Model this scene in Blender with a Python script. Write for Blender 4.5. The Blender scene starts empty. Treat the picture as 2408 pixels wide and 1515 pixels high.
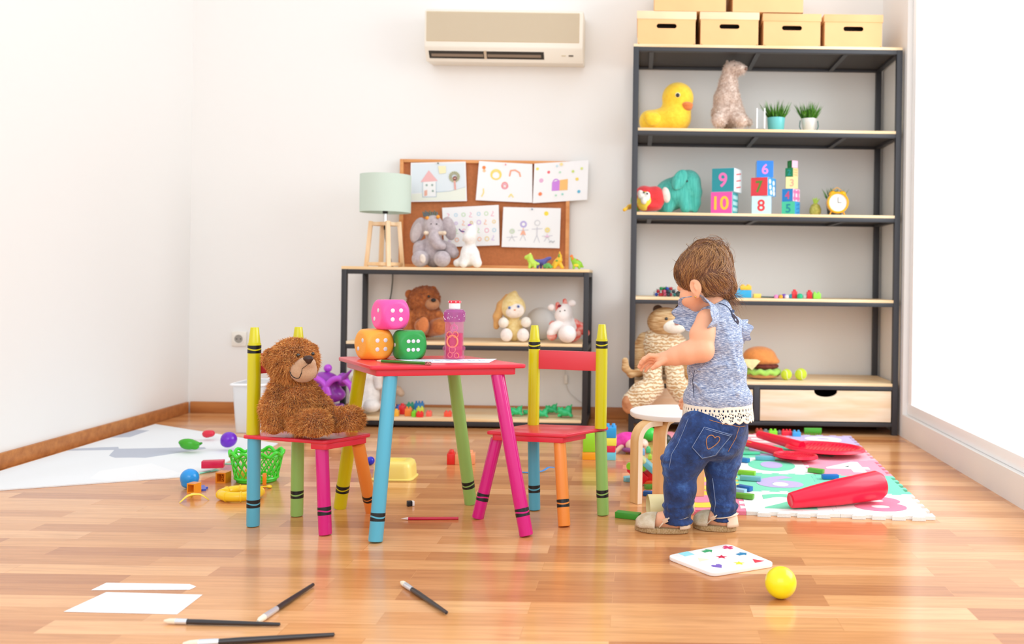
import bpy, bmesh, math, random
import numpy as np
from mathutils import Vector, Matrix, Euler

# ------------------------------------------------------------------ camera, world, lights
FPX = 2150.0; PU, PV = 1500.0, 654.0; CAMH = 0.688; ROLL = 0.014
scene = bpy.context.scene
cam_d = bpy.data.cameras.new('camera'); cam = bpy.data.objects.new('camera', cam_d)
scene.collection.objects.link(cam); scene.camera = cam
cam.matrix_world = Matrix.Translation((0, 0, CAMH)) @ Matrix.Rotation(math.pi/2, 4, 'X') @ Matrix.Rotation(ROLL, 4, 'Z')
cam_d.sensor_width = 36.0; cam_d.sensor_fit = 'HORIZONTAL'
cam_d.lens = FPX/2408*36.0
cam_d.shift_x = -(PU-1204)/2408; cam_d.shift_y = -(757.5-PV)/2408
cam_d.clip_start = .05
cam_d.dof.use_dof = True; cam_d.dof.focus_distance = 2.45; cam_d.dof.aperture_fstop = 3.2

w = bpy.data.worlds.new('daylight'); scene.world = w; w.use_nodes = True
bg = w.node_tree.nodes['Background']; bg.inputs[0].default_value = (.96, .98, 1.0, 1); bg.inputs[1].default_value = 1.25

def area(name, loc, target, sx, sy, power, col):
    l = bpy.data.lights.new(name, 'AREA'); l.shape = 'RECTANGLE'; l.size = sx; l.size_y = sy; l.energy = power; l.color = col
    o = bpy.data.objects.new(name, l); scene.collection.objects.link(o); o.location = loc
    o.rotation_euler = (Vector(target)-Vector(loc)).to_track_quat('-Z', 'Y').to_euler(); return o
area('window_daylight', (2.3, 2.9, 1.75), (-.8, 3.0, .3), 2.6, 1.9, 80, (.90, .96, 1.0))
area('front_fill', (-.5, -1.5, 2.3), (-.4, 4.2, .9), 3.0, 2.0, 44, (.985, .985, .97))  # added fill from behind the camera, brightens the shelves and back wall
scene.view_settings.view_transform = 'Standard'; scene.view_settings.look = 'None'
scene.view_settings.gamma = 1.0; scene.view_settings.use_curve_mapping = False
scene.view_settings.exposure = -0.06

# ------------------------------------------------------------------ image <-> room
def P(u, v, Y):
    du, dv = u-PU, v-PV; c, s = math.cos(ROLL), math.sin(ROLL)
    tx = du*c+dv*s; ty = -du*s+dv*c
    return Vector((tx*Y/FPX, Y, CAMH-ty*Y/FPX))
def Fz(u, v, z=0.0):
    du, dv = u-PU, v-PV; c, s = math.cos(ROLL), math.sin(ROLL)
    tx = du*c+dv*s; ty = -du*s+dv*c
    Y = (CAMH-z)*FPX/ty
    return Vector((tx*Y/FPX, Y, z))

# ------------------------------------------------------------------ materials
def lin(c):
    if isinstance(c, str):
        c = c.lstrip('#'); c = [int(c[i:i+2], 16)/255 for i in (0, 2, 4)]
    return tuple(x/12.92 if x <= .04045 else ((x+.055)/1.055)**2.4 for x in c)
MATS = {}
def mat(name, col, rough=.5, noise=0, nscale=30, bump=0, bscale=200, metal=0, coat=0, trans=0, sheen=0, sub=0, col2=None, stretch=None, ior=1.45, alpha=1, emit=0, detail=3):
    if name in MATS: return MATS[name]
    m = bpy.data.materials.new(name); m.use_nodes = True; nt = m.node_tree; b = nt.nodes['Principled BSDF']
    c = lin(col); b.inputs['Base Color'].default_value = (*c, 1); b.inputs['Roughness'].default_value = rough
    b.inputs['Metallic'].default_value = metal; b.inputs['Coat Weight'].default_value = coat
    b.inputs['Transmission Weight'].default_value = trans; b.inputs['IOR'].default_value = ior; b.inputs['Alpha'].default_value = alpha
    if sheen: b.inputs['Sheen Weight'].default_value = sheen; b.inputs['Sheen Roughness'].default_value = .4
    if sub:
        b.inputs['Subsurface Weight'].default_value = sub; b.inputs['Subsurface Radius'].default_value = (1, .35, .2); b.inputs['Subsurface Scale'].default_value = .012
    tc = nt.nodes.new('ShaderNodeTexCoord'); src = tc.outputs['Object']
    if stretch:
        mp = nt.nodes.new('ShaderNodeMapping'); mp.inputs['Scale'].default_value = stretch; nt.links.new(src, mp.inputs[0]); src = mp.outputs[0]
    if noise or col2 is not None:
        n = nt.nodes.new('ShaderNodeTexNoise'); n.inputs['Scale'].default_value = nscale; n.inputs['Detail'].default_value = detail
        nt.links.new(src, n.inputs['Vector'])
        r = nt.nodes.new('ShaderNodeValToRGB'); r.color_ramp.elements[0].position = .35; r.color_ramp.elements[1].position = .65
        c2 = lin(col2) if col2 is not None else tuple(x*(1-noise) for x in c)
        r.color_ramp.elements[0].color = (*c2, 1); r.color_ramp.elements[1].color = (*c, 1)
        nt.links.new(n.outputs['Fac'], r.inputs[0]); nt.links.new(r.outputs[0], b.inputs['Base Color'])
    if bump:
        n2 = nt.nodes.new('ShaderNodeTexNoise'); n2.inputs['Scale'].default_value = bscale; n2.inputs['Detail'].default_value = 2
        nt.links.new(src, n2.inputs['Vector'])
        bp = nt.nodes.new('ShaderNodeBump'); bp.inputs['Strength'].default_value = bump; bp.inputs['Distance'].default_value = .003
        nt.links.new(n2.outputs['Fac'], bp.inputs['Height']); nt.links.new(bp.outputs[0], b.inputs['Normal'])
    MATS[name] = m; return m
def plastic(col, rough=.3): return mat('plastic_'+col.lstrip('#'), col, rough, coat=.2)
def plush(col, col2=None, **k): return mat('plush_'+col.lstrip('#')+(col2 or ''), col, .9, col2=col2, noise=.12, nscale=60, bump=.8, bscale=260, sheen=.4, **k)
def pwood(name, c1, c2, axis='X', rough=.5):
    st = {'X': (1.5, 14, 14), 'Y': (14, 1.5, 14), 'Z': (14, 14, 1.5)}[axis]
    return mat(name, c1, rough, col2=c2, nscale=2.2, stretch=st, bump=.1, bscale=8, detail=6)

# ------------------------------------------------------------------ mesh builder
COL = scene.collection
def frame_to(a, b):
    a = Vector(a); b = Vector(b); q = (b-a).to_track_quat('Z', 'Y'); return Matrix.Translation(a) @ q.to_matrix().to_4x4()
def R3(rx=0, ry=0, rz=0): return Euler((math.radians(rx), math.radians(ry), math.radians(rz))).to_matrix().to_4x4()
class G:
    def __init__(s): s.bm = bmesh.new(); s.mi = 0; s.mats = []
    def _m(s, M, vs):
        if M is not None: bmesh.ops.transform(s.bm, matrix=M, verts=vs)
    def _f(s, fs):
        for f in fs: f.material_index = s.mi
    def use(s, m):
        if m not in s.mats: s.mats.append(m)
        s.mi = s.mats.index(m); return s
    def box(s, c, d, M=None, bev=0, seg=2):
        r = bmesh.ops.create_cube(s.bm, size=1); vs = r['verts']
        bmesh.ops.scale(s.bm, vec=d, verts=vs)
        if bev:
            es = list({e for v in vs for e in v.link_edges})
            o = bmesh.ops.bevel(s.bm, geom=es, offset=bev, segments=seg, profile=.5, affect='EDGES'); vs = list({v for f in o['faces'] for v in f.verts} | {v for v in vs if v.is_valid})
            # gather the whole island
            seen = set(vs); st = list(vs)
            while st:
                v = st.pop()
                for e in v.link_edges:
                    x = e.other_vert(v)
                    if x not in seen: seen.add(x); st.append(x)
            vs = list(seen)
        T = Matrix.Translation(Vector(c)) @ (M if M is not None else Matrix())
        s._m(T, vs); s._f({f for v in vs for f in v.link_faces}); return s
    def rev(s, prof, M=None, n=24, cap=True):
        """surface of revolution about local Z; prof = [(r,z)...]"""
        rings = []; new = []
        for r, z in prof:
            if r <= 1e-6:
                v = s.bm.verts.new((0, 0, z)); rings.append([v]); new.append(v)
            else:
                ring = [s.bm.verts.new((r*math.cos(2*math.pi*i/n), r*math.sin(2*math.pi*i/n), z)) for i in range(n)]; rings.append(ring); new += ring
        fs = []
        for a, b in zip(rings, rings[1:]):
            for i in range(n):
                j = (i+1) % n
                if len(a) == 1 and len(b) == 1: continue
                if len(a) == 1: fs.append(s.bm.faces.new((a[0], b[j], b[i])))
                elif len(b) == 1: fs.append(s.bm.faces.new((a[i], a[j], b[0])))
                else: fs.append(s.bm.faces.new((a[i], a[j], b[j], b[i])))
        if cap:
            if len(rings[0]) > 1: fs.append(s.bm.faces.new(rings[0][::-1]))
            if len(rings[-1]) > 1: fs.append(s.bm.faces.new(rings[-1]))
        s._m(M, new); s._f(fs); return s
    def cyl(s, a, b, ra, rb=None, n=20, bev=0):
        rb = ra if rb is None else rb; L = (Vector(b)-Vector(a)).length
        pr = [(ra, 0), (rb, L)]
        if bev: pr = [(ra-bev, 0), (ra-.3*bev, .3*bev), (ra, bev), (rb, L-bev), (rb-.3*bev, L-.3*bev), (rb-bev, L)]
        return s.rev(pr, frame_to(a, b), n)
    def sph(s, c, r, M=None, n=20):
        r = (r, r, r) if not hasattr(r, '__len__') else r
        o = bmesh.ops.create_uvsphere(s.bm, u_segments=n, v_segments=max(6, n*2//3), radius=1); vs = o['verts']
        bmesh.ops.scale(s.bm, vec=r, verts=vs)
        s._m(Matrix.Translation(Vector(c)) @ (M if M is not None else Matrix()), vs); s._f({f for v in vs for f in v.link_faces}); return s
    def tube(s, pts, r, n=8, closed=False, flat=1.0, up=None):
        pts = [Vector(p) for p in pts]; N = len(pts); rings = []
        rs = r if hasattr(r, '__len__') else [r]*N
        prev = Vector(up) if up is not None else None
        for i, p in enumerate(pts):
            if closed: t = pts[(i+1) % N]-pts[i-1]
            else: t = pts[min(i+1, N-1)]-pts[max(i-1, 0)]
            t.normalize()
            if prev is None: prev = Vector((0, 0, 1)) if abs(t.z) < .9 else Vector((1, 0, 0))
            x = prev-t*prev.dot(t)
            if x.length < 1e-6: x = t.orthogonal()
            x.normalize(); y = t.cross(x)
            if up is None: prev = x
            rings.append([s.bm.verts.new(p+(x*math.cos(2*math.pi*k/n)*flat+y*math.sin(2*math.pi*k/n))*rs[i]) for k in range(n)])
        fs = []
        M_ = N if closed else N-1
        for i in range(M_):
            a, b = rings[i], rings[(i+1) % N]
            for k in range(n): fs.append(s.bm.faces.new((a[k], a[(k+1) % n], b[(k+1) % n], b[k])))
        if not closed: fs += [s.bm.faces.new(rings[0][::-1]), s.bm.faces.new(rings[-1])]
        s._f(fs); return s
    def prism(s, poly, t, M=None, bev=0, seg=2):
        """poly in local XY, thickness t along local Z (from 0 to t)"""
        vs = [s.bm.verts.new((x, y, 0)) for x, y in poly]; f = s.bm.faces.new(vs)
        if f.calc_area() and f.normal.z > 0: f.normal_flip()
        f.normal_update()
        o = bmesh.ops.extrude_face_region(s.bm, geom=[f]); nv = [v for v in o['geom'] if isinstance(v, bmesh.types.BMVert)]
        bmesh.ops.translate(s.bm, vec=(0, 0, t), verts=nv)
        allv = vs+nv
        if bev:
            top = [e for e in {e for v in allv for e in v.link_edges} if abs(e.verts[0].co.z-e.verts[1].co.z) < 1e-7]
            o = bmesh.ops.bevel(s.bm, geom=top, offset=bev, segments=seg, profile=.5, affect='EDGES')
            seen = set(v for v in allv if v.is_valid); seen |= {v for f2 in o['faces'] for v in f2.verts}; st = list(seen)
            while st:
                v = st.pop()
                for e in v.link_edges:
                    x = e.other_vert(v)
                    if x not in seen: seen.add(x); st.append(x)
            allv = list(seen)
        s._m(M, allv); s._f({f for v in allv for f in v.link_faces}); return s
    def raw(s, V, F_):
        vs = [s.bm.verts.new(v) for v in V]; s._f([s.bm.faces.new([vs[i] for i in f]) for f in F_]); return s
    def obj(s, name, m=None, parent=None, ang=40):
        bmesh.ops.recalc_face_normals(s.bm, faces=s.bm.faces[:])
        me = bpy.data.meshes.new(name); s.bm.to_mesh(me); s.bm.free()
        return link(name, me, s.mats or [m], parent, ang)
def wloc(o):
    l = Vector((0, 0, 0))
    while o is not None: l += o.location; o = o.parent
    return l
def link(name, me, ms, parent=None, ang=40, base=None):
    if not isinstance(ms, (list, tuple)): ms = [ms]
    for m in ms: me.materials.append(m)
    me.polygons.foreach_set('use_smooth', [True]*len(me.polygons))
    if ang < 180: me.set_sharp_from_angle(angle=math.radians(ang))
    o = bpy.data.objects.new(name, me); COL.objects.link(o)
    if parent is not None:
        o.parent = parent; me.transform(Matrix.Translation(-wloc(parent)))
    else:   # single-mesh thing: origin at its base
        co = np.empty(len(me.vertices)*3, dtype=np.float32); me.vertices.foreach_get('co', co); co = co.reshape(-1, 3)
        c = (co.min(0)+co.max(0))/2; base = Vector((float(c[0]), float(c[1]), float(co[:, 2].min())))
        me.transform(Matrix.Translation(-base)); o.location = base
    return o
def thing(name, label, cat, loc, group=None):
    o = bpy.data.objects.new(name, None); COL.objects.link(o); o.location = loc; o.empty_display_size = .05
    return tag(o, label, cat, group)
def tag(o, label, cat, group=None, kind=None):
    if label: o['label'] = label
    if cat: o['category'] = cat
    if group: o['group'] = group
    if kind: o['kind'] = kind
    return o
def plabel(o, t): o['label'] = t; return o
def struct(o): o['kind'] = 'structure'; return o
def copy_tree(o, parent=None):
    c = o.copy(); COL.objects.link(c)
    if parent is not None: c.parent = parent
    for ch in list(o.children): copy_tree(ch, c)
    return c
def arrmesh(name, V, F_):
    me = bpy.data.meshes.new(name); V = np.asarray(V, dtype=np.float32); F_ = np.asarray(F_, dtype=np.int32); k = F_.shape[1]
    me.vertices.add(len(V)); me.vertices.foreach_set('co', V.ravel())
    me.loops.add(F_.size); me.loops.foreach_set('vertex_index', F_.ravel())
    me.polygons.add(len(F_)); me.polygons.foreach_set('loop_start', np.arange(0, F_.size, k, dtype=np.int32))
    me.update(calc_edges=True); me.validate(); return me

# ------------------------------------------------------------------ smooth solids (distance fields meshed by surface nets)
class S:
    def __init__(s, h=.004, k=.01): s.h = h; s.k = k; s.p = []
    def ell(s, c, r, M=None, k=None, sub=False):
        r = (r, r, r) if not hasattr(r, '__len__') else r
        s.p.append(('e', Vector(c), tuple(r), M, s.k if k is None else k, sub)); return s
    def cap(s, a, b, ra, rb=None, k=None, sub=False):
        s.p.append(('c', Vector(a), Vector(b), (ra, ra if rb is None else rb), s.k if k is None else k, sub)); return s
    def chain(s, pts, rs, k=None):
        for i in range(len(pts)-1): s.cap(pts[i], pts[i+1], rs[i], rs[i+1], k)
        return s
    def mesh(s, name='solid'):
        h = s.h; lo = np.full(3, 1e9); hi = -lo; bb = []
        for p in s.p:
            if p[0] == 'e':
                R = max(p[2]) if p[3] is not None else None
                ext = np.array([R]*3 if R else p[2]); a = np.array(p[1])-ext; b = np.array(p[1])+ext
                if p[3] is not None:
                    m3 = np.array(p[3].to_3x3()); e2 = np.sqrt(((m3*np.array(p[2]))**2).sum(1)); a = np.array(p[1])-e2; b = np.array(p[1])+e2
            else:
                r = max(p[3]); a = np.minimum(p[1], p[2])-r; b = np.maximum(p[1], p[2])+r
            bb.append((a, b))
            if not p[5]: lo = np.minimum(lo, a); hi = np.maximum(hi, b)
        lo = lo-4*h; hi = hi+4*h; n = np.ceil((hi-lo)/h).astype(int)+1
        f = np.full(tuple(n), 1.0, dtype=np.float32)
        ax = [lo[i]+h*np.arange(n[i]) for i in range(3)]
        for p, (a, b) in zip(s.p, bb):
            k = p[4]; pad = k+3*h
            i0 = np.maximum(((a-pad-lo)/h).astype(int), 0); i1 = np.minimum(((b+pad-lo)/h).astype(int)+2, n)
            if (i1 <= i0).any(): continue
            X = ax[0][i0[0]:i1[0], None, None]; Y = ax[1][None, i0[1]:i1[1], None]; Z = ax[2][None, None, i0[2]:i1[2]]
            if p[0] == 'e':
                x, y, z = X-p[1].x, Y-p[1].y, Z-p[1].z
                if p[3] is not None:
                    m = p[3].to_3x3().transposed()
                    x, y, z = m[0][0]*x+m[0][1]*y+m[0][2]*z, m[1][0]*x+m[1][1]*y+m[1][2]*z, m[2][0]*x+m[2][1]*y+m[2][2]*z
                rx, ry, rz = p[2]
                k0 = np.sqrt((x/rx)**2+(y/ry)**2+(z/rz)**2); k1 = np.sqrt((x/rx**2)**2+(y/ry**2)**2+(z/rz**2)**2)+1e-9
                d = k0*(k0-1)/k1
            else:
                A, B = p[1], p[2]; ab = B-A; L2 = ab.length_squared+1e-12
                t = np.clip(((X-A.x)*ab.x+(Y-A.y)*ab.y+(Z-A.z)*ab.z)/L2, 0, 1)
                d = np.sqrt((X-A.x-t*ab.x)**2+(Y-A.y-t*ab.y)**2+(Z-A.z-t*ab.z)**2)-(p[3][0]+(p[3][1]-p[3][0])*t)
            sl = (slice(i0[0], i1[0]), slice(i0[1], i1[1]), slice(i0[2], i1[2])); o = f[sl]
            kk = max(k, 1e-6)
            if p[5]:
                q = np.clip(kk-np.abs(o+d), 0, None)/kk; f[sl] = np.maximum(o, -d)+q*q*kk*.25
            else:
                q = np.clip(kk-np.abs(o-d), 0, None)/kk; f[sl] = np.minimum(o, d)-q*q*kk*.25
        g = f < 0
        c = g[:-1, :-1, :-1].astype(np.int8)
        tot = np.zeros(c.shape, dtype=np.int8)
        for dx in (0, 1):
            for dy in (0, 1):
                for dz in (0, 1): tot += g[dx:g.shape[0]-1+dx, dy:g.shape[1]-1+dy, dz:g.shape[2]-1+dz]
        act = np.argwhere((tot > 0) & (tot < 8)); N = len(act)
        pos = np.zeros((N, 3)); cnt = np.zeros(N)
        cor = [(0, 0, 0), (1, 0, 0), (0, 1, 0), (1, 1, 0), (0, 0, 1), (1, 0, 1), (0, 1, 1), (1, 1, 1)]
        for e0, e1 in ((0, 1), (2, 3), (4, 5), (6, 7), (0, 2), (1, 3), (4, 6), (5, 7), (0, 4), (1, 5), (2, 6), (3, 7)):
            c0, c1 = np.array(cor[e0]), np.array(cor[e1]); q0 = act+c0; q1 = act+c1
            v0 = f[q0[:, 0], q0[:, 1], q0[:, 2]]; v1 = f[q1[:, 0], q1[:, 1], q1[:, 2]]
            m = (v0 < 0) != (v1 < 0); t = np.where(m, v0/(v0-v1+1e-12), 0)
            t = np.clip(t, 0, 1); pos += np.where(m[:, None], c0+(c1-c0)*t[:, None], 0); cnt += m
        V = lo+(act+pos/cnt[:, None])*h
        idx = np.full(c.shape, -1, dtype=np.int32); idx[act[:, 0], act[:, 1], act[:, 2]] = np.arange(N)
        Q = []
        for a in range(3):
            s0 = [slice(None)]*3; s1 = [slice(None)]*3; s0[a] = slice(0, -1); s1[a] = slice(1, None)
            ch = g[tuple(s0)] != g[tuple(s1)]; e = np.argwhere(ch); ins = g[tuple(s0)][ch]
            b_, c_ = (a+1) % 3, (a+2) % 3
            ok = (e[:, b_] > 0) & (e[:, c_] > 0) & (e[:, b_] < g.shape[b_]-1) & (e[:, c_] < g.shape[c_]-1); e = e[ok]; ins = ins[ok]
            def at(db, dc):
                q = e.copy(); q[:, b_] += db; q[:, c_] += dc; return idx[q[:, 0], q[:, 1], q[:, 2]]
            q = np.stack([at(-1, -1), at(0, -1), at(0, 0), at(-1, 0)], 1)
            q[~ins] = q[~ins][:, ::-1]; Q.append(q)
        Q = np.concatenate(Q)
        Q = Q[(Q >= 0).all(1)]
        s.V, s.F = V, Q
        return arrmesh(name, V, Q)
    def obj(s, name, m, parent=None): return link(name, s.mesh(name), m, parent, 180)

def strands(name, V, Q, m, parent, n, length, width, lay=(0, 0, -1), layk=.6, seed=1, jitter=.5, mask=None, curl=.5):
    """short tapered tufts standing on a surface"""
    rng = np.random.default_rng(seed); V = np.asarray(V, dtype=np.float64)
    T = np.concatenate([Q[:, [0, 1, 2]], Q[:, [0, 2, 3]]]); a, b, c = V[T[:, 0]], V[T[:, 1]], V[T[:, 2]]
    nr = np.cross(b-a, c-a); ar = np.linalg.norm(nr, axis=1)+1e-15; nr = nr/ar[:, None]
    pr = ar.copy()
    if mask is not None: pr = pr*mask((a+b+c)/3)
    pr /= pr.sum(); i = rng.choice(len(T), n, p=pr); r1 = np.sqrt(rng.random(n)); r2 = rng.random(n)
    p = a[i]*(1-r1)[:, None]+b[i]*(r1*(1-r2))[:, None]+c[i]*(r1*r2)[:, None]; N = nr[i]
    L = length*(.6+.8*rng.random(n)); d = N+np.array(lay)*layk+rng.normal(0, jitter, (n, 3))
    d /= np.linalg.norm(d, axis=1)[:, None]; dn = (d*N).sum(1); d = np.where((dn < .15)[:, None], d+N*.5, d)
    s = np.cross(d, rng.normal(0, 1, (n, 3))); s /= np.linalg.norm(s, axis=1)[:, None]+1e-9
    w_ = width*(.6+.8*rng.random(n)); bend = np.array(lay)*curl+rng.normal(0, .35, (n, 3))
    p0 = p-N*length*.15; p1 = p+d*L[:, None]*.5; p2 = p+d*L[:, None]*.9+bend*L[:, None]*.35
    VV = np.stack([p0-s*w_[:, None], p0+s*w_[:, None], p1-s*w_[:, None]*.75, p1+s*w_[:, None]*.75, p2], 1).reshape(-1, 3)
    b0 = (np.arange(n)*5)[:, None]
    FF = np.concatenate([b0+np.array([[0, 1, 3]]), b0+np.array([[0, 3, 2]]), b0+np.array([[2, 3, 4]])])
    o = link(name, arrmesh(name, VV, FF), m, parent, 180); return o

class Toy:
    """builds a soft toy around a depth plane: coordinates in photo pixels, depth offset d (pixels, + = away)"""
    def __init__(s, Y): s.Y = Y; s.s = Y/FPX
    def p(s, u, v, d=0):
        return P(u, v, s.Y+d*s.s)
    def r(s, *a): return tuple(x*s.s for x in a) if len(a) > 1 else a[0]*s.s
    def rot(s, deg): return Matrix.Rotation(math.radians(deg), 4, 'Y')   # + turns the top towards the right
# ------------------------------------------------------------------ room
WY = 4.47; WXL = -2.19; WXR = 1.18
def node_floor():
    m = bpy.data.materials.new('oak_parquet'); m.use_nodes = True; nt = m.node_tree; L = nt.links.new; b = nt.nodes['Principled BSDF']
    tc = nt.nodes.new('ShaderNodeTexCoord')
    br = nt.nodes.new('ShaderNodeTexBrick'); br.offset = .37; br.offset_frequency = 2; br.squash = 1
    br.inputs['Color1'].default_value = (0, 0, 0, 1); br.inputs['Color2'].default_value = (1, 1, 1, 1); br.inputs['Mortar'].default_value = (.35, .35, .35, 1)
    br.inputs['Scale'].default_value = 1; br.inputs['Mortar Size'].default_value = .0006; br.inputs['Mortar Smooth'].default_value = .1
    br.inputs['Brick Width'].default_value = .46; br.inputs['Row Height'].default_value = .068; br.inputs['Bias'].default_value = 0
    L(tc.outputs['Object'], br.inputs['Vector'])
    # row shift so that the ends do not line up
    mp = nt.nodes.new('ShaderNodeMapping'); mp.inputs['Scale'].default_value = (1.6, 26, 1); L(tc.outputs['Object'], mp.inputs[0])
    add = nt.nodes.new('ShaderNodeVectorMath'); add.operation = 'MULTIPLY_ADD'; add.inputs[1].default_value = (9, 5, 3)
    L(br.outputs['Color'], add.inputs[0]); L(mp.outputs[0], add.inputs[2])
    n = nt.nodes.new('ShaderNodeTexNoise'); n.inputs['Scale'].default_value = 2.6; n.inputs['Detail'].default_value = 8; n.inputs['Roughness'].default_value = .62; n.inputs['Distortion'].default_value = .6
    L(add.outputs[0], n.inputs['Vector'])
    r1 = nt.nodes.new('ShaderNodeValToRGB'); e = r1.color_ramp.elements
    e[0].position = 0; e[0].color = (*lin('#c07c4a'), 1); e[1].position = 1; e[1].color = (*lin('#f3b983'), 1)
    x = e.new(.35); x.color = (*lin('#da985f'), 1); x = e.new(.7); x.color = (*lin('#e5a56a'), 1)
    L(br.outputs['Color'], r1.inputs[0])
    r2 = nt.nodes.new('ShaderNodeValToRGB'); r2.color_ramp.elements[0].position = .3; r2.color_ramp.elements[0].color = (.72, .66, .6, 1); r2.color_ramp.elements[1].position = .62; r2.color_ramp.elements[1].color = (1, 1, 1, 1)
    L(n.outputs['Fac'], r2.inputs[0])
    mx = nt.nodes.new('ShaderNodeMix'); mx.data_type = 'RGBA'; mx.blend_type = 'MULTIPLY'; mx.inputs[0].default_value = .85
    L(r1.outputs[0], mx.inputs[6]); L(r2.outputs[0], mx.inputs[7]); L(mx.outputs[2], b.inputs['Base Color'])
    b.inputs['Roughness'].default_value = .22; b.inputs['Specular IOR Level'].default_value = .5; b.inputs['Coat Weight'].default_value = .25; b.inputs['Coat Roughness'].default_value = .12
    bp = nt.nodes.new('ShaderNodeBump'); bp.inputs['Strength'].default_value = .06; bp.inputs['Distance'].default_value = .002
    L(n.outputs['Fac'], bp.inputs['Height']); L(bp.outputs[0], b.inputs['Normal']); return m
Mwall = mat('wall_paint', '#eeece9', .75, bump=.03, bscale=60)
Mwin = mat('white_lacquer', '#ffffff', .35)
struct(G().box(((WXL+WXR)/2, 2.0, -.05), (WXR-WXL+.2, 5.0, .1)).obj('floor', node_floor()))
struct(G().box(((WXL+WXR)/2, WY+.05, 1.35), (WXR-WXL+.2, .1, 2.7)).obj('wall_back', Mwall))
struct(G().box((WXL-.05, 2.9, 1.35), (.1, 3.3, 2.7)).obj('wall_left', Mwall))
g = G()   # right wall with one large window opening
g.box((WXR+.05, 4.3, 1.35), (.1, .5, 2.7)); g.box((WXR+.05, 2.65, .05), (.1, 2.8, .1)); g.box((WXR+.05, 2.65, 2.6), (.1, 2.8, .2))
struct(g.obj('wall_right', Mwall))
g = G()
for z in (.125, 2.475): g.box((WXR+.05, 2.65, z), (.06, 2.8, .05), bev=.004)
for y in (1.28, 2.65, 4.02): g.box((WXR+.05, y, 1.3), (.056, .05, 2.31), bev=.004)
wn = g.obj('window_1', Mwin); struct(wn)
gl = G().box((WXR+.05, 1.965, 1.3), (.004, 1.3, 2.3)).box((WXR+.05, 3.335, 1.3), (.004, 1.3, 2.3)).obj('window_glass', None, wn)
mg = bpy.data.materials.new('clear_glass'); mg.use_nodes = True; nt = mg.node_tree; nt.nodes.clear()
o_ = nt.nodes.new('ShaderNodeOutputMaterial'); t_ = nt.nodes.new('ShaderNodeBsdfTransparent'); g_ = nt.nodes.new('ShaderNodeBsdfGlossy'); g_.inputs['Roughness'].default_value = .02
x_ = nt.nodes.new('ShaderNodeMixShader'); x_.inputs[0].default_value = .05
nt.links.new(t_.outputs[0], x_.inputs[1]); nt.links.new(g_.outputs[0], x_.inputs[2]); nt.links.new(x_.outputs[0], o_.inputs[0])
gl.data.materials[0] = mg
Mbase = pwood('baseboard_oak', '#c68248', '#ad6b38')
struct(G().box(((WXL+WXR)/2, WY-.007, .0275), (WXR-WXL-.03, .014, .055), bev=.003).obj('baseboard_back', Mbase))
struct(G().box((WXL+.007, 2.9, .0275), (.014, 3.1, .055), bev=.003).obj('baseboard_left', Mbase))

# wall outlet
o = P(564, 797, WY); z = o.z
t = thing('wall_outlet', 'white square wall socket on the left of the back wall', 'outlet', (o.x, WY, z-.04))
g = G().box((o.x, WY-.006, z), (.072, .012, .072), bev=.004); g.obj('cover_plate', mat('outlet_white', '#efe9df', .4), t)
g = G().rev([(.026, 0), (.026, .004), (.021, .0045), (.0195, -.002)], frame_to((o.x, WY-.012, z), (o.x, WY-1, z)), 32, cap=False)
g.obj('socket_ring', MATS['outlet_white'], t)
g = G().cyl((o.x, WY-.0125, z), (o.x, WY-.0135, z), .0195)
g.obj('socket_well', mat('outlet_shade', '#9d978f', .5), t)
g = G()
for dx in (-.0095, .0095): g.cyl((o.x+dx, WY-.0134, z), (o.x+dx, WY-.0142, z), .003, n=12)
g.obj('pin_holes', mat('near_black', '#1d1b1c', .5), t)

# ------------------------------------------------------------------ air conditioner
def PR(poly, Y, t):   # pixel polygon -> XZ prism of thickness t from Y-t to Y
    return [P(u, v, Y) for u, v in poly]
t0 = P(1187, 150, WY); t = thing('air_conditioner', 'cream wall mounted air conditioning unit high on the back wall', 'air conditioner', (t0.x, WY, t0.z))
Mac = mat('ac_cream', '#efe8da', .45); Mac2 = mat('ac_grille', '#dccdb4', .55); Mdk = mat('ac_dark', '#35302a', .6); Mlv = mat('ac_louver', '#8d7a68', .5)
YF = WY-.165; s = YF/FPX
X0, X1 = P(999, 20, YF).x, P(1372, 25, YF).x
zq = lambda v, Y: P(1187, v, Y).z
ZT = zq(23, YF); zB, zC, zD = zq(114, YF-.004), zq(147, YF+.045), zq(156, WY)
Mt = Matrix(((0, 0, 1, X0), (1, 0, 0, 0), (0, 1, 0, 0), (0, 0, 0, 1)))   # local x->Y, y->Z, z->X
prof = [(WY, ZT+.004), (YF+.02, ZT+.004), (YF, ZT-.010), (YF-.004, zB+.01), (YF-.001, zB), (YF+.045, zC), (YF+.06, zC+.001), (WY, zD)]
G().prism([(a, b) for a, b in prof], X1-X0, Mt, bev=.006).obj('housing', Mac, t)
g = G(); zg0, zg1 = zq(30, YF-.003), zq(98, YF-.004); nb = 26
for i in range(nb):
    z = zg0+(zg1-zg0)*(i+.5)/nb; g.box(((X0+X1)/2-.004, YF-.0045, z), (X1-X0-.032, .006, (zg0-zg1)/nb*.62))
g.obj('front_grille', Mac2, t)
G().box(((X0+X1)/2-.004, YF-.003, (zg0+zg1)/2), (X1-X0-.028, .003, zg0-zg1+.004)).obj('grille_backing', mat('ac_back', '#cdb994', .6), t)
an = math.atan2(.046, zB-zC); Mr = Matrix.Rotation(an, 4, 'X')
yc = YF+.0225; zc = (zB+zC)/2+.002
G().box((X0+.29, yc, zc), (.545, .006, .040), Mr, bev=.002).obj('air_outlet', Mdk, t)
for k, (xa, xb) in enumerate(((.03, .275), (.295, .548))):
    G().box((X0+(xa+xb)/2, yc-.003, zc-.004), (xb-xa, .004, .013), Mr).obj('louver', Mlv, t)
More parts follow.
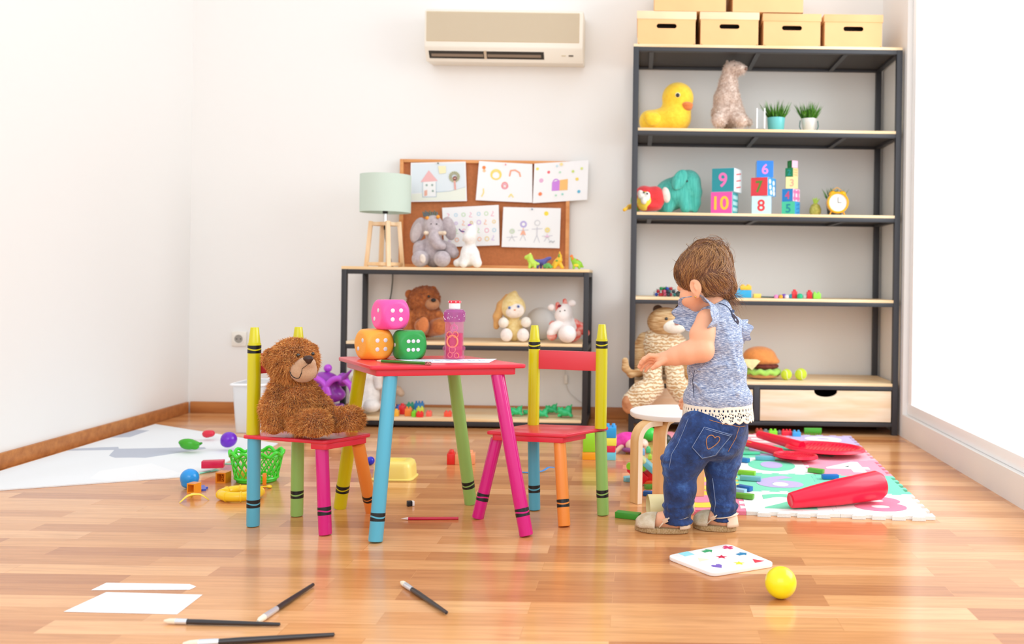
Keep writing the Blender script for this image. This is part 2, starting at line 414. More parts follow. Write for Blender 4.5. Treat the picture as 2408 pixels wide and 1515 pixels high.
G().box((X0+.285, yc-.004, zc), (.012, .008, .040), Mr).obj('louver_divider', mat('ac_div', '#c9b49a', .5), t)
G().box((X0+.690, yc-.003, zc), (.022, .003, .008), Mr, bev=.001).obj('indicator_display', mat('ac_disp', '#6d665c', .4), t)
G().box((X0+.655, yc-.003, zc), (.02, .002, .004), Mr).obj('badge', mat('ac_badge', '#cfc3a4', .4), t)

# ------------------------------------------------------------------ shelving unit
Mst = mat('black_steel', '#3a3b40', .45); Mstd = mat('steel_underside', '#3b3634', .6); Mpine = pwood('pine', '#f8e2bd', '#efcb98')
Mpine2 = pwood('pine_drawer', '#f8e8d0', '#efd2ac')
SY0, SY1 = 4.08, WY-.015; TB = .025
XL = P(1492, 400, SY0).x; XR = WXR-.012
SZ = [1.734, 1.360, .983, .6045, .231]
t = thing('shelving_unit', 'tall black steel shelving unit with pine shelves along the right of the back wall', 'shelving unit', ((XL+XR)/2, (SY0+SY1)/2, 0))
g = G()
xs0, xs1 = XL-.012, XR
for x in (xs0+TB/2, xs1-TB/2):
    for y in (SY0+TB/2, SY1-TB/2): g.box((x, y, SZ[0]/2-.006), (TB, TB, SZ[0]-.012), bev=.001)
for z in SZ:
    zz = z-.013-.009
    for y in (SY0+TB/2, SY1-TB/2): g.box(((xs0+xs1)/2, y, zz), (xs1-xs0-2*TB, .022, .018), bev=.001)
    for x in (xs0+TB/2, xs1-TB/2): g.box((x, (SY0+SY1)/2, zz), (.022, SY1-SY0-2*TB, .018), bev=.001)
g.obj('frame', Mst, t)
for z in SZ[:3]:
    for u in (1530, 1782, 1990): G().box((P(u, 300, SY0).x, (SY0+SY1)/2, z-.0255), (.02, SY1-SY0-.05, .012)).obj('cross_bar', Mst, t)
for i, z in enumerate(SZ):
    G().box(((xs0+xs1)/2, (SY0+SY1)/2, z-.0065), (xs1-xs0-(.002 if i == 0 else .004), SY1-SY0-(0 if i == 0 else .004), .013), bev=.001).obj('shelf_board', Mpine, t)
    if i < 3: G().box(((xs0+xs1)/2, (SY0+SY1)/2, z-.0165), (xs1-xs0-2*TB-.002, SY1-SY0-2*TB-.002, .006)).obj('shelf_underside', Mstd, t)
# drawer row
zb = .0377
g = G()
for y in (SY0+TB/2, SY1-TB/2): g.box(((xs0+xs1)/2, y, zb+.009), (xs1-xs0-2*TB-.001, .022, .018), bev=.001)
xdiv = P(1779, 950, SY0).x
g.box((xdiv, SY0+TB/2, (zb+SZ[4])/2), (.025, .024, SZ[4]-zb-.04), bev=.001)
g.obj('lower_frame', Mst, t)
def drawer(x0, x1):
    z0, z1 = zb+.021, SZ[4]-.034; n = 12; xc = (x0+x1)/2; R = .052
    poly = [(x0, z0), (x1, z0), (x1, z1)]
    for k in range(n+1):
        a = math.pi*k/n; poly.append((xc+R*math.cos(a), z1-.03*math.sin(a)**.8 if 0 < k < n else z1))
    poly.append((x0, z1))
    Mx = Matrix(((1, 0, 0, 0), (0, 0, 1, SY0+.004), (0, 1, 0, 0), (0, 0, 0, 1)))
    d = G().prism(poly, .016, Mx, bev=.0015).obj('drawer', Mpine2, t)
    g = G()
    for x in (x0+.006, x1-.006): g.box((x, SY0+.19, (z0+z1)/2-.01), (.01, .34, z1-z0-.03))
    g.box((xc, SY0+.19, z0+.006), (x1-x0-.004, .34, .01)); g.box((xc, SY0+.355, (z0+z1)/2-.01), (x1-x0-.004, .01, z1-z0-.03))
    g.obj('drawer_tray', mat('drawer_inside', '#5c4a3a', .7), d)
    return d
drawer(xs0+TB+.004, xdiv-.0165); drawer(xdiv+.0165, XR-TB-.004)

# ------------------------------------------------------------------ console table on the left
CY0, CY1 = 4.11, WY-.02; cx0 = P(800, 800, CY0).x; cx1 = P(1384, 800, CY0).x-.002; CZ = [.723, .3865, .0438]
t = thing('console_shelf', 'low black steel console shelf with three pine boards under the corkboard', 'shelf', ((cx0+cx1)/2, (CY0+CY1)/2, 0))
g = G()
for x in (cx0+.0125, cx1-.0125):
    for y in (CY0+.0125, CY1-.0125): g.box((x, y, (CZ[0]-.013)/2), (.023, .023, CZ[0]-.013), bev=.001)
for z in CZ:
    zz = z-.013-.011
    for y in (CY0+.0125, CY1-.0125): g.box(((cx0+cx1)/2, y, zz), (cx1-cx0-.05, .021, .020), bev=.001)
    for x in (cx0+.0125, cx1-.0125): g.box((x, (CY0+CY1)/2, zz), (.021, CY1-CY0-.05, .020), bev=.001)
g.obj('frame', mat('console_steel', '#2f2e31', .45), t)
for i, z in enumerate(CZ):
    ins = 0 if i == 0 else .026
    G().box(((cx0+cx1)/2, (CY0+CY1)/2, z-.0065), (cx1-cx0-2*ins, CY1-CY0-(0 if i == 0 else .002), .013), bev=.001).obj('shelf_board' if i else 'top_board', Mpine, t)

# ------------------------------------------------------------------ crayon furniture
Mred = mat('red_lacquer', '#e02e44', .3, coat=.2); Mredd = mat('red_rail', '#e04450', .35)
CR = {'blue': mat('crayon_blue', '#55b2cf', .3, coat=.3), 'mag': mat('crayon_magenta', '#d4087f', .25, coat=.4), 'green': mat('crayon_green', '#93c167', .35, coat=.2),
      'yel': mat('crayon_yellow', '#d3cb0a', .3, coat=.3), 'ora': mat('crayon_orange', '#f0913c', .35, coat=.2)}
Mband = mat('crayon_band_black', '#141414', .35)
def rpoly(q, r, n=5):
    """round the corners of a convex polygon"""
    out = []; N = len(q)
    for i in range(N):
        p = Vector(q[i]); a = (Vector(q[i-1])-p).normalized(); b = (Vector(q[(i+1) % N])-p).normalized()
        ha = math.acos(max(-1, min(1, a.dot(b))))/2; L = r/math.tan(ha); p0 = p+a*L; p1 = p+b*L
        for k in range(n+1):
            t_ = k/n; out.append(tuple(p0*(1-t_)**2+p*2*t_*(1-t_)+p1*t_*t_))
    return out
def band(a, dirn, r, h, parent, phase):
    """two black printed bands with a wavy gap between them, wrapped round a crayon; a = centre point"""
    M = frame_to(Vector(a)-dirn*h/2, Vector(a)+dirn); n = 48; R = r+.0004
    g = G(); hh = h
    for lo, hi in ((lambda x: 0, lambda x: hh*.40+hh*.09*math.sin(2*x+phase)), (lambda x: hh*.60+hh*.09*math.sin(2*x+phase), lambda x: hh)):
        ring = []
        for i in range(n):
            x = 2*math.pi*i/n; c, s_ = math.cos(x), math.sin(x)
            ring.append([g.bm.verts.new(M @ Vector((q*c, q*s_, z))) for q, z in ((r-.0008, lo(x)), (R, lo(x)), (R, hi(x)), (r-.0008, hi(x)))])
        for i in range(n):
            A_, B_ = ring[i], ring[(i+1) % n]
            for k in range(4): g.bm.faces.new((A_[k], A_[(k+1) % 4], B_[(k+1) % 4], B_[k]))
    return g.obj('black_band', Mband, parent, 30)
def crayon_leg(root, a, b, r, col, bz, ph, name='leg'):
    a = Vector(a); b = Vector(b); d = (b-a).normalized(); L = (b-a).length
    # tilted foot still meets the floor
    o = G().rev([(0, 0), (r-.003, 0), (r-.001, .001), (r, .004), (r, L)], frame_to(a, b), 32).obj(name, CR[col], root)
    band(a+d*bz, d, r, .021, o, ph); return o
def crayon_post(root, a, ztop, r, ph):
    a = Vector(a); L = ztop-a.z
    pr = [(r, 0), (r, L-.046), (r*.97, L-.0455), (r*.97, L-.043), (r*.9, L-.0425), (r*.62, L-.001), (r*.58, L), (0, L)]
    o = G().rev(pr, Matrix.Translation(a), 32).obj('crayon_post', CR['yel'], root)
    band(a+Vector((0, 0, L-.059)), Vector((0, 0, 1)), r, .021, o, ph); return o
def slab(q, z0, z1, r, bev, name, parent, m=Mred):
    return G().prism(rpoly([(p.x, p.y) for p in q], r), z1-z0, Matrix.Translation((0, 0, z0)), bev=bev, seg=3).obj(name, m, parent, 50)
ZT_ = .45
FLc, Rc, Lc = Fz(872, 861, ZT_), Fz(1243, 857, ZT_), Fz(793, 839, ZT_); Bc = Fz(1092, 836, ZT_)
cen = (FLc+Rc+Lc+Bc)/4
t = thing('crayon_table', 'small red childrens table on four crayon shaped legs in the middle of the room', 'table', (cen.x, cen.y, 0))
q = [FLc, Rc, Bc, Lc]; slab(q, ZT_-.011, ZT_, .014, .003, 'tabletop', t)
def ins(q, f): c = sum(q, Vector())/len(q); return [c+(p-c)*f for p in q]
slab(ins(q, .9), ZT_-.029, ZT_-.0112, .012, .002, 'apron', t)
def bl(c, a, b, s_, t__): return c+(a-c)*s_+(b-c)*t__
for foot, (c, a, b), col, ph in (((883, 1280), (FLc, Rc, Lc), 'blue', 0), ((1238, 1266), (Rc, FLc, Bc), 'mag', 2.2), ((1107, 1190), (Bc, Lc, Rc), 'green', 1), ((799, 1200), (Lc, Bc, FLc), 'yel', 3)):
    top = bl(c, a, b, .15, .12); top.z = ZT_-.0295; f = Fz(foot[0], foot[1]-4); f.z = .002
    crayon_leg(t, f, top, .0185, col, .062, ph)

def chair(label, L, F_, R_, B_, posts, ztop, fronts, zs=.25, tops=None):
    c = (L+F_+R_+B_)/4
    t = thing('crayon_chair', label, 'chair', (c.x, c.y, 0), 'crayon chairs at the red table'); q = [L, F_, R_, B_]
    slab(q, zs-.010, zs, .012, .003, 'seat', t)
    # apron under the front half
    aL, aB = L+(F_-L)*.18, B_+(R_-B_)*.18
    if tops == 'left': aL, aB = F_+(L-F_)*.20, R_+(B_-R_)*.62; qa = [aL, F_, R_, aB]; 
    else: qa = [L, F_, F_+(R_-F_)*.62, L+(B_-L)*.62]
    slab(ins(qa, .88), zs-.026, zs-.0102, .008, .0015, 'apron', t)
    return t
zs = .25
L, F_, R_ = Fz(566, 1023, zs), Fz(763, 1037, zs), Fz(877, 1019, zs); B_ = L+R_-F_
tl = chair('red crayon chair on the left with the brown teddy bear sitting on it', L, F_, R_, B_, None, None, None, zs, 'left')
p1 = Fz(595, 1238); p2 = Fz(698, 1214)
for (a, col, ph, v) in ((p1, 'blue', 0, 770), (p2, 'green', 1.4, 769)):
    a.z = .001; b = Vector((a.x, a.y, zs-.0102)); crayon_leg(tl, a, b, .0172, col, .062, ph)
for (u, a, ph, v) in ((597, p1, .5, 770), (700, p2, .5, 769)):
    x = P(u, 900, a.y).x; crayon_post(tl, (x, a.y, zs+.0001), P(u, v, a.y).z, .0172, ph)
x1, x2 = P(597, 900, p1.y).x, P(700, 900, p2.y).x
za, zb_ = P(600, 880, p1.y).z, P(600, 832, p1.y).z
def rail(t, a, b, z0, z1):
    a = Vector(a); b = Vector(b); d = (b-a).normalized(); ang = math.atan2(d.y, d.x)
    G().box((a+b)/2+Vector((0, 0, (z0+z1)/2)), ((b-a).length-.028, .013, z1-z0), Matrix.Rotation(ang, 4, 'Z'), bev=.002).obj('backrest', Mredd, t)
rail(tl, (x1, p1.y, 0), (x2, p2.y, 0), za, zb_)
for f, top, col, ph in (((765, 1262), (757, 2.432), 'mag', 1), ((874, 1208), (842, 2.505), 'ora', 2)):
    a = Fz(f[0], f[1]-3); a.z = .001; b = P(top[0], 1045, top[1]); b.z = zs-.0262; crayon_leg(tl, a, b, .0172, col, .062, ph)
L, F_, R_, B_ = Fz(1138, 1014, zs), Fz(1331, 1022, zs), Fz(1437, 1003, zs), Fz(1243, 997, zs)
tr = chair('empty red crayon chair at the right end of the red table', L, F_, R_, B_, None, None, None, zs, 'right')
p1 = Fz(1257, 1200); p2 = Fz(1418, 1212)
for a, col, ph, u, v in ((p1, 'blue', 2.6, 1250, 765), (p2, 'green', 3.3, 1409, 763)):
    a.z = .001; xm = P((a.x*FPX/a.y+PU+u)/2, 1000, a.y).x; b = Vector((P(u+3, 1003, a.y).x, a.y+.012, zs-.0102)); crayon_leg(tr, a, b, .0172, col, .062, ph)
    crayon_post(tr, (b.x, b.y, zs+.0001), P(u, v, b.y).z, .0172, 1.7); 
    if u == 1250: q1 = b.copy()
    else: q2 = b.copy()
rail(tr, (q1.x, q1.y, 0), (q2.x, q2.y, 0), P(1330, 868, q1.y).z, P(1330, 824, q1.y).z)
for f, top, col, ph in (((1123, 1223), (1168, 2.607), 'mag', 1), ((1327, 1242), (1316, 2.575), 'ora', 2)):
    a = Fz(f[0], f[1]-3); a.z = .001; b = P(top[0], 1045, top[1]); b.z = zs-.0262; crayon_leg(tr, a, b, .0172, col, .062, ph)
# ------------------------------------------------------------------ helpers for toys
def tree(o):
    yield o
    for c in o.children: yield from tree(c)
def rest(o, z):
    """set a finished thing down on the height z"""
    lo = 1e9
    for c in tree(o):
        if c.type == 'MESH':
            n = len(c.data.vertices); co = np.empty(n*3, dtype=np.float32); c.data.vertices.foreach_get('co', co); co = co.reshape(-1, 3)
            R = Matrix()
            q = c; M = Matrix()
            while q is not None: M = q.matrix_basis @ M; q = q.parent
            r = np.array(M.to_3x3())[2]; lo = min(lo, float((co @ r).min())+M.translation.z)
    o.location.z += z-lo+.0004; return o
def sdfobj(s, name, m, parent=None): return s.obj(name, m, parent)
def unproj(p): return p
Mblk = mat('near_black', '#1d1b1c', .5); Meye = mat('button_eye', '#15110f', .1, coat=.8)
Mwhp = plush('#f6f3f0')

# ------------------------------------------------------------------ cardboard boxes on the shelving unit
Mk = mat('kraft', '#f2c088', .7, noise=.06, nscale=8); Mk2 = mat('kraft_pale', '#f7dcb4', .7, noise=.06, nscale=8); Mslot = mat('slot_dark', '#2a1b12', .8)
def kbox(u0, u1, vt, vl, vb, Y, lidm, label, z, hole=True, depth=.33):
    a = P(u0, vb, Y); b = P(u1, vb, Y); s_ = Y/FPX; h = (vb-vt)*s_; hl = (vl-vt)*s_
    x0, x1 = a.x, b.x; t = thing('cardboard_box', label, 'box', ((x0+x1)/2, Y+depth/2, z), 'cardboard boxes on top of the shelving unit'); xc = (x0+x1)/2; wd = x1-x0
    Mx = Matrix(((1, 0, 0, xc), (0, 0, 1, Y+.002), (0, 1, 0, z), (0, 0, 0, 1)))
    g = G()
    W, H = wd/2-.004, h-.003
    hz, hw, hh = (h-hl)*.74, .045, .0105
    if hole:   # front panel with a rounded hand hole
        n = 48; R_ = []
        for q in range(n):
            a_ = 2*math.pi*q/n+.001; c, s2 = math.cos(a_), math.sin(a_)
            ex = (hw-hh)*(1 if c > 0 else -1) if abs(c) > .02 else 0
            hx, hzz = ex+hh*c, hh*s2
            m_ = max(abs(c)/W, abs(s2)/((H-hz) if s2 > 0 else hz)); ox, oz = c/m_, s2/m_
            R_.append([g.bm.verts.new((xc+x_, y_, z+hz+z_)) for x_, z_, y_ in ((ox, oz, Y+.001), (hx, hzz, Y+.001), (hx, hzz, Y+.005), (ox, oz, Y+.005))])
        for q in range(n):
            A_, B_ = R_[q], R_[(q+1) % n]
            for e_ in range(4): g.bm.faces.new((A_[e_], A_[(e_+1) % 4], B_[(e_+1) % 4], B_[e_]))
    else: g.box((xc, Y+.003, z+H/2), (2*W, .004, H))
    for sx in (-1, 1): g.box((xc+sx*(W-.002), Y+depth/2, z+H/2), (.004, depth-.004, H))
    g.box((xc, Y+depth-.003, z+H/2), (2*W, .004, H)); g.box((xc, Y+depth/2, z+.002), (2*W, depth-.006, .004))
    g.obj('carton', Mk, t)
    if hole: G().box((xc, Y+.05, z+hz), (.12, .002, .04)).obj('hole_shade', Mslot, t)  # dark sheet behind the hand hole, stands in for the shade inside
    G().box((xc, Y+depth/2, z+h-hl/2), (wd, depth+.004, hl), bev=.0015).obj('lid', lidm, t)
    return t
Yb = 4.10
kbox(1497, 1637, 22, 41, 102, Yb, Mk2, 'cardboard box with pale lid at the left end of the lower row', SZ[0]+.0005)
kbox(1645, 1785, 24, 42, 104, Yb, Mk2, 'cardboard box with pale lid second from the left in the lower row', SZ[0]+.0005)
kbox(1793, 1931, 28, 46, 106, Yb, Mk, 'cardboard box with a tan lid third in the lower row on the shelving unit', SZ[0]+.0005)
kbox(1937, 2076, 30, 48, 108, Yb, Mk, 'cardboard box at the right edge of the photo in the lower row', SZ[0]+.0005)
zl = SZ[0]+80*Yb/FPX
kbox(1537, 1709, -78, -60, 20, Yb-.005, Mk2, 'wide cardboard box at the left of the upper row', zl+.0005, False)
kbox(1721, 1891, -76, -58, 22, Yb-.005, Mk, 'wide cardboard box at the right of the upper row', zl+.0005, False)

# ------------------------------------------------------------------ shelf 2: duck, llama, acrylic stand, plants
T = Toy(4.24); Z = SZ[1]+.0005
t = thing('duck_plush', 'big yellow plush duck with orange beak on the second shelf', 'stuffed toy', (*T.p(1565, 300).xy, Z))
Md = plush('#ffd940', '#fdca34')
s = S(.0045, .03)
s.ell(T.p(1583, 270), T.r(42, 42, 34)).ell(T.p(1540, 276), T.r(33, 36, 27)).ell(T.p(1594, 221, -4), T.r(37, 36, 37)).ell(T.p(1594, 252), T.r(26, 26, 20)).ell(T.p(1521, 275), T.r(14, 20, 20))
s.obj('body', Md, t)
S(.004, .015).ell(T.p(1536, 270, -34), T.r(18, 9, 16), T.rot(-20)).ell(T.p(1524, 262, -32), T.r(10, 8, 9)).obj('wing', Md, t)
S(.003, .008).ell(T.p(1616, 237, -26), T.r(14, 16, 7)).ell(T.p(1616, 244, -24), T.r(12, 13, 6)).obj('beak', plush('#e8874a'), t)
g = G().sph(T.p(1594, 214, -39), T.r(5)); g.obj('eye', Meye, t)
g = G().sph(T.p(1594, 214, -36.5), (T.r(7.5), T.r(5), T.r(7.5))); g.obj('eye_ring', mat('eye_white', '#f2e7c0', .4), t)
rest(t, Z)

t = thing('llama_plush', 'beige curly plush llama sitting in the middle of the second shelf', 'stuffed toy', (*T.p(1712, 300).xy, Z))
Ml = plush('#eedbcd', '#d6bcab')
s = S(.004, .022); T.Y = 4.22
s.ell(T.p(1713, 277, 8), T.r(36, 36, 26)).chain([T.p(1712, 270), T.p(1710, 240), T.p(1712, 205), T.p(1716, 178, -6)], T.r(34, 27, 18, 15)).ell(T.p(1724, 168, -8), T.r(18, 17, 15)).ell(T.p(1740, 170, -16), T.r(14, 14, 10))
s.cap(T.p(1700, 280, -20), T.p(1690, 292, -45), *T.r(18, 14)).cap(T.p(1726, 280, -20), T.p(1742, 292, -44), *T.r(18, 14)).cap(T.p(1745, 290, -5), T.p(1760, 296, -10), *T.r(12, 8))
b = s.obj('body', Ml, t)
strands('wool', s.V, s.F, Ml, t, 9000, .011, .0011, jitter=.8, curl=.9)
for u, d in ((1711, -2), (1727, 6)): S(.003, .006).cap(T.p(u, 160, d), T.p(u-1, 152, d), *T.r(5, 3)).obj('ear', Ml, t)
S(.003).ell(T.p(1754, 170, -24), T.r(4, 4, 4)).obj('nose', mat('nose_tan', '#8a6a5c', .6), t)
S(.003).ell(T.p(1727, 163, -25), T.r(2.6)).obj('eye', Meye, t)
rest(t, Z)

a = P(1778, 303, 4.14); b = P(1799, 303, 4.14)
Macr = mat('acrylic', '#f4f8fa', .05, trans=.9, ior=1.3)
t = thing('acrylic_stand', 'small clear acrylic stand to the left of the teal plant pot', 'photo stand', ((a.x+b.x)/2, 4.14, Z))
g = G().box(((a.x+b.x)/2, 4.14, Z+.005), (b.x-a.x, .03, .01), bev=.001).box(((a.x+b.x)/2, 4.145, Z+.056), (b.x-a.x-.008, .004, .09)); g.obj('clear_panel', Macr, t)
for x in (a.x+.003, b.x-.003): G().box((x, 4.14, Z+.057), (.006, .012, .094), bev=.001).obj('edge_post', mat('white_gloss', '#fbfbfa', .15, coat=.5), t)

def grass(name, c, r, h, n, m, parent, seed, spread=.35, w_=.0022):
    rng = random.Random(seed); V = []; F2 = []
    for i in range(n):
        a_ = rng.uniform(0, 2*math.pi); q = r*math.sqrt(rng.random()); p = Vector((c[0]+q*math.cos(a_), c[1]+q*math.sin(a_), c[2]))
        dr = Vector((math.cos(a_)*q/r*spread+rng.gauss(0, .12), math.sin(a_)*q/r*spread+rng.gauss(0, .12), 1)).normalized(); L = h*rng.uniform(.5, 1.05)
        sd = dr.cross(Vector((rng.gauss(0, 1), rng.gauss(0, 1), rng.gauss(0, 1)))).normalized(); out = Vector((dr.x, dr.y, 0))
        ps = [p+dr*L*t_+out*L*.5*t_*t_*spread*.5 for t_ in (0, .35, .7, 1)]; ws = [w_, w_, w_*.7, .0001]; k = len(V)
        for q_, ww in zip(ps, ws): V += [q_-sd*ww, q_+sd*ww]
        for j in range(3): F2.append((k+2*j, k+2*j+1, k+2*j+3, k+2*j+2))
    return tag(link(name, arrmesh(name, [tuple(v) for v in V], F2), m, parent, 180), None, None, kind='stuff' if parent is not None else None)
Mgr = mat('grass_green', '#5d9a26', .5, col2='#2f6418', nscale=60)
def pot(u0, u1, vt, vb, Y, taper, m, label, gtop, seed, rim=None, z=Z, gn=170):
    a = P(u0, vb, Y); b = P(u1, vb, Y); r = (b.x-a.x)/2; h = (vb-vt)*Y/FPX; c = ((a.x+b.x)/2, Y, z)
    t = thing('potted_grass', label, 'plant', c, 'potted grass on the shelving unit')
    pr = [(0, 0), (r*taper-.002, 0), (r*taper, .002), (r*.98, h*.93), (r, h), (r-.003, h), (r-.004, h-.006), (0, h-.006)]
    G().rev(pr, Matrix.Translation(c), 28, cap=False).obj('pot', m, t)
    if rim: rim(t, c, r, h)
    hg = (vt-gtop)*Y/FPX+.01
    grass('grass', (c[0], c[1], z+h-.006), r*.8, hg, gn, Mgr, t, seed, .5)
    return t
pot(1803, 1846, 267, 303, 4.2, .84, mat('teal_ceramic', '#6cc6c8', .3, coat=.3), 'grass in a teal pot on the second shelf', 228, 3)
def handles(t, c, r, h):
    for sx in (-1, 1):
        g = G().tube([Vector(c)+Vector((sx*(r+.003), 0, h*.9)), Vector(c)+Vector((sx*(r+.006), 0, h*.5)), Vector(c)+Vector((sx*(r*.75+.004), 0, h*.08))], .0022, 6)
        g.obj('handle', mat('dark_teal', '#2c6b66', .4), t)
pot(1883, 1921, 269, 304, 4.2, .66, mat('silver_bucket', '#e4e4e2', .25, metal=.3, coat=.3), 'grass in a small silver bucket right of the teal pot', 230, 5, handles)

# ------------------------------------------------------------------ shelf 3
Z = SZ[2]+.0005
T = Toy(4.27)
t = thing('elephant_plush', 'teal corduroy plush elephant in profile on the third shelf', 'stuffed toy', (*T.p(1600, 500).xy, Z))
Mte = mat('teal_corduroy', '#62d0c0', .9, col2='#48b8aa', nscale=3, stretch=(60, 60, 4), bump=.6, bscale=30, sheen=.3)
s = S(.0045, .02)
s.ell(T.p(1582, 458, 6), T.r(46, 36, 38), T.rot(-22)).ell(T.p(1612, 440), T.r(32, 30, 38)).ell(T.p(1625, 432, -8), T.r(20, 20, 28))
s.chain([T.p(1628, 430, -10), T.p(1637, 455, -14), T.p(1637, 480, -16), T.p(1634, 495, -18)], T.r(17, 12, 9, 8))
s.cap(T.p(1606, 465, -14), T.p(1612, 492, -22), *T.r(16, 12)).cap(T.p(1560, 470, -6), T.p(1568, 492, -14), *T.r(20, 15)).ell(T.p(1560, 485, 0), T.r(28, 24, 16))
s.obj('body', Mte, t)
S(.004, .01).ell(T.p(1598, 425, -32), T.r(16, 6, 26), T.rot(28)).cap(T.p(1592, 430, -34), T.p(1588, 445, -37), *T.r(8, 4)).obj('ear', Mte, t)
G().sph(T.p(1615, 428, -31), T.r(2.8)).obj('eye', Meye, t)
rest(t, Z)
T = Toy(4.17)
t = thing('parrot_plush', 'round red and yellow plush parrot at the left end of the third shelf', 'stuffed toy', (*T.p(1530, 500).xy, Z))
S(.004, .015).ell(T.p(1515, 470), T.r(26, 26, 30)).ell(T.p(1540, 469, 4), T.r(24, 24, 28)).ell(T.p(1530, 490, -2), T.r(24, 22, 9)).obj('body', plush('#e23a3e'), t)
S(.004).ell(T.p(1499, 476, 4), T.r(16, 18, 24)).obj('back', plush('#5fae3a'), t)
S(.004).ell(T.p(1515, 474, -10), T.r(19, 20, 25)).obj('face', plush('#f6df4e'), t)
S(.003, .006).ell(T.p(1507, 462, -26), T.r(8, 5, 12), T.rot(-15)).ell(T.p(1521, 466, -26), T.r(8, 5, 12), T.rot(10)).obj('eye_patch', plush('#f7f2e8'), t)
G().sph(T.p(1514, 456, -31), T.r(2.2)).sph(T.p(1522, 459, -31), T.r(2.2)).obj('eyes', Meye, t)
S(.003, .008).ell(T.p(1514, 475, -32), T.r(7, 7, 9)).obj('beak', plush('#f3f0e4'), t)
S(.004, .008).ell(T.p(1566, 462, -4), T.r(10, 8, 19), T.rot(-10)).obj('wing', plush('#f0e4da'), t)
S(.003, .01).chain([T.p(1494, 484, 2), T.p(1480, 490, -24), T.p(1468, 497, -48)], T.r(7, 5, 4)).obj('tail', plush('#f2bb2e'), t)
rest(t, Z)

def text_mesh(ch, size, ext=.0006, bold=.02):
    c = bpy.data.curves.new('t', 'FONT'); c.body = ch; c.size = size; c.extrude = ext; c.offset = bold*size; c.align_x = 'CENTER'; c.align_y = 'CENTER'; c.resolution_u = 4
    o = bpy.data.objects.new('t', c); me = bpy.data.meshes.new_from_object(o); bpy.data.objects.remove(o); bpy.data.curves.remove(c)
    co = np.array([v.co[:] for v in me.vertices]); m = (co.max(0)+co.min(0))/2; me.transform(Matrix.Translation((-m[0], -m[1], 0))); return me, (co.max(0)-co.min(0))
def ncube(u, v0, v1, Y, yaw, fc, num, nc, side, z, name, side_pat=None, size=None):
    """number block: front face (towards the room) and right face carry different prints"""
    a = (v1-v0)*Y/FPX if size is None else size; c = P(u, 450, Y); M = Matrix.Translation((c.x, Y, z+a/2)) @ Matrix.Rotation(math.radians(yaw), 4, 'Z')
    t = thing('number_block', name, 'toy block', (c.x, Y, z), 'number blocks stacked on the third shelf')
    g = G().use(mat('print_'+side, side, .5)).box((0, 0, 0), (a, a, a), bev=.002)
    g.bm.transform(M)
    g.obj('block', None, t)
    def panel(name, m, Mf, sc=.9):
        g = G().box((0, 0, 0), (a*sc, a*sc, .0006)); g.bm.transform(M @ Mf); return g.obj(name, m, t)
    Ff = Matrix.Translation((0, -a/2-.0002, 0)) @ Matrix.Rotation(math.pi/2, 4, 'X'); Fs = Matrix.Translation((a/2+.0002, 0, 0)) @ Matrix.Rotation(math.pi/2, 4, 'Z') @ Matrix.Rotation(math.pi/2, 4, 'X')
    fp = panel('front_print', mat('print_'+fc, fc, .45), Ff, .98)
    me, d = text_mesh(num, a*.82); k = a*.62/d[1]; kx = min(k, a*.72/d[0]); me.transform(M @ Ff @ Matrix.Translation((0, 0, .0008)) @ Matrix.Diagonal((kx, k, 1, 1)))
    n_ = link('numeral', me, mat('print_'+nc, nc, .5), fp, 30)
    if side_pat:
        sp = panel('side_print', mat('print_'+side_pat[0], side_pat[0], .45), Fs, .96)
        g = G(); kind = side_pat[2]
        if kind == 'stripes':
            for i in range(3): g.box((a*.05, a*(-.28+.28*i), .0006), (a*.6, a*.05, .0006), Matrix.Rotation(.15, 4, 'Z'))
        elif kind == 'dots':
            for i in range(-1, 2):
                for j in range(-1, 2): g.cyl((i*a*.27, j*a*.27, .0003), (i*a*.27, j*a*.27, .0010), a*.1, n=12)
        elif kind == 'clouds':
            for (x, y) in ((-.25, .28), (.2, .22), (-.2, -.02), (.22, -.08), (-.1, -.3), (.25, -.33)): g.cyl((x*a, y*a, .0003), (x*a, y*a, .001), a*.13, n=14)
        elif kind == 'check':
            for i in (-.25, .25): g.box((0, i*a, .0006), (a*.9, a*.2, .0006)); g.box((i*a, 0, .0007), (a*.2, a*.9, .0006))
        g.bm.transform(M @ Fs); g.obj('side_pattern', mat('print_'+side_pat[1], side_pat[1], .5), sp)
    return z+a
Yq = 4.2; nm = 'stacked block printed with the number '
z = ncube(1704, 448, 500, Yq, -21, '#ee58ad', '10', '#f6c93c', '#bfe3ee', Z, 'pink block with a yellow number ten at the bottom of the widest stack', ('#35a5ac', '#c9eef0', 'dots'))
z = ncube(1709, 391, 446, Yq, -25, '#2797a3', '9', '#f27cc0', '#cfe4f0', z, 'teal block with a pink number nine on top of the widest stack', ('#eef0ee', '#e0585c', 'stripes'))
z = ncube(1792, 458, 502, Yq, -12, '#c8ecec', '8', '#df3c46', '#d3e6f2', Z, 'pale blue block with a red number eight at the bottom of the middle stack', None)
z = ncube(1795, 412, 456, Yq, -34, '#ea4450', '7', '#5e9136', '#b9dbf4', z, 'red block with a green number seven in the middle stack', ('#46a3e0', '#f4fafd', 'clouds'), size=.085)
z = ncube(1797, 369, 408, Yq, -4, '#2c85e4', '6', '#f58fd6', '#a9cdf2', z, 'blue block with a pink number six on top of the middle stack', None)
z = ncube(1860, 475, 502, Yq, -30, '#4cc9a1', '5', '#1d8f9a', '#58b6de', Z, 'green block with a blue number five at the bottom of the narrow stack', ('#3f9fdc', '#2b70b8', 'stripes'), size=.064)
z = ncube(1860, 441, 474, Yq, -42, '#2d8ad0', '4', '#e05a86', '#f3b6d2', z, 'blue block with a red number four and a pink checked side in the narrow stack', ('#f8d3e4', '#ec78a8', 'check'), size=.058)
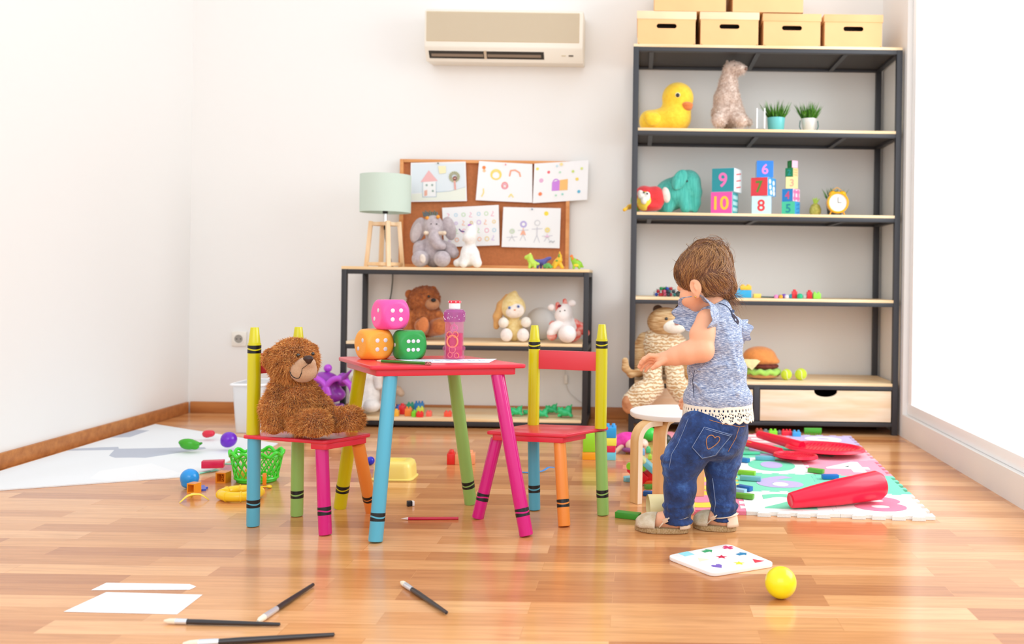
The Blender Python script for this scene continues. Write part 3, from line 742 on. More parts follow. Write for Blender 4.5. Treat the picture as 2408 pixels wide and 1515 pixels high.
z = ncube(1861, 413, 441, Yq, -6, '#f8e2a0', '3', '#f0a88c', '#f6e6b8', z, 'cream block with a pale number three in the narrow stack', None)
z = ncube(1861, 391, 413, Yq, -42, '#1f8f5c', '2', '#2aa3a3', '#f9e0b2', z, 'green block with a teal number two below the top of the narrow stack', ('#fae0a4', '#f6c184', 'dots'), size=.042)
z = ncube(1863, 373, 391, Yq, -62, '#2f7f3e', '1', '#3f9a58', '#f8bcd8', z, 'tiny pink and green block at the top of the narrow stack', ('#f9c0dc', '#f7dbe8', 'dots'), size=.034)

T = Toy(4.22)
t = thing('pineapple_ornament', 'small olive green pineapple ornament between the blocks and the yellow clock', 'ornament', (*T.p(1917, 500).xy, Z))
g = G().rev([(0, 0), (.018, .002), (.027, .016), (.027, .034), (.019, .052), (.008, .060), (0, .061)], Matrix.Translation((T.p(1917, 500).x, T.Y, Z)), 20)
g.obj('fruit', mat('pineapple_olive', '#c6c063', .6, col2='#a9a548', nscale=90, bump=.8, bscale=120), t)
g = G()
for k in range(9):
    a_ = k*2.4; q = .4+.6*(k % 3)/2; c = Vector((T.p(1917, 500).x, T.Y, Z+.057)); g.cyl(c, c+Vector((math.cos(a_)*.02*q, math.sin(a_)*.02*q, .034-.01*q)), .007, .001, n=6)
g.obj('crown_leaves', mat('pineapple_green', '#b5d957', .6), t)
rest(t, Z)
Z += .0006
c = P(1969, 500, 4.16); R_c = .049
t = thing('alarm_clock', 'round yellow alarm clock cut by the right edge of the photo', 'clock', (c.x, 4.17, Z))
zc = Z+.055
My = mat('clock_yellow', '#f7b416', .25, coat=.4)
Mf = frame_to((c.x, 4.19, zc), (c.x, 4.0, zc))
G().rev([(0, 0), (R_c*.9, 0), (R_c, .006), (R_c, .034), (R_c*.9, .038), (R_c*.82, .036), (R_c*.82, .03), (0, .03)], Mf, 40, cap=False).obj('case', My, t)
G().rev([(0, .0302), (R_c*.815, .0302), (R_c*.815, .031), (0, .031)], Mf, 40, cap=False).obj('dial', mat('clock_dial', '#f1efe9', .4), t)
g = G().box((c.x, 4.158, zc+.012), (.002, .001, .026)).box((c.x+.008, 4.158, zc), (.018, .001, .002)); g.obj('hands', Mblk, t)
g = G()
for sx in (-1, 1): g.rev([(.017, 0), (.0155, .006), (.009, .012), (0, .014)], frame_to((c.x+sx*.024, 4.172, zc+.04), (c.x+sx*.05, 4.172, zc+.085)), 20)
g.obj('bells', My, t)
for sx in (-1, 1): G().cyl((c.x+sx*.026, 4.172, zc-.038), (c.x+sx*.034, 4.172, Z), .004, .003, n=10).obj('foot', My, t)
t.location.z += .004; t.location.y -= .01
G().tube([(c.x-.02, 4.172, zc+.062), (c.x, 4.172, zc+.075), (c.x+.02, 4.172, zc+.062)], .002, 6).obj('carry_handle', My, t)
cp = P(1962, 500, 4.31)
t = thing('potted_grass', 'grass in a dark pot half hidden behind the yellow clock', 'plant', (cp.x, 4.31, Z), 'potted grass on the shelving unit')
G().rev([(0, 0), (.03, 0), (.04, .075), (.036, .075), (0, .07)], Matrix.Translation((cp.x, 4.31, Z)), 24, cap=False).obj('pot', mat('dark_pot', '#57605c', .5), t)
grass('grass', (cp.x, 4.31, Z+.07), .028, .075, 120, Mgr, t, 9, .5)

# ------------------------------------------------------------------ bricks
def brick(u0, u1, v0, v1, Y, col, label, z, studs=2, rows=1, group=None, depth=None, yaw=0, rough=.3, name='toy_brick', cat='toy brick'):
    a = P(u0, v1, Y); b = P(u1, v1, Y); wd = b.x-a.x; h = (v1-v0)*Y/FPX; dp = depth or min(wd, .035); c = Vector(((a.x+b.x)/2, Y, z))
    g = G().box((0, 0, h/2), (wd, dp, h), bev=min(.0015, h*.1))
    for i in range(studs):
        for j in range(rows):
            x = wd*((i+.5)/studs-.5); y = dp*((j+.5)/rows-.5); r = min(wd/studs, dp/rows)*.31
            g.rev([(r, 0), (r, h*.14+.001), (r*.85, h*.2+.002), (0, h*.2+.0022)], Matrix.Translation((x, y, h-.0005)), 14)
    g.bm.transform(Matrix.Translation(c) @ Matrix.Rotation(math.radians(yaw), 4, 'Z'))
    return tag(g.obj(name, plastic(col, rough)), label, cat, group)

# ------------------------------------------------------------------ shelf 4
Z = SZ[3]+.0005
def lerp(a, b, t_): return a+(b-a)*t_
rng = random.Random(4)
c0 = P(1566, 700, 4.19); cols = [('red', '#d8303f'), ('blue', '#2a55c8'), ('green', '#2ca356'), ('teal', '#2f8f8c'), ('dark', '#3c4450'), ('pink', '#e86a8c')]
t = thing('net_bag', 'black net bag holding coloured beads at the left of the fourth shelf', 'bag', (c0.x, 4.19, Z))
W_, H_ = .062, .048
g = G()
for k in range(9):
    x = -W_+2*W_*(k+.5)/9; hh = H_*math.sqrt(max(.05, 1-(x/W_)**2)); g.tube([(c0.x+x, 4.19+.036*math.cos(a_)*math.sqrt(1-(x/W_)**2), Z+.001+hh*(math.sin(a_)*.98)) for a_ in [math.pi*i/12 for i in range(13)]], .0006, 5)
for k in range(1, 6):
    z_ = H_*k/6; q = math.sqrt(1-(z_/H_)**2); g.tube([(c0.x+W_*q*math.cos(a_), 4.19+.036*q*math.sin(a_), Z+z_) for a_ in [2*math.pi*i/24 for i in range(24)]], .0006, 5, closed=True)
g.obj('netting', Mblk, t)
S(.003, .004).chain([(c0.x+.055, 4.18, Z+.012), (c0.x+.075, 4.175, Z+.01), (c0.x+.085, 4.17, Z+.006)], [.012, .008, .004]).obj('gathered_end', mat('net_dark', '#4c5550', .8), t)
pts = []
for lay, (z_, n_) in enumerate(((.0085, 14), (.023, 9), (.036, 4))):
    for i in range(n_):
        k = i/n_*2*math.pi+lay; q = (.75, .62, .42)[lay]*(1 if i % 2 else .45)
        pts.append((c0.x+W_*q*math.cos(k)*.95, 4.19+.028*q*math.sin(k)*1.1, Z+z_))
for i, p in enumerate(pts):
    cn, cc = cols[(i*5+i//3) % 6]
    o = tag(G().sph(p, .0083, n=14).obj('bead', plastic(cc)), 'small %s bead inside the black net bag' % cn, 'bead', 'beads in the net bag')
def it(kind, u0, u1, v0, v1, col, label, studs=0, Y=4.17, z=Z, cat='toy brick', name='toy_brick', depth=None, yaw=0): return brick(u0, u1, v0, v1, Y, col, label, z, studs, 1, 'small toys on the fourth shelf', depth, yaw, name=name, cat=cat)
it('b', 1716, 1766, 682, 700, '#2ea6d8', 'light blue toy brick behind the child\'s neck on the fourth shelf', 3)
brick(1740, 1766, 672, 682, 4.17, '#f6c03a', 'yellow toy brick on top of the light blue brick', Z+18.3*4.17/FPX, 2, 1, 'small toys on the fourth shelf')
it('b', 1771, 1789, 690, 700, '#f4cf5e', 'small pale yellow brick right of the blue and yellow stack')
o = G().cyl(P(1790, 698, 4.15)*1, P(1832, 699, 4.17), .0032, n=12).obj('marker_pen', plastic('#2c4440')); tag(o, 'thin dark green marker lying on the fourth shelf', 'marker', 'small toys on the fourth shelf'); rest(o, Z)
for i, (u, v, r, cc, cn, nm_) in enumerate(((1825, 696, 5, '#ec8fd0', 'pink', 'left of the others'), (1835, 697, 5, '#2a62d8', 'blue', 'in the small row'), (1836, 690, 5, '#f2b233', 'amber', 'above the blue one'), (1844, 693, 6, '#8a5cc8', 'violet', 'beside the white ones'), (1850, 697, 5, '#e9e4f2', 'white', 'in the small row'), (1861, 694, 6, '#49c2e0', 'cyan', 'under the red cap'), (1881, 696, 7, '#2fc08e', 'mint', 'between the two red caps'), (1893, 697, 6, '#dff0f2', 'ice white', 'left of the second red cap'))):
    Yi = 4.15+.03*(i % 2); p = P(u, v, Yi); rr = r*Yi/FPX
    o = G().rev([(0, 0), (rr*.8, 0), (rr, rr*.3), (rr, rr*1.2), (rr*.6, rr*1.6), (0, rr*1.7)], Matrix.Translation((p.x, Yi, Z)), 16).obj('toy_peg', plastic(cc)); tag(o, '%s toy peg %s on the fourth shelf' % (cn, nm_), 'toy peg', 'small toys on the fourth shelf')
it('b', 1862, 1874, 683, 700, '#e02a33', 'upright red toy cap left of the mint peg', 1)
it('b', 1897, 1909, 684, 700, '#d9222e', 'upright red toy cap beside the lime brick', 1)
it('b', 1911, 1929, 687, 700, '#96e04a', 'lime toy brick at the right end of the small toys', 2)
# ------------------------------------------------------------------ corkboard and drawings
YC = 4.435; zt_c = CZ[0]+.0005
Mcf = pwood('cork_frame', '#e8a468', '#d38a4e'); Mcork = mat('cork', '#c4784a', .85, noise=.12, nscale=80, bump=.4, bscale=300)
c0, c1, c2_, c3 = P(942, 374, YC), P(1342, 376, YC), P(1336, 630, YC), P(936, 630, YC)
bx0, bx1, bz0, bz1 = (c0.x+c3.x)/2, (c1.x+c2_.x)/2, zt_c, c0.z
t = thing('corkboard', 'wood framed corkboard standing on the console shelf against the wall', 'board', ((bx0+bx1)/2, YC, bz0))
G().box(((bx0+bx1)/2, YC+.012, (bz0+bz1)/2), (bx1-bx0-.02, .006, bz1-bz0-.02)).obj('cork_panel', Mcork, t)
for a, b in (((bx0+.009, (bz0+bz1)/2), (.018, bz1-bz0)), ((bx1-.009, (bz0+bz1)/2), (.018, bz1-bz0)), (((bx0+bx1)/2, bz1-.008), (bx1-bx0-.037, .016)), (((bx0+bx1)/2, bz0+.008), (bx1-bx0-.037, .016))):
    G().box((a[0], YC+.005, a[1]), (b[0], .02, b[1]), bev=.002).obj('frame_rail', Mcf, t)
Mpap = mat('drawing_paper', '#f3f3f5', .8)
YPp = YC-.0075
def paper(q, label, marks, name='childs_drawing', pin=None, bow=.004):
    """sheet of paper with drawn marks; q = 4 photo corners TL TR BR BL; marks in 0..1 sheet coordinates (x right, y down)"""
    A, B, C, D = [P(u, v, YPp) for u, v in q]
    def uv(x, y, off=0):
        p = (A*(1-x)+B*x)*(1-y)+(D*(1-x)+C*x)*y
        return p+Vector((0, -bow*(2*abs(x-.5))**2-off, 0))
    n = 12; V = []; F2 = []
    for s_ in (0, -.0004):
        for i in range(n+1):
            V += [uv(i/n, 0, -s_), uv(i/n, 1, -s_)]
    m_ = 2*(n+1)
    for i in range(n):
        k = 2*i; F2 += [(k, k+1, k+3, k+2), (m_+k+2, m_+k+3, m_+k+1, m_+k)]
        F2 += [(k, k+2, m_+k+2, m_+k), (k+1, m_+k+1, m_+k+3, k+3)]
    F2 += [(0, m_, m_+1, 1), (2*n, 2*n+1, m_+2*n+1, m_+2*n)]
    o = G().raw(V, F2).obj(name, Mpap); tag(o, label, 'drawing', 'childrens drawings pinned to the corkboard')
    W_ = (B-A).length; by = {}
    for kind, col, *a in marks: by.setdefault(col, []).append((kind, a))
    for li, (col, L) in enumerate(by.items()):
        lo_ = .0006+.00035*li
        g = G()
        def stroke(pts, w_=.012):
            pp = [uv(x, y, lo_) for x, y in pts]; 
            for a_, b_ in zip(pp, pp[1:]):
                d = (b_-a_); 
                if d.length < 1e-6: continue
                nn = Vector((-d.z, 0, d.x)).normalized()*w_*W_/2; e = d.normalized()*w_*W_*.2
                g.raw([a_-e-nn, b_+e-nn, b_+e+nn, a_-e+nn], [(0, 1, 2, 3)])
        for kind, a in L:
            if kind == 'l': stroke(a[0], a[1] if len(a) > 1 else .012)
            elif kind == 'c':
                x, y, r = a[:3]; w_ = a[3] if len(a) > 3 else .014; k_ = W_/(A-D).length; stroke([(x+r*math.cos(q_), y+r*k_*math.sin(q_)) for q_ in [2*math.pi*i/16 for i in range(17)]], w_)
            elif kind == 'd':
                x, y, r = a[:3]; k_ = W_/(A-D).length; g.raw([uv(x+r*math.cos(q_), y+r*k_*math.sin(q_), lo_) for q_ in [2*math.pi*i/10 for i in range(10)]], [tuple(range(10))])
            elif kind == 'p': g.raw([uv(x, y, lo_) for x, y in a[0]], [tuple(range(len(a[0])))])
        me = g.obj('drawn_marks', mat('mark_'+col, col, .8), o)
        if me.data.polygons and me.data.polygons[0].normal.y > 0: me.data.flip_normals()
    if pin:
        g = G().cyl(uv(pin[0], pin[1], .0045), uv(pin[0], pin[1], .011), .004, .0028, n=12)
        tag(g.obj('push_pin', plastic(pin[2])), '%s push pin holding the %s' % (pin[3], pin[4]), 'push pin', 'push pins in the corkboard')
    return o
sky = '#d5e4ee'
paper([(966, 383), (1095, 380), (1098, 473), (965, 475)], 'childs drawing of a red roofed house and tree at the top left of the corkboard',
      [('p', '#e1eaf0', [(.02, .03), (.98, .03), (.98, .62), (.6, .74), (.02, .78)]), ('p', '#ecf0e4', [(.02, .8), (.6, .76), (.98, .64), (.98, .97), (.02, .97)], 1),
       ('p', '#f2f3f3', [(.22, .48), (.46, .48), (.46, .88), (.22, .88)], 2), ('p', '#efb9b9', [(.18, .5), (.33, .2), (.49, .48)], 3), ('l', '#c4d3de', [(.22, .5), (.22, .88), (.46, .88), (.46, .5)]), ('l', '#c4d3de', [(.46, .76), (.7, .74), (.98, .64)]),
       ('d', '#9cb0a8', .29, .58, .02), ('d', '#9cb0a8', .39, .58, .02), ('d', '#9cb0a8', .4, .73, .02), ('p', '#ecb3a0', [(.25, .72), (.3, .7), (.3, .84), (.25, .86)], 4), ('p', '#f5ecc2', [(.5, .1), (.64, .1), (.64, .28), (.52, .3)], 3),
       ('c', '#d9d9b4', .79, .38, .085, .03), ('c', '#d9d9b4', .79, .38, .055, .02), ('l', '#eba79c', [(.79, .38), (.8, .7)], .03), ('c', '#eba79c', .8, .42, .03, .02)], pin=(.5, .03, '#5a6b52', 'dark green', 'house drawing'), bow=.0)
paper([(1127, 379), (1252, 386), (1252, 477), (1119, 471)], 'childs drawing with yellow ring and orange arch at the top middle of the corkboard',
      [('d', '#f08a4e', .1, .16, .035), ('d', '#f7c79c', .11, .24, .03), ('c', '#f6dc7a', .33, .32, .09, .03), ('c', '#f6dc7a', .33, .34, .075, .02), ('c', '#f39ab0', .5, .6, .055, .02), ('c', '#f39ab0', .5, .62, .04, .015), ('c', '#f2a58e', .5, .57, .05, .012),
       ('l', '#f3a585', [(.58, .34), (.6, .2), (.68, .18), (.76, .24), (.78, .34)], .025), ('l', '#f3e08a', [(.1, .9), (.13, .8), (.12, .7)], .02), ('l', '#f3e08a', [(.58, .88), (.62, .8), (.66, .88)], .02)], pin=(.5, .05, '#e88a9a', 'pink', 'ring and arch drawing'))
paper([(1257, 385), (1384, 377), (1381, 470), (1253, 478)], 'childs drawing with a purple and orange house overhanging the right of the corkboard',
      [('d', '#f6e070', .06, .14, .028), ('d', '#f0717a', .27, .24, .028), ('d', '#e7b4d4', .14, .44, .04), ('p', '#cf8ae2', [(.34, .5), (.48, .46), (.48, .72), (.34, .72)]), ('p', '#f6c27a', [(.48, .46), (.63, .44), (.63, .72), (.48, .72)]), ('c', '#cf8ae2', .41, .5, .05, .02), ('d', '#f58a5e', .13, .78, .035),
       ('d', '#68b8d8', .84, .78, .03), ('d', '#f4d868', .8, .46, .03), ('d', '#c9dc76', .72, .26, .025), ('d', '#dbe68e', .88, .2, .025), ('d', '#b8e0c6', .48, .26, .02), ('d', '#b8e0c6', .42, .84, .02), ('d', '#9cd8cc', .54, .82, .02), ('d', '#c2e0ea', .42, .1, .02), ('d', '#f6e0a0', .5, .06, .03)])
marks = []; rr = random.Random(3); cols_ = ['#efb2c4', '#f3d79a', '#bcd9ea', '#d9c6ea', '#c9e3c0', '#f5c4ac']
for j in range(4):
    for i in range(7): marks.append(('c' if (i+j) % 3 else 'l', cols_[(i*2+j) % 6], *((.1+i*.135, .2+j*.21, .022+rr.random()*.015) if (i+j) % 3 else ([(.08+i*.135, .15+j*.2), (.12+i*.13, .18+j*.2), (.08+i*.13, .26+j*.2), (.13+i*.13, .27+j*.2)],))))
paper([(1040, 489), (1173, 482), (1175, 577), (1045, 581)], 'childs practice sheet of pale coloured numbers behind the grey plush elephant', marks)
st = [('d', '#f6df52', .75, .14, .04)]
for x, y, h_, hc, bc in ((.36, .42, .36, '#bcb2e2', '#f3b49a'), (.6, .38, .44, '#cfd0d4', '#d0d0da'), (.17, .6, .2, '#cfdbc8', '#cfd3d6'), (.78, .55, .24, '#f1df98', '#e9c4dc')):
    st += [('c', hc, x, y, .045 if h_ > .3 else .03, .03 if hc != '#cfd0d4' else .012), ('l', bc, [(x, y+.1), (x, y+h_*.7)], .014), ('l', '#c9c9d3', [(x-.09, y+.16), (x+.09, y+.14)], .01), ('l', '#c9c9d3', [(x-.05, y+h_+.05), (x, y+h_*.7), (x+.05, y+h_+.05)], .01)]
    if bc in ('#f3b49a', '#e9c4dc'): st.append(('p', bc, [(x-.05, y+h_*.75), (x-.015, y+.14), (x+.015, y+.14), (x+.05, y+h_*.75)]))
st += [('l', '#b9bcc2', [(.82, .86), (.85, .82), (.88, .86), (.91, .82)], .014)]
paper([(1184, 487), (1319, 490), (1316, 584), (1180, 581)], 'childs drawing of a stick figure family at the bottom right of the corkboard', st, pin=(.5, .04, '#4f7fa0', 'blue', 'family drawing'))

# ------------------------------------------------------------------ table lamp
YL = 4.215; T = Toy(YL); zc = CZ[0]+.0005
lc = T.p(904, 640); lx = lc.x
t = thing('table_lamp', 'wooden frame table lamp with pale green drum shade on the console shelf', 'lamp', (lx, YL, zc))
zt, zb2 = T.p(904, 412).z, T.p(904, 500).z; rs = T.r(58.5)
g = G().rev([(rs, zb2), (rs, zt), (rs-.002, zt), (rs-.002, zb2)], Matrix.Translation((lx, YL, 0)), 56, cap=False); bm_ = g.bm
# join the two rims
vs = list(bm_.verts); n_ = 56
for i in range(n_): bm_.faces.new((vs[i], vs[(i+1) % n_], vs[3*n_+(i+1) % n_], vs[3*n_+i]))
sh = g.obj('lamp_shade', mat('shade_green', '#ccdccf', .85, bump=.3, bscale=700), t)
g = G()
for k in range(3):
    a_ = k*2*math.pi/3+.4; g.tube([(lx, YL, zb2+.03), (lx+(rs-.002)*math.cos(a_), YL+(rs-.002)*math.sin(a_), zb2+.03)], .0012, 6)
g.obj('shade_spokes', mat('chrome', '#d8d8d6', .15, metal=1), t)
G().rev([(0, 0), (.011, 0), (.012, .006), (.012, .03), (.009, .045), (0, .045)], Matrix.Translation((lx, YL, T.p(904, 503).z)), 20).obj('socket', Mblk, t)
G().cyl((lx, YL, T.p(904, 524).z), (lx, YL, T.p(904, 503).z), .0085, n=20).obj('stem', mat('chrome', '', 1), t)
Mlw = pwood('lamp_pine', '#f5d9b4', '#e8bb86', 'Z'); ztp = T.p(904, 523).z; yaw = math.radians(-24)
def lp(x, y, z): return Vector((lx+x*math.cos(yaw)-y*math.sin(yaw), YL+x*math.sin(yaw)+y*math.cos(yaw), z))
for sx in (-1, 1):
    for sy in (-1, 1):
        a = lp(sx*.064, sy*.05, zc); b = lp(sx*.048, sy*.04, ztp+.004); M = frame_to(a, b)
        g = G().box((0, 0, (b-a).length/2), (.018, .018, (b-a).length), bev=.001); g.bm.transform(M); 
        for v in g.bm.verts: v.co.z = max(v.co.z, zc)
        g.obj('leg', Mlw, t)
for z_, hx, hy in ((ztp-.008, .040, .030), (zc+.012, .055, .041)):
    for sy in (-1, 1): g = G().box((0, 0, 0), (2*hx-.004, .014, .016), bev=.001); g.bm.transform(Matrix.Translation(lp(0, sy*(hy+.009), z_)) @ Matrix.Rotation(yaw, 4, 'Z')); g.obj('rail', Mlw, t)
    for sx in (-1, 1): g = G().box((0, 0, 0), (.014, 2*hy-.002, .016), bev=.001); g.bm.transform(Matrix.Translation(lp(sx*(hx+.009), 0, z_)) @ Matrix.Rotation(yaw, 4, 'Z')); g.obj('rail', Mlw, t)
g = G().box((0, 0, 0), (.09, .02, .012), bev=.001); g.bm.transform(Matrix.Translation(lp(0, 0, ztp-.006)) @ Matrix.Rotation(yaw, 4, 'Z')); g.obj('cross_rail', Mlw, t)
Mcord = mat('cord_grey_green', '#7f8a74', .6)
G().rev([(0, 0), (.006, .002), (.007, .015), (.004, .022), (0, .022)], Matrix.Translation((lx, YL, ztp-.036)), 14).obj('cord_grip', Mblk, t)
pts = [(lx, YL, ztp-.034), (lx+.002, YL+.005, ztp-.08), (lx+.012, YL+.02, ztp-.13), (lx+.010, YL+.07, zc+.03), (lx-.01, YL+.13, zc+.006), (lx-.026, CY1+.006, zc+.004), (lx-.028, CY1+.010, zc-.03)]
q = [P(923, 660, WY-.012), P(920, 690, WY-.012), P(916, 708, WY-.02)]
def smooth(pts, n=6):
    pts = [Vector(p) for p in pts]; out = []
    for i in range(len(pts)-1):
        p0, p1, p2, p3 = pts[max(i-1, 0)], pts[i], pts[i+1], pts[min(i+2, len(pts)-1)]
        for k in range(n):
            t_ = k/n; out.append(.5*((2*p1)+(p2-p0)*t_+(2*p0-5*p1+4*p2-p3)*t_*t_+(3*p1-p0-3*p2+p3)*t_**3))
    return out+[pts[-1]]
G().tube(smooth(pts+q), .0028, 8).obj('cord', mat('cord_dark', '#565a52', .6), t)
p = P(916, 711, WY-.018); G().rev([(.004, .012), (.016, .006), (.018, -.004), (.012, -.016), (0, -.018)], Matrix.Translation(p), 18).obj('plug', Mblk, t)
# white adapter with cord at the right under the console
a = P(1331, 892, WY-.012)
t = thing('power_adapter', 'small white cord switch hanging behind the right end of the console shelf', 'switch', a)
G().box(a, (.017, .012, .045), bev=.004).obj('switch_body', mat('outlet_white', '', 1), t)
G().tube(smooth([a+Vector((-.004, 0, .022)), a+Vector((-.006, .004, .1)), a+Vector((-.01, .006, .2)), a+Vector((-.02, .006, .30))]), .0018, 6).obj('cord', mat('cord_white', '#d9d6cf', .5), t)
G().tube(smooth([a+Vector((0, 0, -.022)), a+Vector((.02, .004, -.07)), a+Vector((.07, .004, -.11)), a+Vector((.10, .0, -.125))]), .0018, 6).obj('cord', mat('cord_white', '', 1), t)

# ------------------------------------------------------------------ toys on the console top
T = Toy(4.25); Z = zc
t = thing('elephant_plush', 'grey plush elephant with cream tusks sitting beside the lamp', 'stuffed toy', (*T.p(1019, 620).xy, Z))
Me = plush('#c6babd', '#b2a5a9')
s = S(.0035, .02)
s.ell(T.p(1021, 592, 4), T.r(30, 28, 36)).ell(T.p(1019, 533), T.r(24, 24, 28)).chain([T.p(1020, 545, -16), T.p(1022, 562, -26), T.p(1030, 575, -30), T.p(1040, 578, -34)], T.r(14, 11, 9, 9)).ell(T.p(1020, 558), T.r(16, 14, 16))
s.obj('body', Me, t)
for (u, v, ru, rv, an, d) in ((983, 541, 17, 32, 18, 2), (1057, 537, 15, 28, -14, 6)): S(.003, .01).ell(T.p(u, v, d), T.r(ru, 6, rv), T.rot(an)).ell(T.p(u+(8 if u < 1019 else -6), v-8, d), T.r(14, 7, 18)).obj('ear', Me, t)
S(.003, .01).ell(T.p(981, 545, -3), T.r(12, 4, 25), T.rot(18)).obj('ear_lining', plush('#d3c8ca'), t)
for u, u2 in ((1009, 1001), (1030, 1045)): S(.0025, .005).cap(T.p(u, 548, -18), T.p(u2, 547, -30), *T.r(5, 5)).obj('tusk', plush('#f1dcc3'), t)
for pts in (((1003, 572), (988, 582), (984, 592)), ((1040, 575), (1058, 586), (1066, 594))): S(.003, .01).chain([T.p(*pts[0], 0), T.p(*pts[1], -10), T.p(*pts[2], -14)], T.r(12, 15, 13)).obj('arm', Me, t)
for u in (988, 1040): S(.003, .01).cap(T.p(u+(12 if u < 1019 else -6), 606, -4), T.p(u, 608, -34), *T.r(16, 19)).obj('leg', Me, t)
S(.003).ell(T.p(994, 607, -52), T.r(7, 2.5, 11), T.rot(-10)).obj('foot_patch', plush('#eadcd0'), t)
g = G().sph(T.p(1014, 526, -23), T.r(1.8), n=10).sph(T.p(1027, 526, -23), T.r(1.8), n=10); g.obj('eyes', Meye, t)
cr = thing_c = bpy.data.objects.new('crown', None)
bpy.data.objects.remove(cr)
g = G().use(mat('crown_olive', '#76703f', .6, col2='#5c6470', nscale=40))
for k in range(7):
    x = -18+5*k; g.cyl(T.p(1016+x*.9, 508, 0), T.p(1014+x*1.1, 497-3*(k % 2), -2), T.r(5), T.r(1.5), n=6)
g.obj('crown', None, t)
G().sph(T.p(1005, 512, -14), T.r(4.5), n=12).sph(T.p(1030, 509, -14), T.r(4.5), n=12).obj('crown_beads', plastic('#ee9b2a'), t)
rest(t, Z)
T = Toy(4.19)
t = thing('unicorn_plush', 'small white plush animal with a purple mane tuft next to the grey elephant', 'stuffed toy', (*T.p(1103, 620).xy, Z))
s = S(.003, .02)
s.ell(T.p(1104, 600, 4), T.r(21, 20, 28)).ell(T.p(1108, 554), T.r(15, 17, 24)).ell(T.p(1100, 560, -12), T.r(12, 12, 12)).cap(T.p(1098, 600, -8), T.p(1090, 622, -14), *T.r(10, 9)).cap(T.p(1114, 600, -4), T.p(1122, 620, -10), *T.r(12, 11)).cap(T.p(1094, 615, 6), T.p(1075, 620, 2), *T.r(12, 9))
s.obj('body', Mwhp, t)
S(.002, .004).ell(T.p(1105, 532, -2), T.r(5, 5, 4)).obj('mane_tuft', plush('#b46fd0'), t)
G().tube(smooth([T.p(1080, 540, -16), T.p(1084, 545, -18), T.p(1092, 546, -21)], 4), T.r(1.6), 6).obj('lashes', mat('lash_purple', '#5a3f80', .6), t)
for u in (1100, 1116): S(.002, .004).cap(T.p(u, 536, 4), T.p(u, 527, 4), *T.r(4, 2)).obj('ear', Mwhp, t)
rest(t, Z)
def dino(pts, rs, legs, cols, label, Y, z, extra=None, group='toy dinosaurs on the console shelf', name='toy_dinosaur', head=None):
    T = Toy(Y); c = T.p(*pts[len(pts)//2][:2]); t = thing(name, label, 'toy animal', (c.x, Y, z), group)
    S(.0018, .006).chain([T.p(*p) for p in pts], T.r(*rs)).obj('body', plastic(cols[0], .4), t)
    for a, b, r in legs: S(.0016, .004).cap(T.p(*a), T.p(*b), T.r(r), T.r(r*.8)).obj('leg', plastic(cols[0], .4), t)
    if extra:
        for nm_, col, L in extra:
            s = S(.0016, .004)
            for (u, v, d, ru, rv) in L: s.ell(T.p(u, v, d), T.r(ru, (ru+rv)/2, rv))
            s.obj(nm_, plastic(col, .4), t)
    rest(t, z); return t
dino([(1238, 606, 0), (1246, 604, 0), (1248, 613, 0), (1253, 620, 0), (1266, 621, 2)], (5, 6, 7, 8, 3), [((1247, 620, -4), (1245, 629, -5), 4), ((1257, 621, -4), (1258, 629, -5), 4), ((1250, 620, 5), (1249, 629, 6), 4)], ['#b9d84e'], 'lime green toy dinosaur at the left end of the toy dinosaurs', 4.16, Z, [('crest', '#e8e070', [(1247, 599, 0, 3, 4)])])
dino([(1258, 612, 0), (1268, 616, 0), (1278, 616, 0), (1287, 609, 0), (1293, 607, 0)], (2.5, 6, 7, 4, 4), [((1267, 618, -4), (1264, 629, -5), 3.5), ((1279, 618, -4), (1280, 629, -5), 3.5), ((1272, 618, 5), (1272, 629, 6), 3.5)], ['#5d5aa8'], 'dark purple four legged toy dinosaur beside the lime one', 4.22, Z)
dino([(1282, 625, 0), (1289, 624, 0), (1297, 627, 0)], (5, 6, 3), [((1287, 625, -3), (1286, 629, -4), 3), ((1293, 625, -3), (1294, 629, -4), 3)], ['#63a84e'], 'smallest green toy dinosaur lying in front of the purple one', 4.14, Z)
dino([(1303, 625, 0), (1310, 618, 0), (1315, 612, 0), (1317, 603, 0), (1316, 593, 0)], (6, 8, 7, 4, 1.5), [((1307, 622, -5), (1303, 629, -6), 5), ((1317, 621, -4), (1322, 629, -5), 5)], ['#f0b722'], 'yellow toy dinosaur with a raised pointed tail', 4.17, Z, [('markings', '#7c9a2a', [(1315, 603, -2, 3, 6), (1310, 614, -6, 4, 3)])])
dino([(1344, 604, 0), (1348, 612, 0), (1354, 618, 0), (1362, 622, 0), (1371, 628, 2)], (3.5, 5, 9, 7, 2), [((1351, 622, -5), (1349, 630, -6), 4), ((1360, 622, -5), (1362, 630, -6), 4)], ['#94c92c'], 'green and yellow toy dinosaur with orange head at the right end of the console shelf', 4.16, Z, [('head', '#ee7a2c', [(1344, 603, 0, 4, 4), (1347, 609, -3, 3, 4)]), ('belly', '#f2d335', [(1355, 624, -6, 7, 4)]), ('back_patch', '#d6402c', [(1357, 612, -4, 3, 2.5)])])

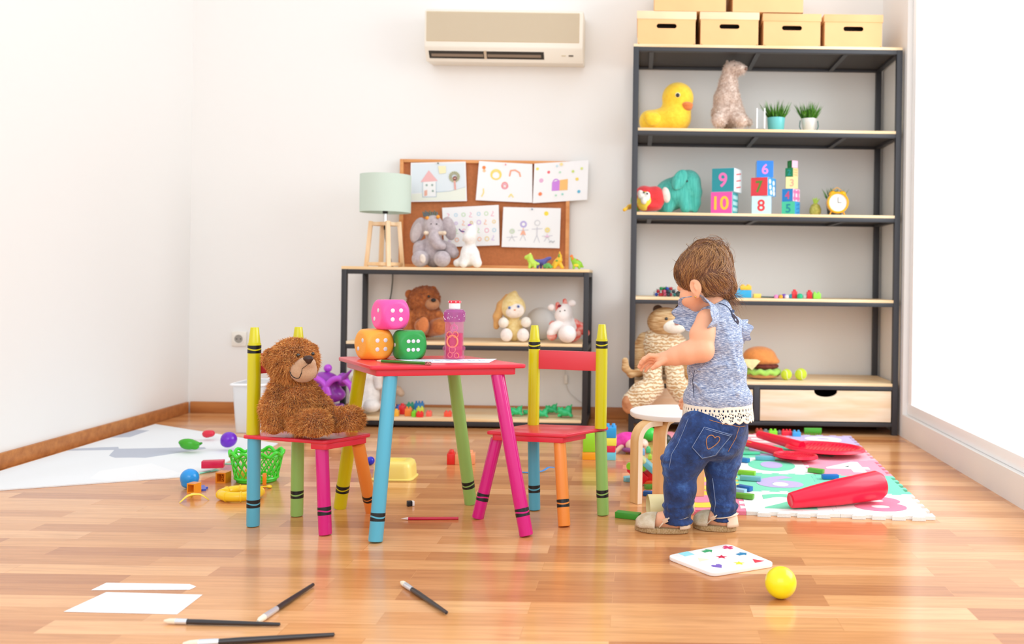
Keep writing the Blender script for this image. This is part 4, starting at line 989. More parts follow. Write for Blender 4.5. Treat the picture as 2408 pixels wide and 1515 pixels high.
# ------------------------------------------------------------------ toys on the middle board
Z = CZ[1]+.0005; T = Toy(4.28)
Mbr = plush('#c87840', '#aa5e30')
t = thing('teddy_bear', 'brown teddy bear sitting on the middle board of the console shelf', 'stuffed toy', (*T.p(1000, 803).xy, Z))
s = S(.004, .02)
s.ell(T.p(1001, 768), T.r(40, 32, 38)).ell(T.p(995, 722), T.r(36, 32, 31)).ell(T.p(1004, 712), T.r(26, 26, 20))
b = s.obj('body', Mbr, t); strands('fur', s.V, s.F, Mbr, t, 9000, .010, .0009, jitter=.5)
S(.003, .006).ell(T.p(962, 708, -4), T.r(10, 6, 11)).obj('ear', Mbr, t); S(.003, .006).ell(T.p(1018, 697, 8), T.r(9, 6, 9)).obj('ear', Mbr, t)
S(.003, .01).ell(T.p(1016, 731, -24), T.r(17, 14, 14)).obj('muzzle', plush('#c48a62'), t)
G().sph(T.p(1019, 722, -38), (T.r(6), T.r(4), T.r(4.5)), n=14).obj('nose', Mblk, t)
G().sph(T.p(1008, 713, -31), T.r(3.2), n=12).obj('eye', Meye, t)
S(.003, .012).cap(T.p(972, 757, -10), T.p(960, 790, -16), *T.r(14, 14)).obj('arm', Mbr, t); S(.003, .012).cap(T.p(1030, 757, -10), T.p(1050, 785, -6), *T.r(12, 12)).obj('arm', Mbr, t)
S(.003, .012).cap(T.p(998, 788, -10), T.p(992, 783, -52), *T.r(18, 17)).obj('leg', Mbr, t); S(.003, .01).ell(T.p(995, 780, -66), T.r(12, 5, 18), T.rot(8)).obj('foot_pad', plush('#d9824c'), t)
S(.003, .012).cap(T.p(1015, 788, -10), T.p(1034, 784, -40), *T.r(19, 20)).obj('leg', Mbr, t)
rest(t, Z)
T = Toy(4.22); Mby = plush('#f6e0a6', '#ecd08a')
t = thing('bunny_plush', 'pale yellow plush bunny doll with one long tan ear on the middle board', 'stuffed toy', (*T.p(1209, 806).xy, Z))
S(.003, .02).ell(T.p(1209, 780), T.r(21, 18, 27)).ell(T.p(1206, 727), T.r(30, 27, 29)).ell(T.p(1205, 703), T.r(12, 10, 10)).cap(T.p(1204, 703), T.p(1211, 692), *T.r(7, 4)).obj('body', Mby, t)
S(.003, .012).chain([T.p(1192, 700, -2), T.p(1178, 722, -6), T.p(1170, 748, -8), T.p(1167, 772, -8)], T.r(5, 9, 10, 7)).obj('ear', plush('#e0ab6a'), t)
S(.003, .012).ell(T.p(1211, 734, -18), T.r(22, 12, 18)).ell(T.p(1203, 741, -20), T.r(12, 10, 9)).obj('face', plush('#fbefe2'), t)
for u, v in ((1198, 728), (1219, 725)):
    G().sph(T.p(u, v, -28.5), (T.r(3.6), T.r(2), T.r(3.6)), n=12).obj('iris', plastic('#8aa3dc'), t); G().sph(T.p(u, v, -30), (T.r(1.9), T.r(1.4), T.r(1.9)), n=10).obj('pupil', plastic('#27345f'), t)
S(.002, .004).ell(T.p(1210.5, 733, -31), T.r(3, 2, 1.8)).obj('nose', plush('#f2a880'), t)
for u, v in ((1184, 763), (1237, 762)):
    S(.003, .01).cap(T.p(u+(14 if u < 1209 else -14), 764, -4), T.p(u, v, -18), *T.r(8, 9)).obj('arm', Mby, t); S(.003, .01).ell(T.p(u, v, -22), T.r(12, 11, 12.5)).obj('hand', plush('#fbf2e4'), t)
for u in (1191, 1230):
    S(.003, .01).cap(T.p(u+(8 if u < 1209 else -8), 793, 0), T.p(u, 793, -20), *T.r(12, 13)).obj('leg', Mby, t); S(.003, .01).ell(T.p(u, 792, -26), T.r(14, 10, 15.5)).obj('foot', plush('#faeee8'), t)
rest(t, Z)
T = Toy(4.36); c = T.p(1272, 765)
o = S(.004, .01).ell((c.x, 4.36, Z+T.r(38)), T.r(36, 30, 38)).obj('cushion_ball', mat('pearl_white', '#e4e4e2', .5, sheen=.3)); tag(o, 'round pearl white ball between the bunny and the red and white cow', 'ball')
rest(o, Z)
T = Toy(4.19)
Mcow = mat('cow_white', '#f9f0ec', .9, bump=.7, bscale=240, sheen=.3)
Mred2 = mat('cow_red', '#e0493e', .9, col2='#f3b9ac', nscale=42, bump=.7, bscale=240)
t = thing('cow_plush', 'red and white patchwork plush cow at the right end of the middle board', 'stuffed toy', (*T.p(1330, 808).xy, Z))
S(.003, .015).ell(T.p(1325, 749, -2), T.r(21, 20, 19)).ell(T.p(1328, 735), T.r(15, 15, 15)).ell(T.p(1333, 778, 6), T.r(25, 22, 29)).obj('body', Mcow, t)
S(.003, .01).ell(T.p(1343, 788, 14), T.r(26, 22, 24)).obj('back', Mred2, t)
for u, v, an in ((1311, 727, -18), (1328, 719, 14)): S(.0025, .006).cap(T.p(u+2, v+10, 2), T.p(u, v-5, 0), *T.r(7, 5)).obj('horn', Mred2, t)
for u, v in ((1297, 730), (1345, 720)): S(.0025, .006).ell(T.p(u, v, 2), T.r(9, 5, 8)).obj('ear', Mcow, t)
S(.0025, .006).ell(T.p(1316, 727, -8), T.r(5, 4, 4)).obj('bow', plush('#8f2136'), t)
G().sph(T.p(1317, 739, -19), T.r(1.6), n=10).sph(T.p(1328, 737, -19), T.r(1.6), n=10).obj('eyes', Meye, t)
S(.003, .012).chain([T.p(1318, 768, -6), T.p(1304, 778, -14), T.p(1297, 790, -18)], T.r(12, 12, 11)).obj('arm', Mcow, t)
S(.003, .01).ell(T.p(1298, 797, -16), T.r(12, 12, 11)).ell(T.p(1300, 770, -2), T.r(9, 9, 9)).obj('hand', Mred2, t)
S(.003, .012).cap(T.p(1335, 790, -6), T.p(1334, 792, -30), *T.r(18, 21)).obj('leg', Mcow, t)
S(.003, .012).chain([T.p(1350, 768, 8), T.p(1366, 778, 12), T.p(1378, 790, 14)], T.r(12, 11, 9)).obj('arm', Mred2, t)
rest(t, Z)

# ------------------------------------------------------------------ toys on the bottom board
Z = CZ[2]+.0005; gp = 'toy bricks on the bottom board of the console shelf'
for (u0, u1, h, Y, col, lab, st_) in ((925, 938, 17, 4.16, '#f2b43a', 'amber toy brick at the left end of the row on the bottom board', 1), (931, 943, 14, 4.33, '#2f6fd0', 'blue toy brick behind the amber one on the bottom board', 1), (939, 953, 26, 4.22, '#e2262c', 'tall red toy brick on the bottom board of the console shelf', 1),
      (953, 968, 22, 4.17, '#f58634', 'orange toy brick right of the tall red one', 2), (957, 973, 20, 4.34, '#1fae8c', 'teal toy brick at the back of the bottom board', 2), (969, 979, 16, 4.15, '#7ed321', 'narrow lime toy brick on the bottom board', 1), (975, 996, 26, 4.30, '#1f7fc4', 'wide blue toy brick at the back of the bottom board', 3),
      (980, 996, 20, 4.215, '#d7e04a', 'yellow green toy brick between lime and red ones', 2), (980, 995, 14, 4.145, '#ea2a28', 'low red toy brick in front of the yellow green one', 2), (1003, 1015, 14, 4.17, '#f5695a', 'salmon toy brick standing alone on the bottom board', 2), (1045, 1062, 14, 4.17, '#f4543a', 'red orange toy brick furthest right of the row on the bottom board', 2)):
    v1 = 985; brick(u0, u1, v1-h*.8, v1, Y, col, lab, Z, st_, 1, gp, depth=.026)
fr = '#2fc077'
for (u, r, Y, lab) in ((1215, 13, 4.20, 'green toy frog at the left of the frogs on the bottom board'), (1239, 8, 4.24, 'small green toy frog half hidden by the yellow chair post'), (1276, 12, 4.16, 'green toy frog right of the yellow chair post'), (1297, 13, 4.28, 'green toy frog behind and between the two front frogs'), (1329, 16, 4.17, 'largest green toy frog at the right end of the bottom board')):
    T = Toy(Y); v = 985-r*.6; c = T.p(u, v); t = thing('toy_frog', lab, 'toy animal', (c.x, Y, Z), 'green toy frogs')
    S(.002, .006).ell(T.p(u, v, 0), T.r(r, r*.9, r*.6)).ell(T.p(u-r*.7, v-r*.2, -r*.5), T.r(r*.5, r*.5, r*.5)).ell(T.p(u+r*.5, v-r*.5, 0), T.r(r*.5, r*.5, r*.5)).obj('body', plastic(fr, .35), t)
    for a_, b_ in ((-.9, -.5), (.8, -.6), (.9, .5), (-.6, .6)): S(.0018, .004).cap(T.p(u+a_*r*.6, v+2, b_*r), T.p(u+a_*r*1.05, v+r*.5, b_*r*1.3), T.r(r*.3), T.r(r*.22)).obj('leg', plastic(fr, .35), t)
    for a_ in (-.95, -.45): S(.0015, .003).ell(T.p(u+a_*r, v-r*.6, -r*.6), T.r(r*.2, r*.2, r*.2)).obj('eye_bump', plastic(fr, .35), t)
    S(.0018, .004).cap(T.p(u+r*.7, v-r*.6, 0), T.p(u+r*.95, v-r*1.1, 0), T.r(r*.22), T.r(r*.1)).obj('tail', plastic(fr, .35), t)
    rest(t, Z)
T = Toy(4.22); Mwb = plush('#f7f1ec')
t = thing('rabbit_plush', 'white plush rabbit with long pink lined ears at the left end of the bottom board', 'stuffed toy', (*T.p(853, 985).xy, Z))
S(.004, .02).ell(T.p(852, 948), T.r(34, 28, 42)).ell(T.p(853, 902), T.r(27, 25, 26)).obj('body', Mwb, t)
S(.003, .01).chain([T.p(838, 884, -8), T.p(822, 905, -14), T.p(817, 935, -16), T.p(818, 958, -16)], T.r(7, 11, 12, 9)).obj('ear', Mwb, t); S(.003, .01).chain([T.p(866, 884, -4), T.p(882, 905, -8), T.p(884, 925, -8)], T.r(7, 10, 9)).obj('ear', Mwb, t)
S(.003, .008).chain([T.p(826, 905, -24), T.p(823, 935, -27)], T.r(5, 6)).obj('ear_lining', plush('#eab79c'), t)
S(.003, .01).ell(T.p(868, 972, -26), T.r(19, 20, 15)).obj('foot', Mwb, t); S(.003, .01).ell(T.p(834, 972, -26), T.r(19, 20, 15)).obj('foot', Mwb, t)
t.location.x += .012; rest(t, Z)
T = Toy(4.345)
t = thing('teddy_bear', 'pale pink plush bear leaning behind the white rabbit on the bottom board', 'stuffed toy', (*T.p(905, 985).xy, Z))
S(.004, .02).ell(T.p(904, 952, 4), T.r(30, 24, 34)).ell(T.p(903, 915), T.r(25, 24, 23)).obj('body', plush('#f0dcd2'), t)
S(.003, .01).chain([T.p(922, 935, -12), T.p(936, 940, -14), T.p(943, 948, -14)], T.r(9, 8, 8)).obj('arm', plush('#dcc0a6'), t)
for u in (888, 918): S(.003, .01).ell(T.p(u, 895, 2), T.r(8, 5, 8)).obj('ear', plush('#f0dcd2'), t)
for u in (890, 918): S(.003, .01).ell(T.p(u, 976, -22), T.r(12, 14, 11)).obj('foot', plush('#f0dcd2'), t)
rest(t, Z)

# ------------------------------------------------------------------ purple toy buggy and plastic bin at the wall
T = Toy(4.0); c = T.p(775, 960); Mp = plastic('#8c2fa3'); Mp2 = plastic('#b546cf')
t = thing('toy_buggy', 'purple toy buggy with black wheels on the floor left of the console shelf', 'toy vehicle', (c.x, 4.0, 0))
zb_ = lambda v: T.p(760, v).z
S(.004, .03).ell(T.p(762, 900), T.r(36, 34, 26)).ell(T.p(772, 928), T.r(40, 30, 20)).obj('body', Mp, t)
G().cyl(T.p(772, 885), T.p(772, 872), T.r(4), n=12).sph(T.p(771, 866), T.r(9.5), n=18).obj('steering_knob', Mp2, t)
S(.003, .01).ell(T.p(806, 893, -14), T.r(14, 14, 16)).cap(T.p(804, 895, -34), T.p(826, 871, -50), *T.r(8, 2)).obj('rear_fin', Mp, t)
wheelz = T.r(30)
for (u, d) in ((736, -34), (792, -34), (746, 26), (800, 26)):
    cc = T.p(u, 900, d); cc.z = wheelz
    M = frame_to(cc, cc+Vector((0, -1, 0))); r = wheelz
    G().rev([(0, -.018), (r*.8, -.018), (r, -.010), (r, .010), (r*.8, .018), (r*.5, .016), (r*.5, .008), (0, .008)], M, 32, cap=False).obj('wheel', Mblk, t)
    G().rev([(0, .009), (r*.48, .009), (r*.4, .017), (r*.15, .02), (0, .02)], M, 24, cap=False).obj('wheel_hub', plastic('#e6e2df') if u in (738, 748) else plastic('#f0a27a'), t)
for u0 in (738, 796):
    pts = []
    for k in range(9):
        a_ = math.pi*(.05+.9*k/8); pts.append(T.p(u0+38*math.cos(a_)*.95, 938-48*math.sin(a_), -36))
    G().tube(smooth(pts, 3), T.r(7), 12).obj('fender', Mp2, t)
p_ = T.p(772, 930); G().box((p_.x, p_.y+.0, .092), (T.r(62), T.r(54), .05), bev=.01).obj('chassis', Mp, t)
a0 = Fz(572, 1008); Yp = 4.0
bx = P(605, 950, Yp).x; s_ = Yp/FPX
t = thing('storage_bin', 'translucent plastic bin standing behind the left crayon chair', 'storage bin', (bx, Yp, 0))
Mbin = mat('bin_plastic', '#f2f4f6', .25, alpha=.55)
hw0, hw1 = 31*s_, 37*s_; hb = P(605, 897, Yp).z
def rr(hx, hy, z, r=.015): return [(x, y, z) for x, y in rpoly([(-hx, -hy), (hx, -hy), (hx, hy), (-hx, hy)], r, 4)]
rings = [rr(hw0, .09, .001), rr(hw1, .105, hb), rr(hw1-.002, .103, hb), rr(hw0-.002, .088, .004)]
g = G(); rv = [[g.bm.verts.new(Vector(p)+Vector((bx, Yp, 0))) for p in ring] for ring in rings]; n_ = len(rv[0])
for a, b in zip(rv, rv[1:]):
    for i in range(n_): g.bm.faces.new((a[i], a[(i+1) % n_], b[(i+1) % n_], b[i]))
g.bm.faces.new(rv[0]); g.bm.faces.new(rv[3]); g.obj('tub', Mbin, t)
g = G(); g.tube([Vector(p)+Vector((bx, Yp, 0)) for p in rr(hw1+.004, .108, hb-.004)], .0055, 8, closed=True); g.obj('rim', mat('bin_rim', '#f5f6f8', .3), t)
for i, (u, v, r, col, lab) in enumerate(((612, 985, 13, '#f4c93a', 'yellow ball inside the translucent bin'), (618, 1000, 12, '#7ad65a', 'green ball inside the translucent bin'), (594, 1000, 12, '#e8e4de', 'white ball inside the translucent bin'))):
    p = P(u, v, 3.96+.03*i); p.z = .006+r*s_+(.03 if i == 0 else 0); tag(G().sph(p, r*s_, n=20).obj('toy_ball', plastic(col)), lab, 'ball', 'balls in the translucent bin')
# ------------------------------------------------------------------ on the crayon table
def die(u, Y, z, a, yaw, col, fp, lp_, label):
    x = P(u, 800, Y).x; M = Matrix.Translation((x, Y, z+a/2)) @ Matrix.Rotation(math.radians(yaw), 4, 'Z')
    t = thing('foam_die', label, 'die', (x, Y, z), 'foam dice stacked on the red table')
    g = G(); n = 14; h = a/2; R = a*.66
    # cube trimmed by a sphere: grid on each face, points pulled back inside radius R
    for ax_ in range(3):
        for sg in (-1, 1):
            grid = []
            for i in range(n+1):
                row = []
                for j in range(n+1):
                    p = [0, 0, 0]; p[ax_] = sg*h; p[(ax_+1) % 3] = -h+a*i/n; p[(ax_+2) % 3] = -h+a*j/n
                    v = Vector(p); L = v.length
                    if L > R: v *= (R+(L-R)*.06)/L
                    row.append(g.bm.verts.new(M @ v))
                grid.append(row)
            for i in range(n):
                for j in range(n): g.bm.faces.new((grid[i][j], grid[i+1][j], grid[i+1][j+1], grid[i][j+1]))
    bmesh.ops.remove_doubles(g.bm, verts=g.bm.verts, dist=1e-5)
    g.obj('foam_body', mat('foam_'+col.strip('#'), col, .38, bump=.15, bscale=300), t, 60)
    Mp = mat('pip_white', '#e3dfe6', .6); q = .19*a
    lay = {4: [(-1, -1), (1, -1), (-1, 1), (1, 1)], 6: [(-1.15, -1), (0, -1), (1.15, -1), (-1.15, 1), (0, 1), (1.15, 1)], 2: [(-1, -1), (1, 1)], 1: [(0, 0)]}
    for k, Mf in ((fp, Matrix.Rotation(math.pi/2, 4, 'X')), (lp_, Matrix.Rotation(-math.pi/2, 4, 'Z') @ Matrix.Rotation(math.pi/2, 4, 'X'))):
        for (x_, y_) in lay[k]:
            pr = a*(.072 if k != 6 else .066); kk = q*(.78 if k != 1 else 1)
            zf = min(h, R*.999)
            g = G().rev([(pr, -.001), (pr, .0006), (pr*.9, .0009), (0, .0009)], M @ Mf @ Matrix.Translation((x_*kk, y_*kk, h)), 20); g.obj('pip', Mp, t)
    return t
Zt = ZT_+.0005; da = .083
die(880, 2.575, Zt, da, 44, '#fbab3c', 4, 2, 'orange foam die with four and two pips, lower left of the stack')
die(962, 2.590, Zt, .080, 31, '#2fa04a', 6, 1, 'green foam die with six pips, lower right of the stack')
die(917, 2.583, Zt+da+.0005, da, 40, '#f655a8', 4, 2, 'pink foam die with four pips on top of the other two dice')
# bubble bottle
Yb = 2.60; bx = P(1068, 800, Yb).x; k = Yb/FPX
Mpk = bpy.data.materials.new('pink_clear'); Mpk.use_nodes = True; b_ = Mpk.node_tree.nodes['Principled BSDF']
def clear(name, col, alpha, rough=.08):
    m = mat(name, col, rough, coat=.6); m.node_tree.nodes['Principled BSDF'].inputs['Alpha'].default_value = alpha; return m
t = thing('bubble_bottle', 'pink transparent soap bubble bottle with white cap on the red table', 'bottle', (bx, Yb, Zt))
zz = lambda v: Zt+(842-v)*k*.985
r0 = 25*k
def octo(prof, m, name, n=8, rot=math.pi/8): return G().rev(prof, Matrix.Translation((bx, Yb, 0)) @ Matrix.Rotation(rot, 4, 'Z'), n, cap=False).obj(name, m, t, 25)
octo([(0, zz(842)), (r0*.98, zz(842)), (r0*1.05, zz(838)), (r0*.97, zz(834)), (r0*.97, zz(822)), (r0*1.07, zz(819)), (r0*1.07, zz(814)), (r0*.9, zz(810)), (r0*.88, zz(752))], clear('bottle_pink', '#f06ab4', .28), 'bottle_body', 16, 0)
octo([(r0*.98, zz(753)), (r0*1.02, zz(748)), (r0*1.02, zz(730)), (r0*.85, zz(724)), (r0*.45, zz(722)), (r0*.42, zz(719))], clear('bottle_violet', '#b2489c', .62), 'bottle_shoulder', 12, 0)
g = G()
rng = random.Random(8)
for k_ in range(26):
    a_ = rng.uniform(math.pi, 2*math.pi); z_ = zz(rng.uniform(731, 747)); g.sph((bx+r0*1.0*math.cos(a_), Yb+r0*1.0*math.sin(a_), z_), .0011, n=8)
g.obj('shoulder_dots', mat('dot_white', '#f7e9f4', .2), t)
octo([(0, zz(840)), (r0*.8, zz(840)), (r0*.8, zz(780)), (0, zz(780))], clear('soap_red', '#d02438', .85, .1), 'soap_liquid', 20, 0)
g = G().cyl((bx, Yb-.004, zz(760)), (bx, Yb-.004, zz(724)), .0012, n=8)
for v, r_ in ((768, 8), (768, 5), ): g.tube([(bx+r_*k*math.cos(a_), Yb-.004, zz(v)+r_*k*math.sin(a_)) for a_ in [2*math.pi*i/24 for i in range(24)]], .0011, 6, closed=True)
g.obj('bubble_wand', mat('wand_pink', '#f79ac8', .3), t)
g = G()
for du, v, r_, w_ in ((0, 799, 12, 2.6), (-7, 783, 6, 1.2), (7, 783, 6, 1.2), (-5, 831, 5, 1.2), (10, 832, 5, 1.2), (0, 818, 7, 1.4)): g.tube([(bx+du*k+r_*k*math.cos(a_), Yb-r0*.83, zz(v)+r_*1.15*k*math.sin(a_)) for a_ in [2*math.pi*i/24 for i in range(24)]], w_*k*.8, 6, closed=True)
g.obj('printed_rings', mat('ring_coral', '#f58a66', .4), t)
octo([(0, zz(722)), (13*k, zz(722)), (13.5*k, zz(720)), (13.5*k, zz(708)), (0, zz(708))], mat('white_gloss', '#fbfbfa', .15, coat=.5), 'cap', 32, 0)
octo([(14.5*k, zz(708.5)), (15*k, zz(707)), (15*k, zz(704)), (13.5*k, zz(702.5)), (0, zz(702.5))], plastic('#e83048'), 'cap_ring', 32, 0)
g = G()
for k_ in range(9):
    a_ = 2*math.pi*k_/9+.2; g.box((bx+15*k*math.cos(a_), Yb+15*k*math.sin(a_), zz(705.5)), (.002, .0025, .0026), Matrix.Rotation(a_, 4, 'Z'))
g.obj('cap_notches', MATS['white_gloss'], t)
# paper and pencil on the table
q = [Fz(930, 846, Zt), Fz(1168, 844.5, Zt), Fz(1150, 853.5, Zt), Fz(990, 853.5, Zt)]
g = G().prism([(p.x, p.y) for p in q], .0006, Matrix.Translation((0, 0, Zt))); o = tag(g.obj('paper_sheet', mat('paper_cool', '#e6ebf8', .7)), 'thin white drawing sheet lying on the red table', 'paper')
g = G(); A_, B_, C_, D_ = q
def onp(x, y): p = (A_*(1-x)+B_*x)*(1-y)+(D_*(1-x)+C_*x)*y; return Vector((p.x, p.y, Zt+.0009))
for i in range(7): g.tube(smooth([onp(.1+.12*i, .3), onp(.14+.12*i, .6), onp(.18+.12*i, .4)], 3), .0004, 4)
g.obj('pencil_scribble', mat('scribble', '#a9b4c8', .8), o)
def pencil(a, b, r, col, label, tip_at_a=True, z=0, ends=True):
    a = Vector(a); b = Vector(b); a.z = b.z = z+r*.87; d = (b-a).normalized(); L = (b-a).length
    t = thing('pencil', label, 'pencil', ((a.x+b.x)/2, (a.y+b.y)/2, z)); lt = r*5
    M = frame_to(a, b)
    G().rev([(r, lt), (r, L)], M, 6).obj('barrel', plastic(col), t, 20)
    G().rev([(r*.28, lt*.28), (r*.98, lt)], M, 12).obj('wood_tip', mat('pencil_wood', '#e2c3a8', .6), t)
    G().rev([(0, 0), (r*.28, lt*.28)], M, 10).obj('lead', mat('lead_'+col.strip('#'), col, .5), t)
    return t, M, L
a, b = Fz(882, 847, Zt+.004), Fz(990, 853, Zt+.004)
a, b = Fz(882, 849, Zt+.004), Fz(1002, 855, Zt+.004)
t, M, L = pencil(a, b, .0042, '#3c7a1e', 'green pencil with a patterned end lying on the front of the red table', z=Zt+.0008)
g = G().rev([(.0044, 0), (.0046, .003), (.0044, .014), (.003, .016), (0, .016)], M @ Matrix.Translation((0, 0, L-.001)), 12); g.obj('pencil_end', mat('pencil_end', '#d98a86', .5, col2='#3a2020', nscale=260), t)

# ------------------------------------------------------------------ big teddy bear
T = Toy(2.46); Zs = zs+.0005
Mfur = mat('fur_brown', '#d98a40', .8, col2='#b06a28', nscale=26, sheen=.25); Mfur2 = mat('fur_tip', '#f2b46a', .8, col2='#cf8a42', nscale=40, sheen=.25)
Mskin_b = mat('fur_base', '#9a5a24', .95)
t = thing('teddy_bear', 'large shaggy brown teddy bear with tan muzzle sitting on the left crayon chair', 'stuffed toy', (*T.p(690, 1020).xy, Zs))
def furry(s, name, n, parent=t, seed=1, length=.012, lay=(0, 0, -1), mask=None, wd=.0011):
    o = s.obj(name, Mskin_b, parent); m0 = mask; zlo = float(s.V[:, 2].min())+.016 if name in ('arm', 'leg', 'torso') else -1
    mask = lambda p: (p[:, 2] > zlo)*(m0(p) if m0 else 1.0)
    strands('fur', s.V, s.F, Mfur, o, int(n*.42), length, wd, lay=lay, layk=.5, seed=seed, jitter=.6, mask=mask)
    strands('fur_tips', s.V, s.F, Mfur2, o, int(n*.38), length*1.1, wd*.9, lay=lay, layk=.5, seed=seed+50, jitter=.6, mask=mask)
    return o
mz = T.p(713, 870, -32)
furry(S(.0035, .03).ell(T.p(692, 850, 0), T.r(46, 44, 43)).ell(T.p(691, 837, 0), T.r(41, 40, 33)).ell(T.p(685, 868, 0), T.r(36, 36, 24)), 'head', 30000, seed=2, mask=lambda p: (np.linalg.norm((p-np.array(mz))/np.array([T.r(31), T.r(28), T.r(29)]), axis=1) > 1.02).astype(float))
furry(S(.0035, .03).ell(T.p(694, 962, 6), T.r(50, 44, 50)).ell(T.p(693, 925, 6), T.r(38, 34, 33)), 'torso', 30000, seed=3)
furry(S(.003, .008).ell(T.p(633, 841, -14), T.r(12, 8, 19), T.rot(6)), 'ear', 5000, seed=4, length=.009)
furry(S(.003, .01).ell(T.p(734, 822, 14), T.r(9, 8, 12)), 'ear', 3000, seed=5, length=.009)
furry(S(.0035, .02).chain([T.p(655, 910, -10), T.p(643, 955, -20), T.p(645, 1000, -26)], T.r(18, 21, 21)), 'arm', 16000, seed=6)
furry(S(.0035, .02).chain([T.p(724, 910, 20), T.p(758, 950, 26), T.p(776, 972, 24)], T.r(15, 12, 12)), 'arm', 8000, seed=7)
furry(S(.0035, .02).chain([T.p(705, 994, -20), T.p(744, 998, -60)], T.r(26, 30)), 'leg', 18000, seed=8, lay=(.3, -.3, -.6))
furry(S(.0035, .02).chain([T.p(745, 990, 0), T.p(790, 990, -14), T.p(824, 986, -22)], T.r(23, 23, 26)), 'leg', 16000, seed=9, lay=(.5, 0, -.4))
Mmz = mat('muzzle_velour', '#cfa684', .9, noise=.1, nscale=300, bump=.5, bscale=700, sheen=.3)
S(.0025, .01).ell(mz, T.r(31, 28, 28)).ell(T.p(722, 853, -42), T.r(19, 20, 14)).obj('muzzle', Mmz, t)
S(.0015, .004).ell(T.p(725, 842, -66), T.r(12, 7, 7)).ell(T.p(726, 848, -66), T.r(7, 6, 7)).obj('nose', mat('nose_brown', '#3a221a', .35), t)
def on_muzzle(u, v):   # point on the front of the muzzle ellipsoid
    p = T.p(u, v, 0); c = mz; rx, ry, rz = T.r(31.6, 28.6, 28.6)
    q = 1-((p.x-c.x)/rx)**2-((p.z-c.z)/rz)**2; return Vector((p.x, c.y-ry*math.sqrt(max(q, .02)), p.z))
g = G().tube([on_muzzle(u, v)+Vector((0, -.0006, 0)) for u, v in ((702, 868), (705, 875), (710, 880), (718, 883), (724, 882), (728, 877), (731, 870))], .0010, 6).obj('mouth_stitch', Mblk, t)
G().tube([T.p(731, 851, -66), on_muzzle(731, 860)+Vector((.002, -.002, 0)), on_muzzle(731, 870)], .0007, 6).obj('muzzle_seam', Mblk, t)
G().sph(T.p(701, 834, -45), T.r(4.2), n=16).obj('eye', Meye, t); G().sph(T.p(736, 831, -28), T.r(4), n=16).obj('eye', Meye, t)
rest(t, Zs)

# ------------------------------------------------------------------ floor: left side
def cloth_poly(poly, z, amp, name, m, label, cat, n=60, thick=.004):
    xs = [p[0] for p in poly]; ys = [p[1] for p in poly]; g = G()
    a, b, c, d = [Vector((p[0], p[1], 0)) for p in poly]; top = []; rng = np.random.default_rng(2); ph = rng.random((8, 3))*6
    for i in range(n+1):
        row = []
        for j in range(n+1):
            x, y = i/n, j/n; p = (a*(1-x)+b*x)*(1-y)+(d*(1-x)+c*x)*y
            h = sum(math.sin(p.x*(3+2.3*k)+p.y*(4-1.7*k)+ph[k][0]) for k in range(6))/6; ed = min(x, 1-x, y, 1-y)*8
            p.z = z+thick+amp*max(0, h)*min(1, ed); p.x += .012*math.sin(y*9)*(x > .98); row.append(p)
        top.append(row)
    vt = [[g.bm.verts.new(p) for p in r] for r in top]; vb = [[g.bm.verts.new((p.x, p.y, z)) for p in r] for r in top]
    for i in range(n):
        for j in range(n):
            g.bm.faces.new((vt[i][j], vt[i+1][j], vt[i+1][j+1], vt[i][j+1])); g.bm.faces.new((vb[i][j], vb[i][j+1], vb[i+1][j+1], vb[i+1][j]))
    for i in range(n):
        for (A, B) in ((0, 0), (n, n)): g.bm.faces.new((vt[i][A], vb[i][A], vb[i+1][A], vt[i+1][A])); g.bm.faces.new((vt[A][i], vt[A][i+1], vb[A][i+1], vb[A][i]))
    return tag(g.obj(name, m, ang=60), label, cat)
mr = bpy.data.materials.new('rug_print'); mr.use_nodes = True; nt = mr.node_tree; bb = nt.nodes['Principled BSDF']; bb.inputs['Roughness'].default_value = .9
tc = nt.nodes.new('ShaderNodeTexCoord'); mp = nt.nodes.new('ShaderNodeMapping'); mp.inputs['Scale'].default_value = (3.2, 3.2, 3.2); mp.inputs['Rotation'].default_value = (0, 0, .5)
vo = nt.nodes.new('ShaderNodeTexVoronoi'); vo.inputs['Scale'].default_value = 1.3; rp = nt.nodes.new('ShaderNodeValToRGB'); rp.color_ramp.interpolation = 'CONSTANT'
rp.color_ramp.elements[0].color = (*lin('#e9ecef'), 1); rp.color_ramp.elements[1].position = .62; rp.color_ramp.elements[1].color = (*lin('#b9bfcc'), 1); e = rp.color_ramp.elements.new(.8); e.color = (*lin('#eef0f2'), 1)
sp = nt.nodes.new('ShaderNodeSeparateColor')
for a_, b_ in ((tc.outputs['Object'], mp.inputs[0]), (mp.outputs[0], vo.inputs['Vector']), (vo.outputs['Color'], sp.inputs[0]), (sp.outputs[0], rp.inputs[0]), (rp.outputs[0], bb.inputs['Base Color'])): nt.links.new(a_, b_)
cloth_poly([(-2.15, 2.75), (-1.49, 3.06), (-1.44, 3.67), (-2.15, 4.09)], .0005, .012, 'play_rug', mr, 'white and grey geometric play rug on the floor at the left wall', 'rug')
RZ = .006
def onrug(u, v, z=RZ): return Fz(u, v, z)
def blob(name, label, cat, u, v, r, col, pts, z=0, k=.006, h=.0025, d=None, mt=None, group=None):
    """small toy made of blended lumps: pts = (du, dv, dd, ru, rd, rv) in photo pixels round (u, v); stands at floor depth of its base pixel"""
    Y = Fz(u, v, z).y if d is None else d; T = Toy(Y); s = S(h, k)
    for (a, b, c, x, y, w_) in pts: s.ell(T.p(u+a, v-r+b, c), T.r(x, y, w_))
    o = s.obj(name, mt or plastic(col, .22)); tag(o, label, cat, group); return rest(o, z)
Z_r = .016
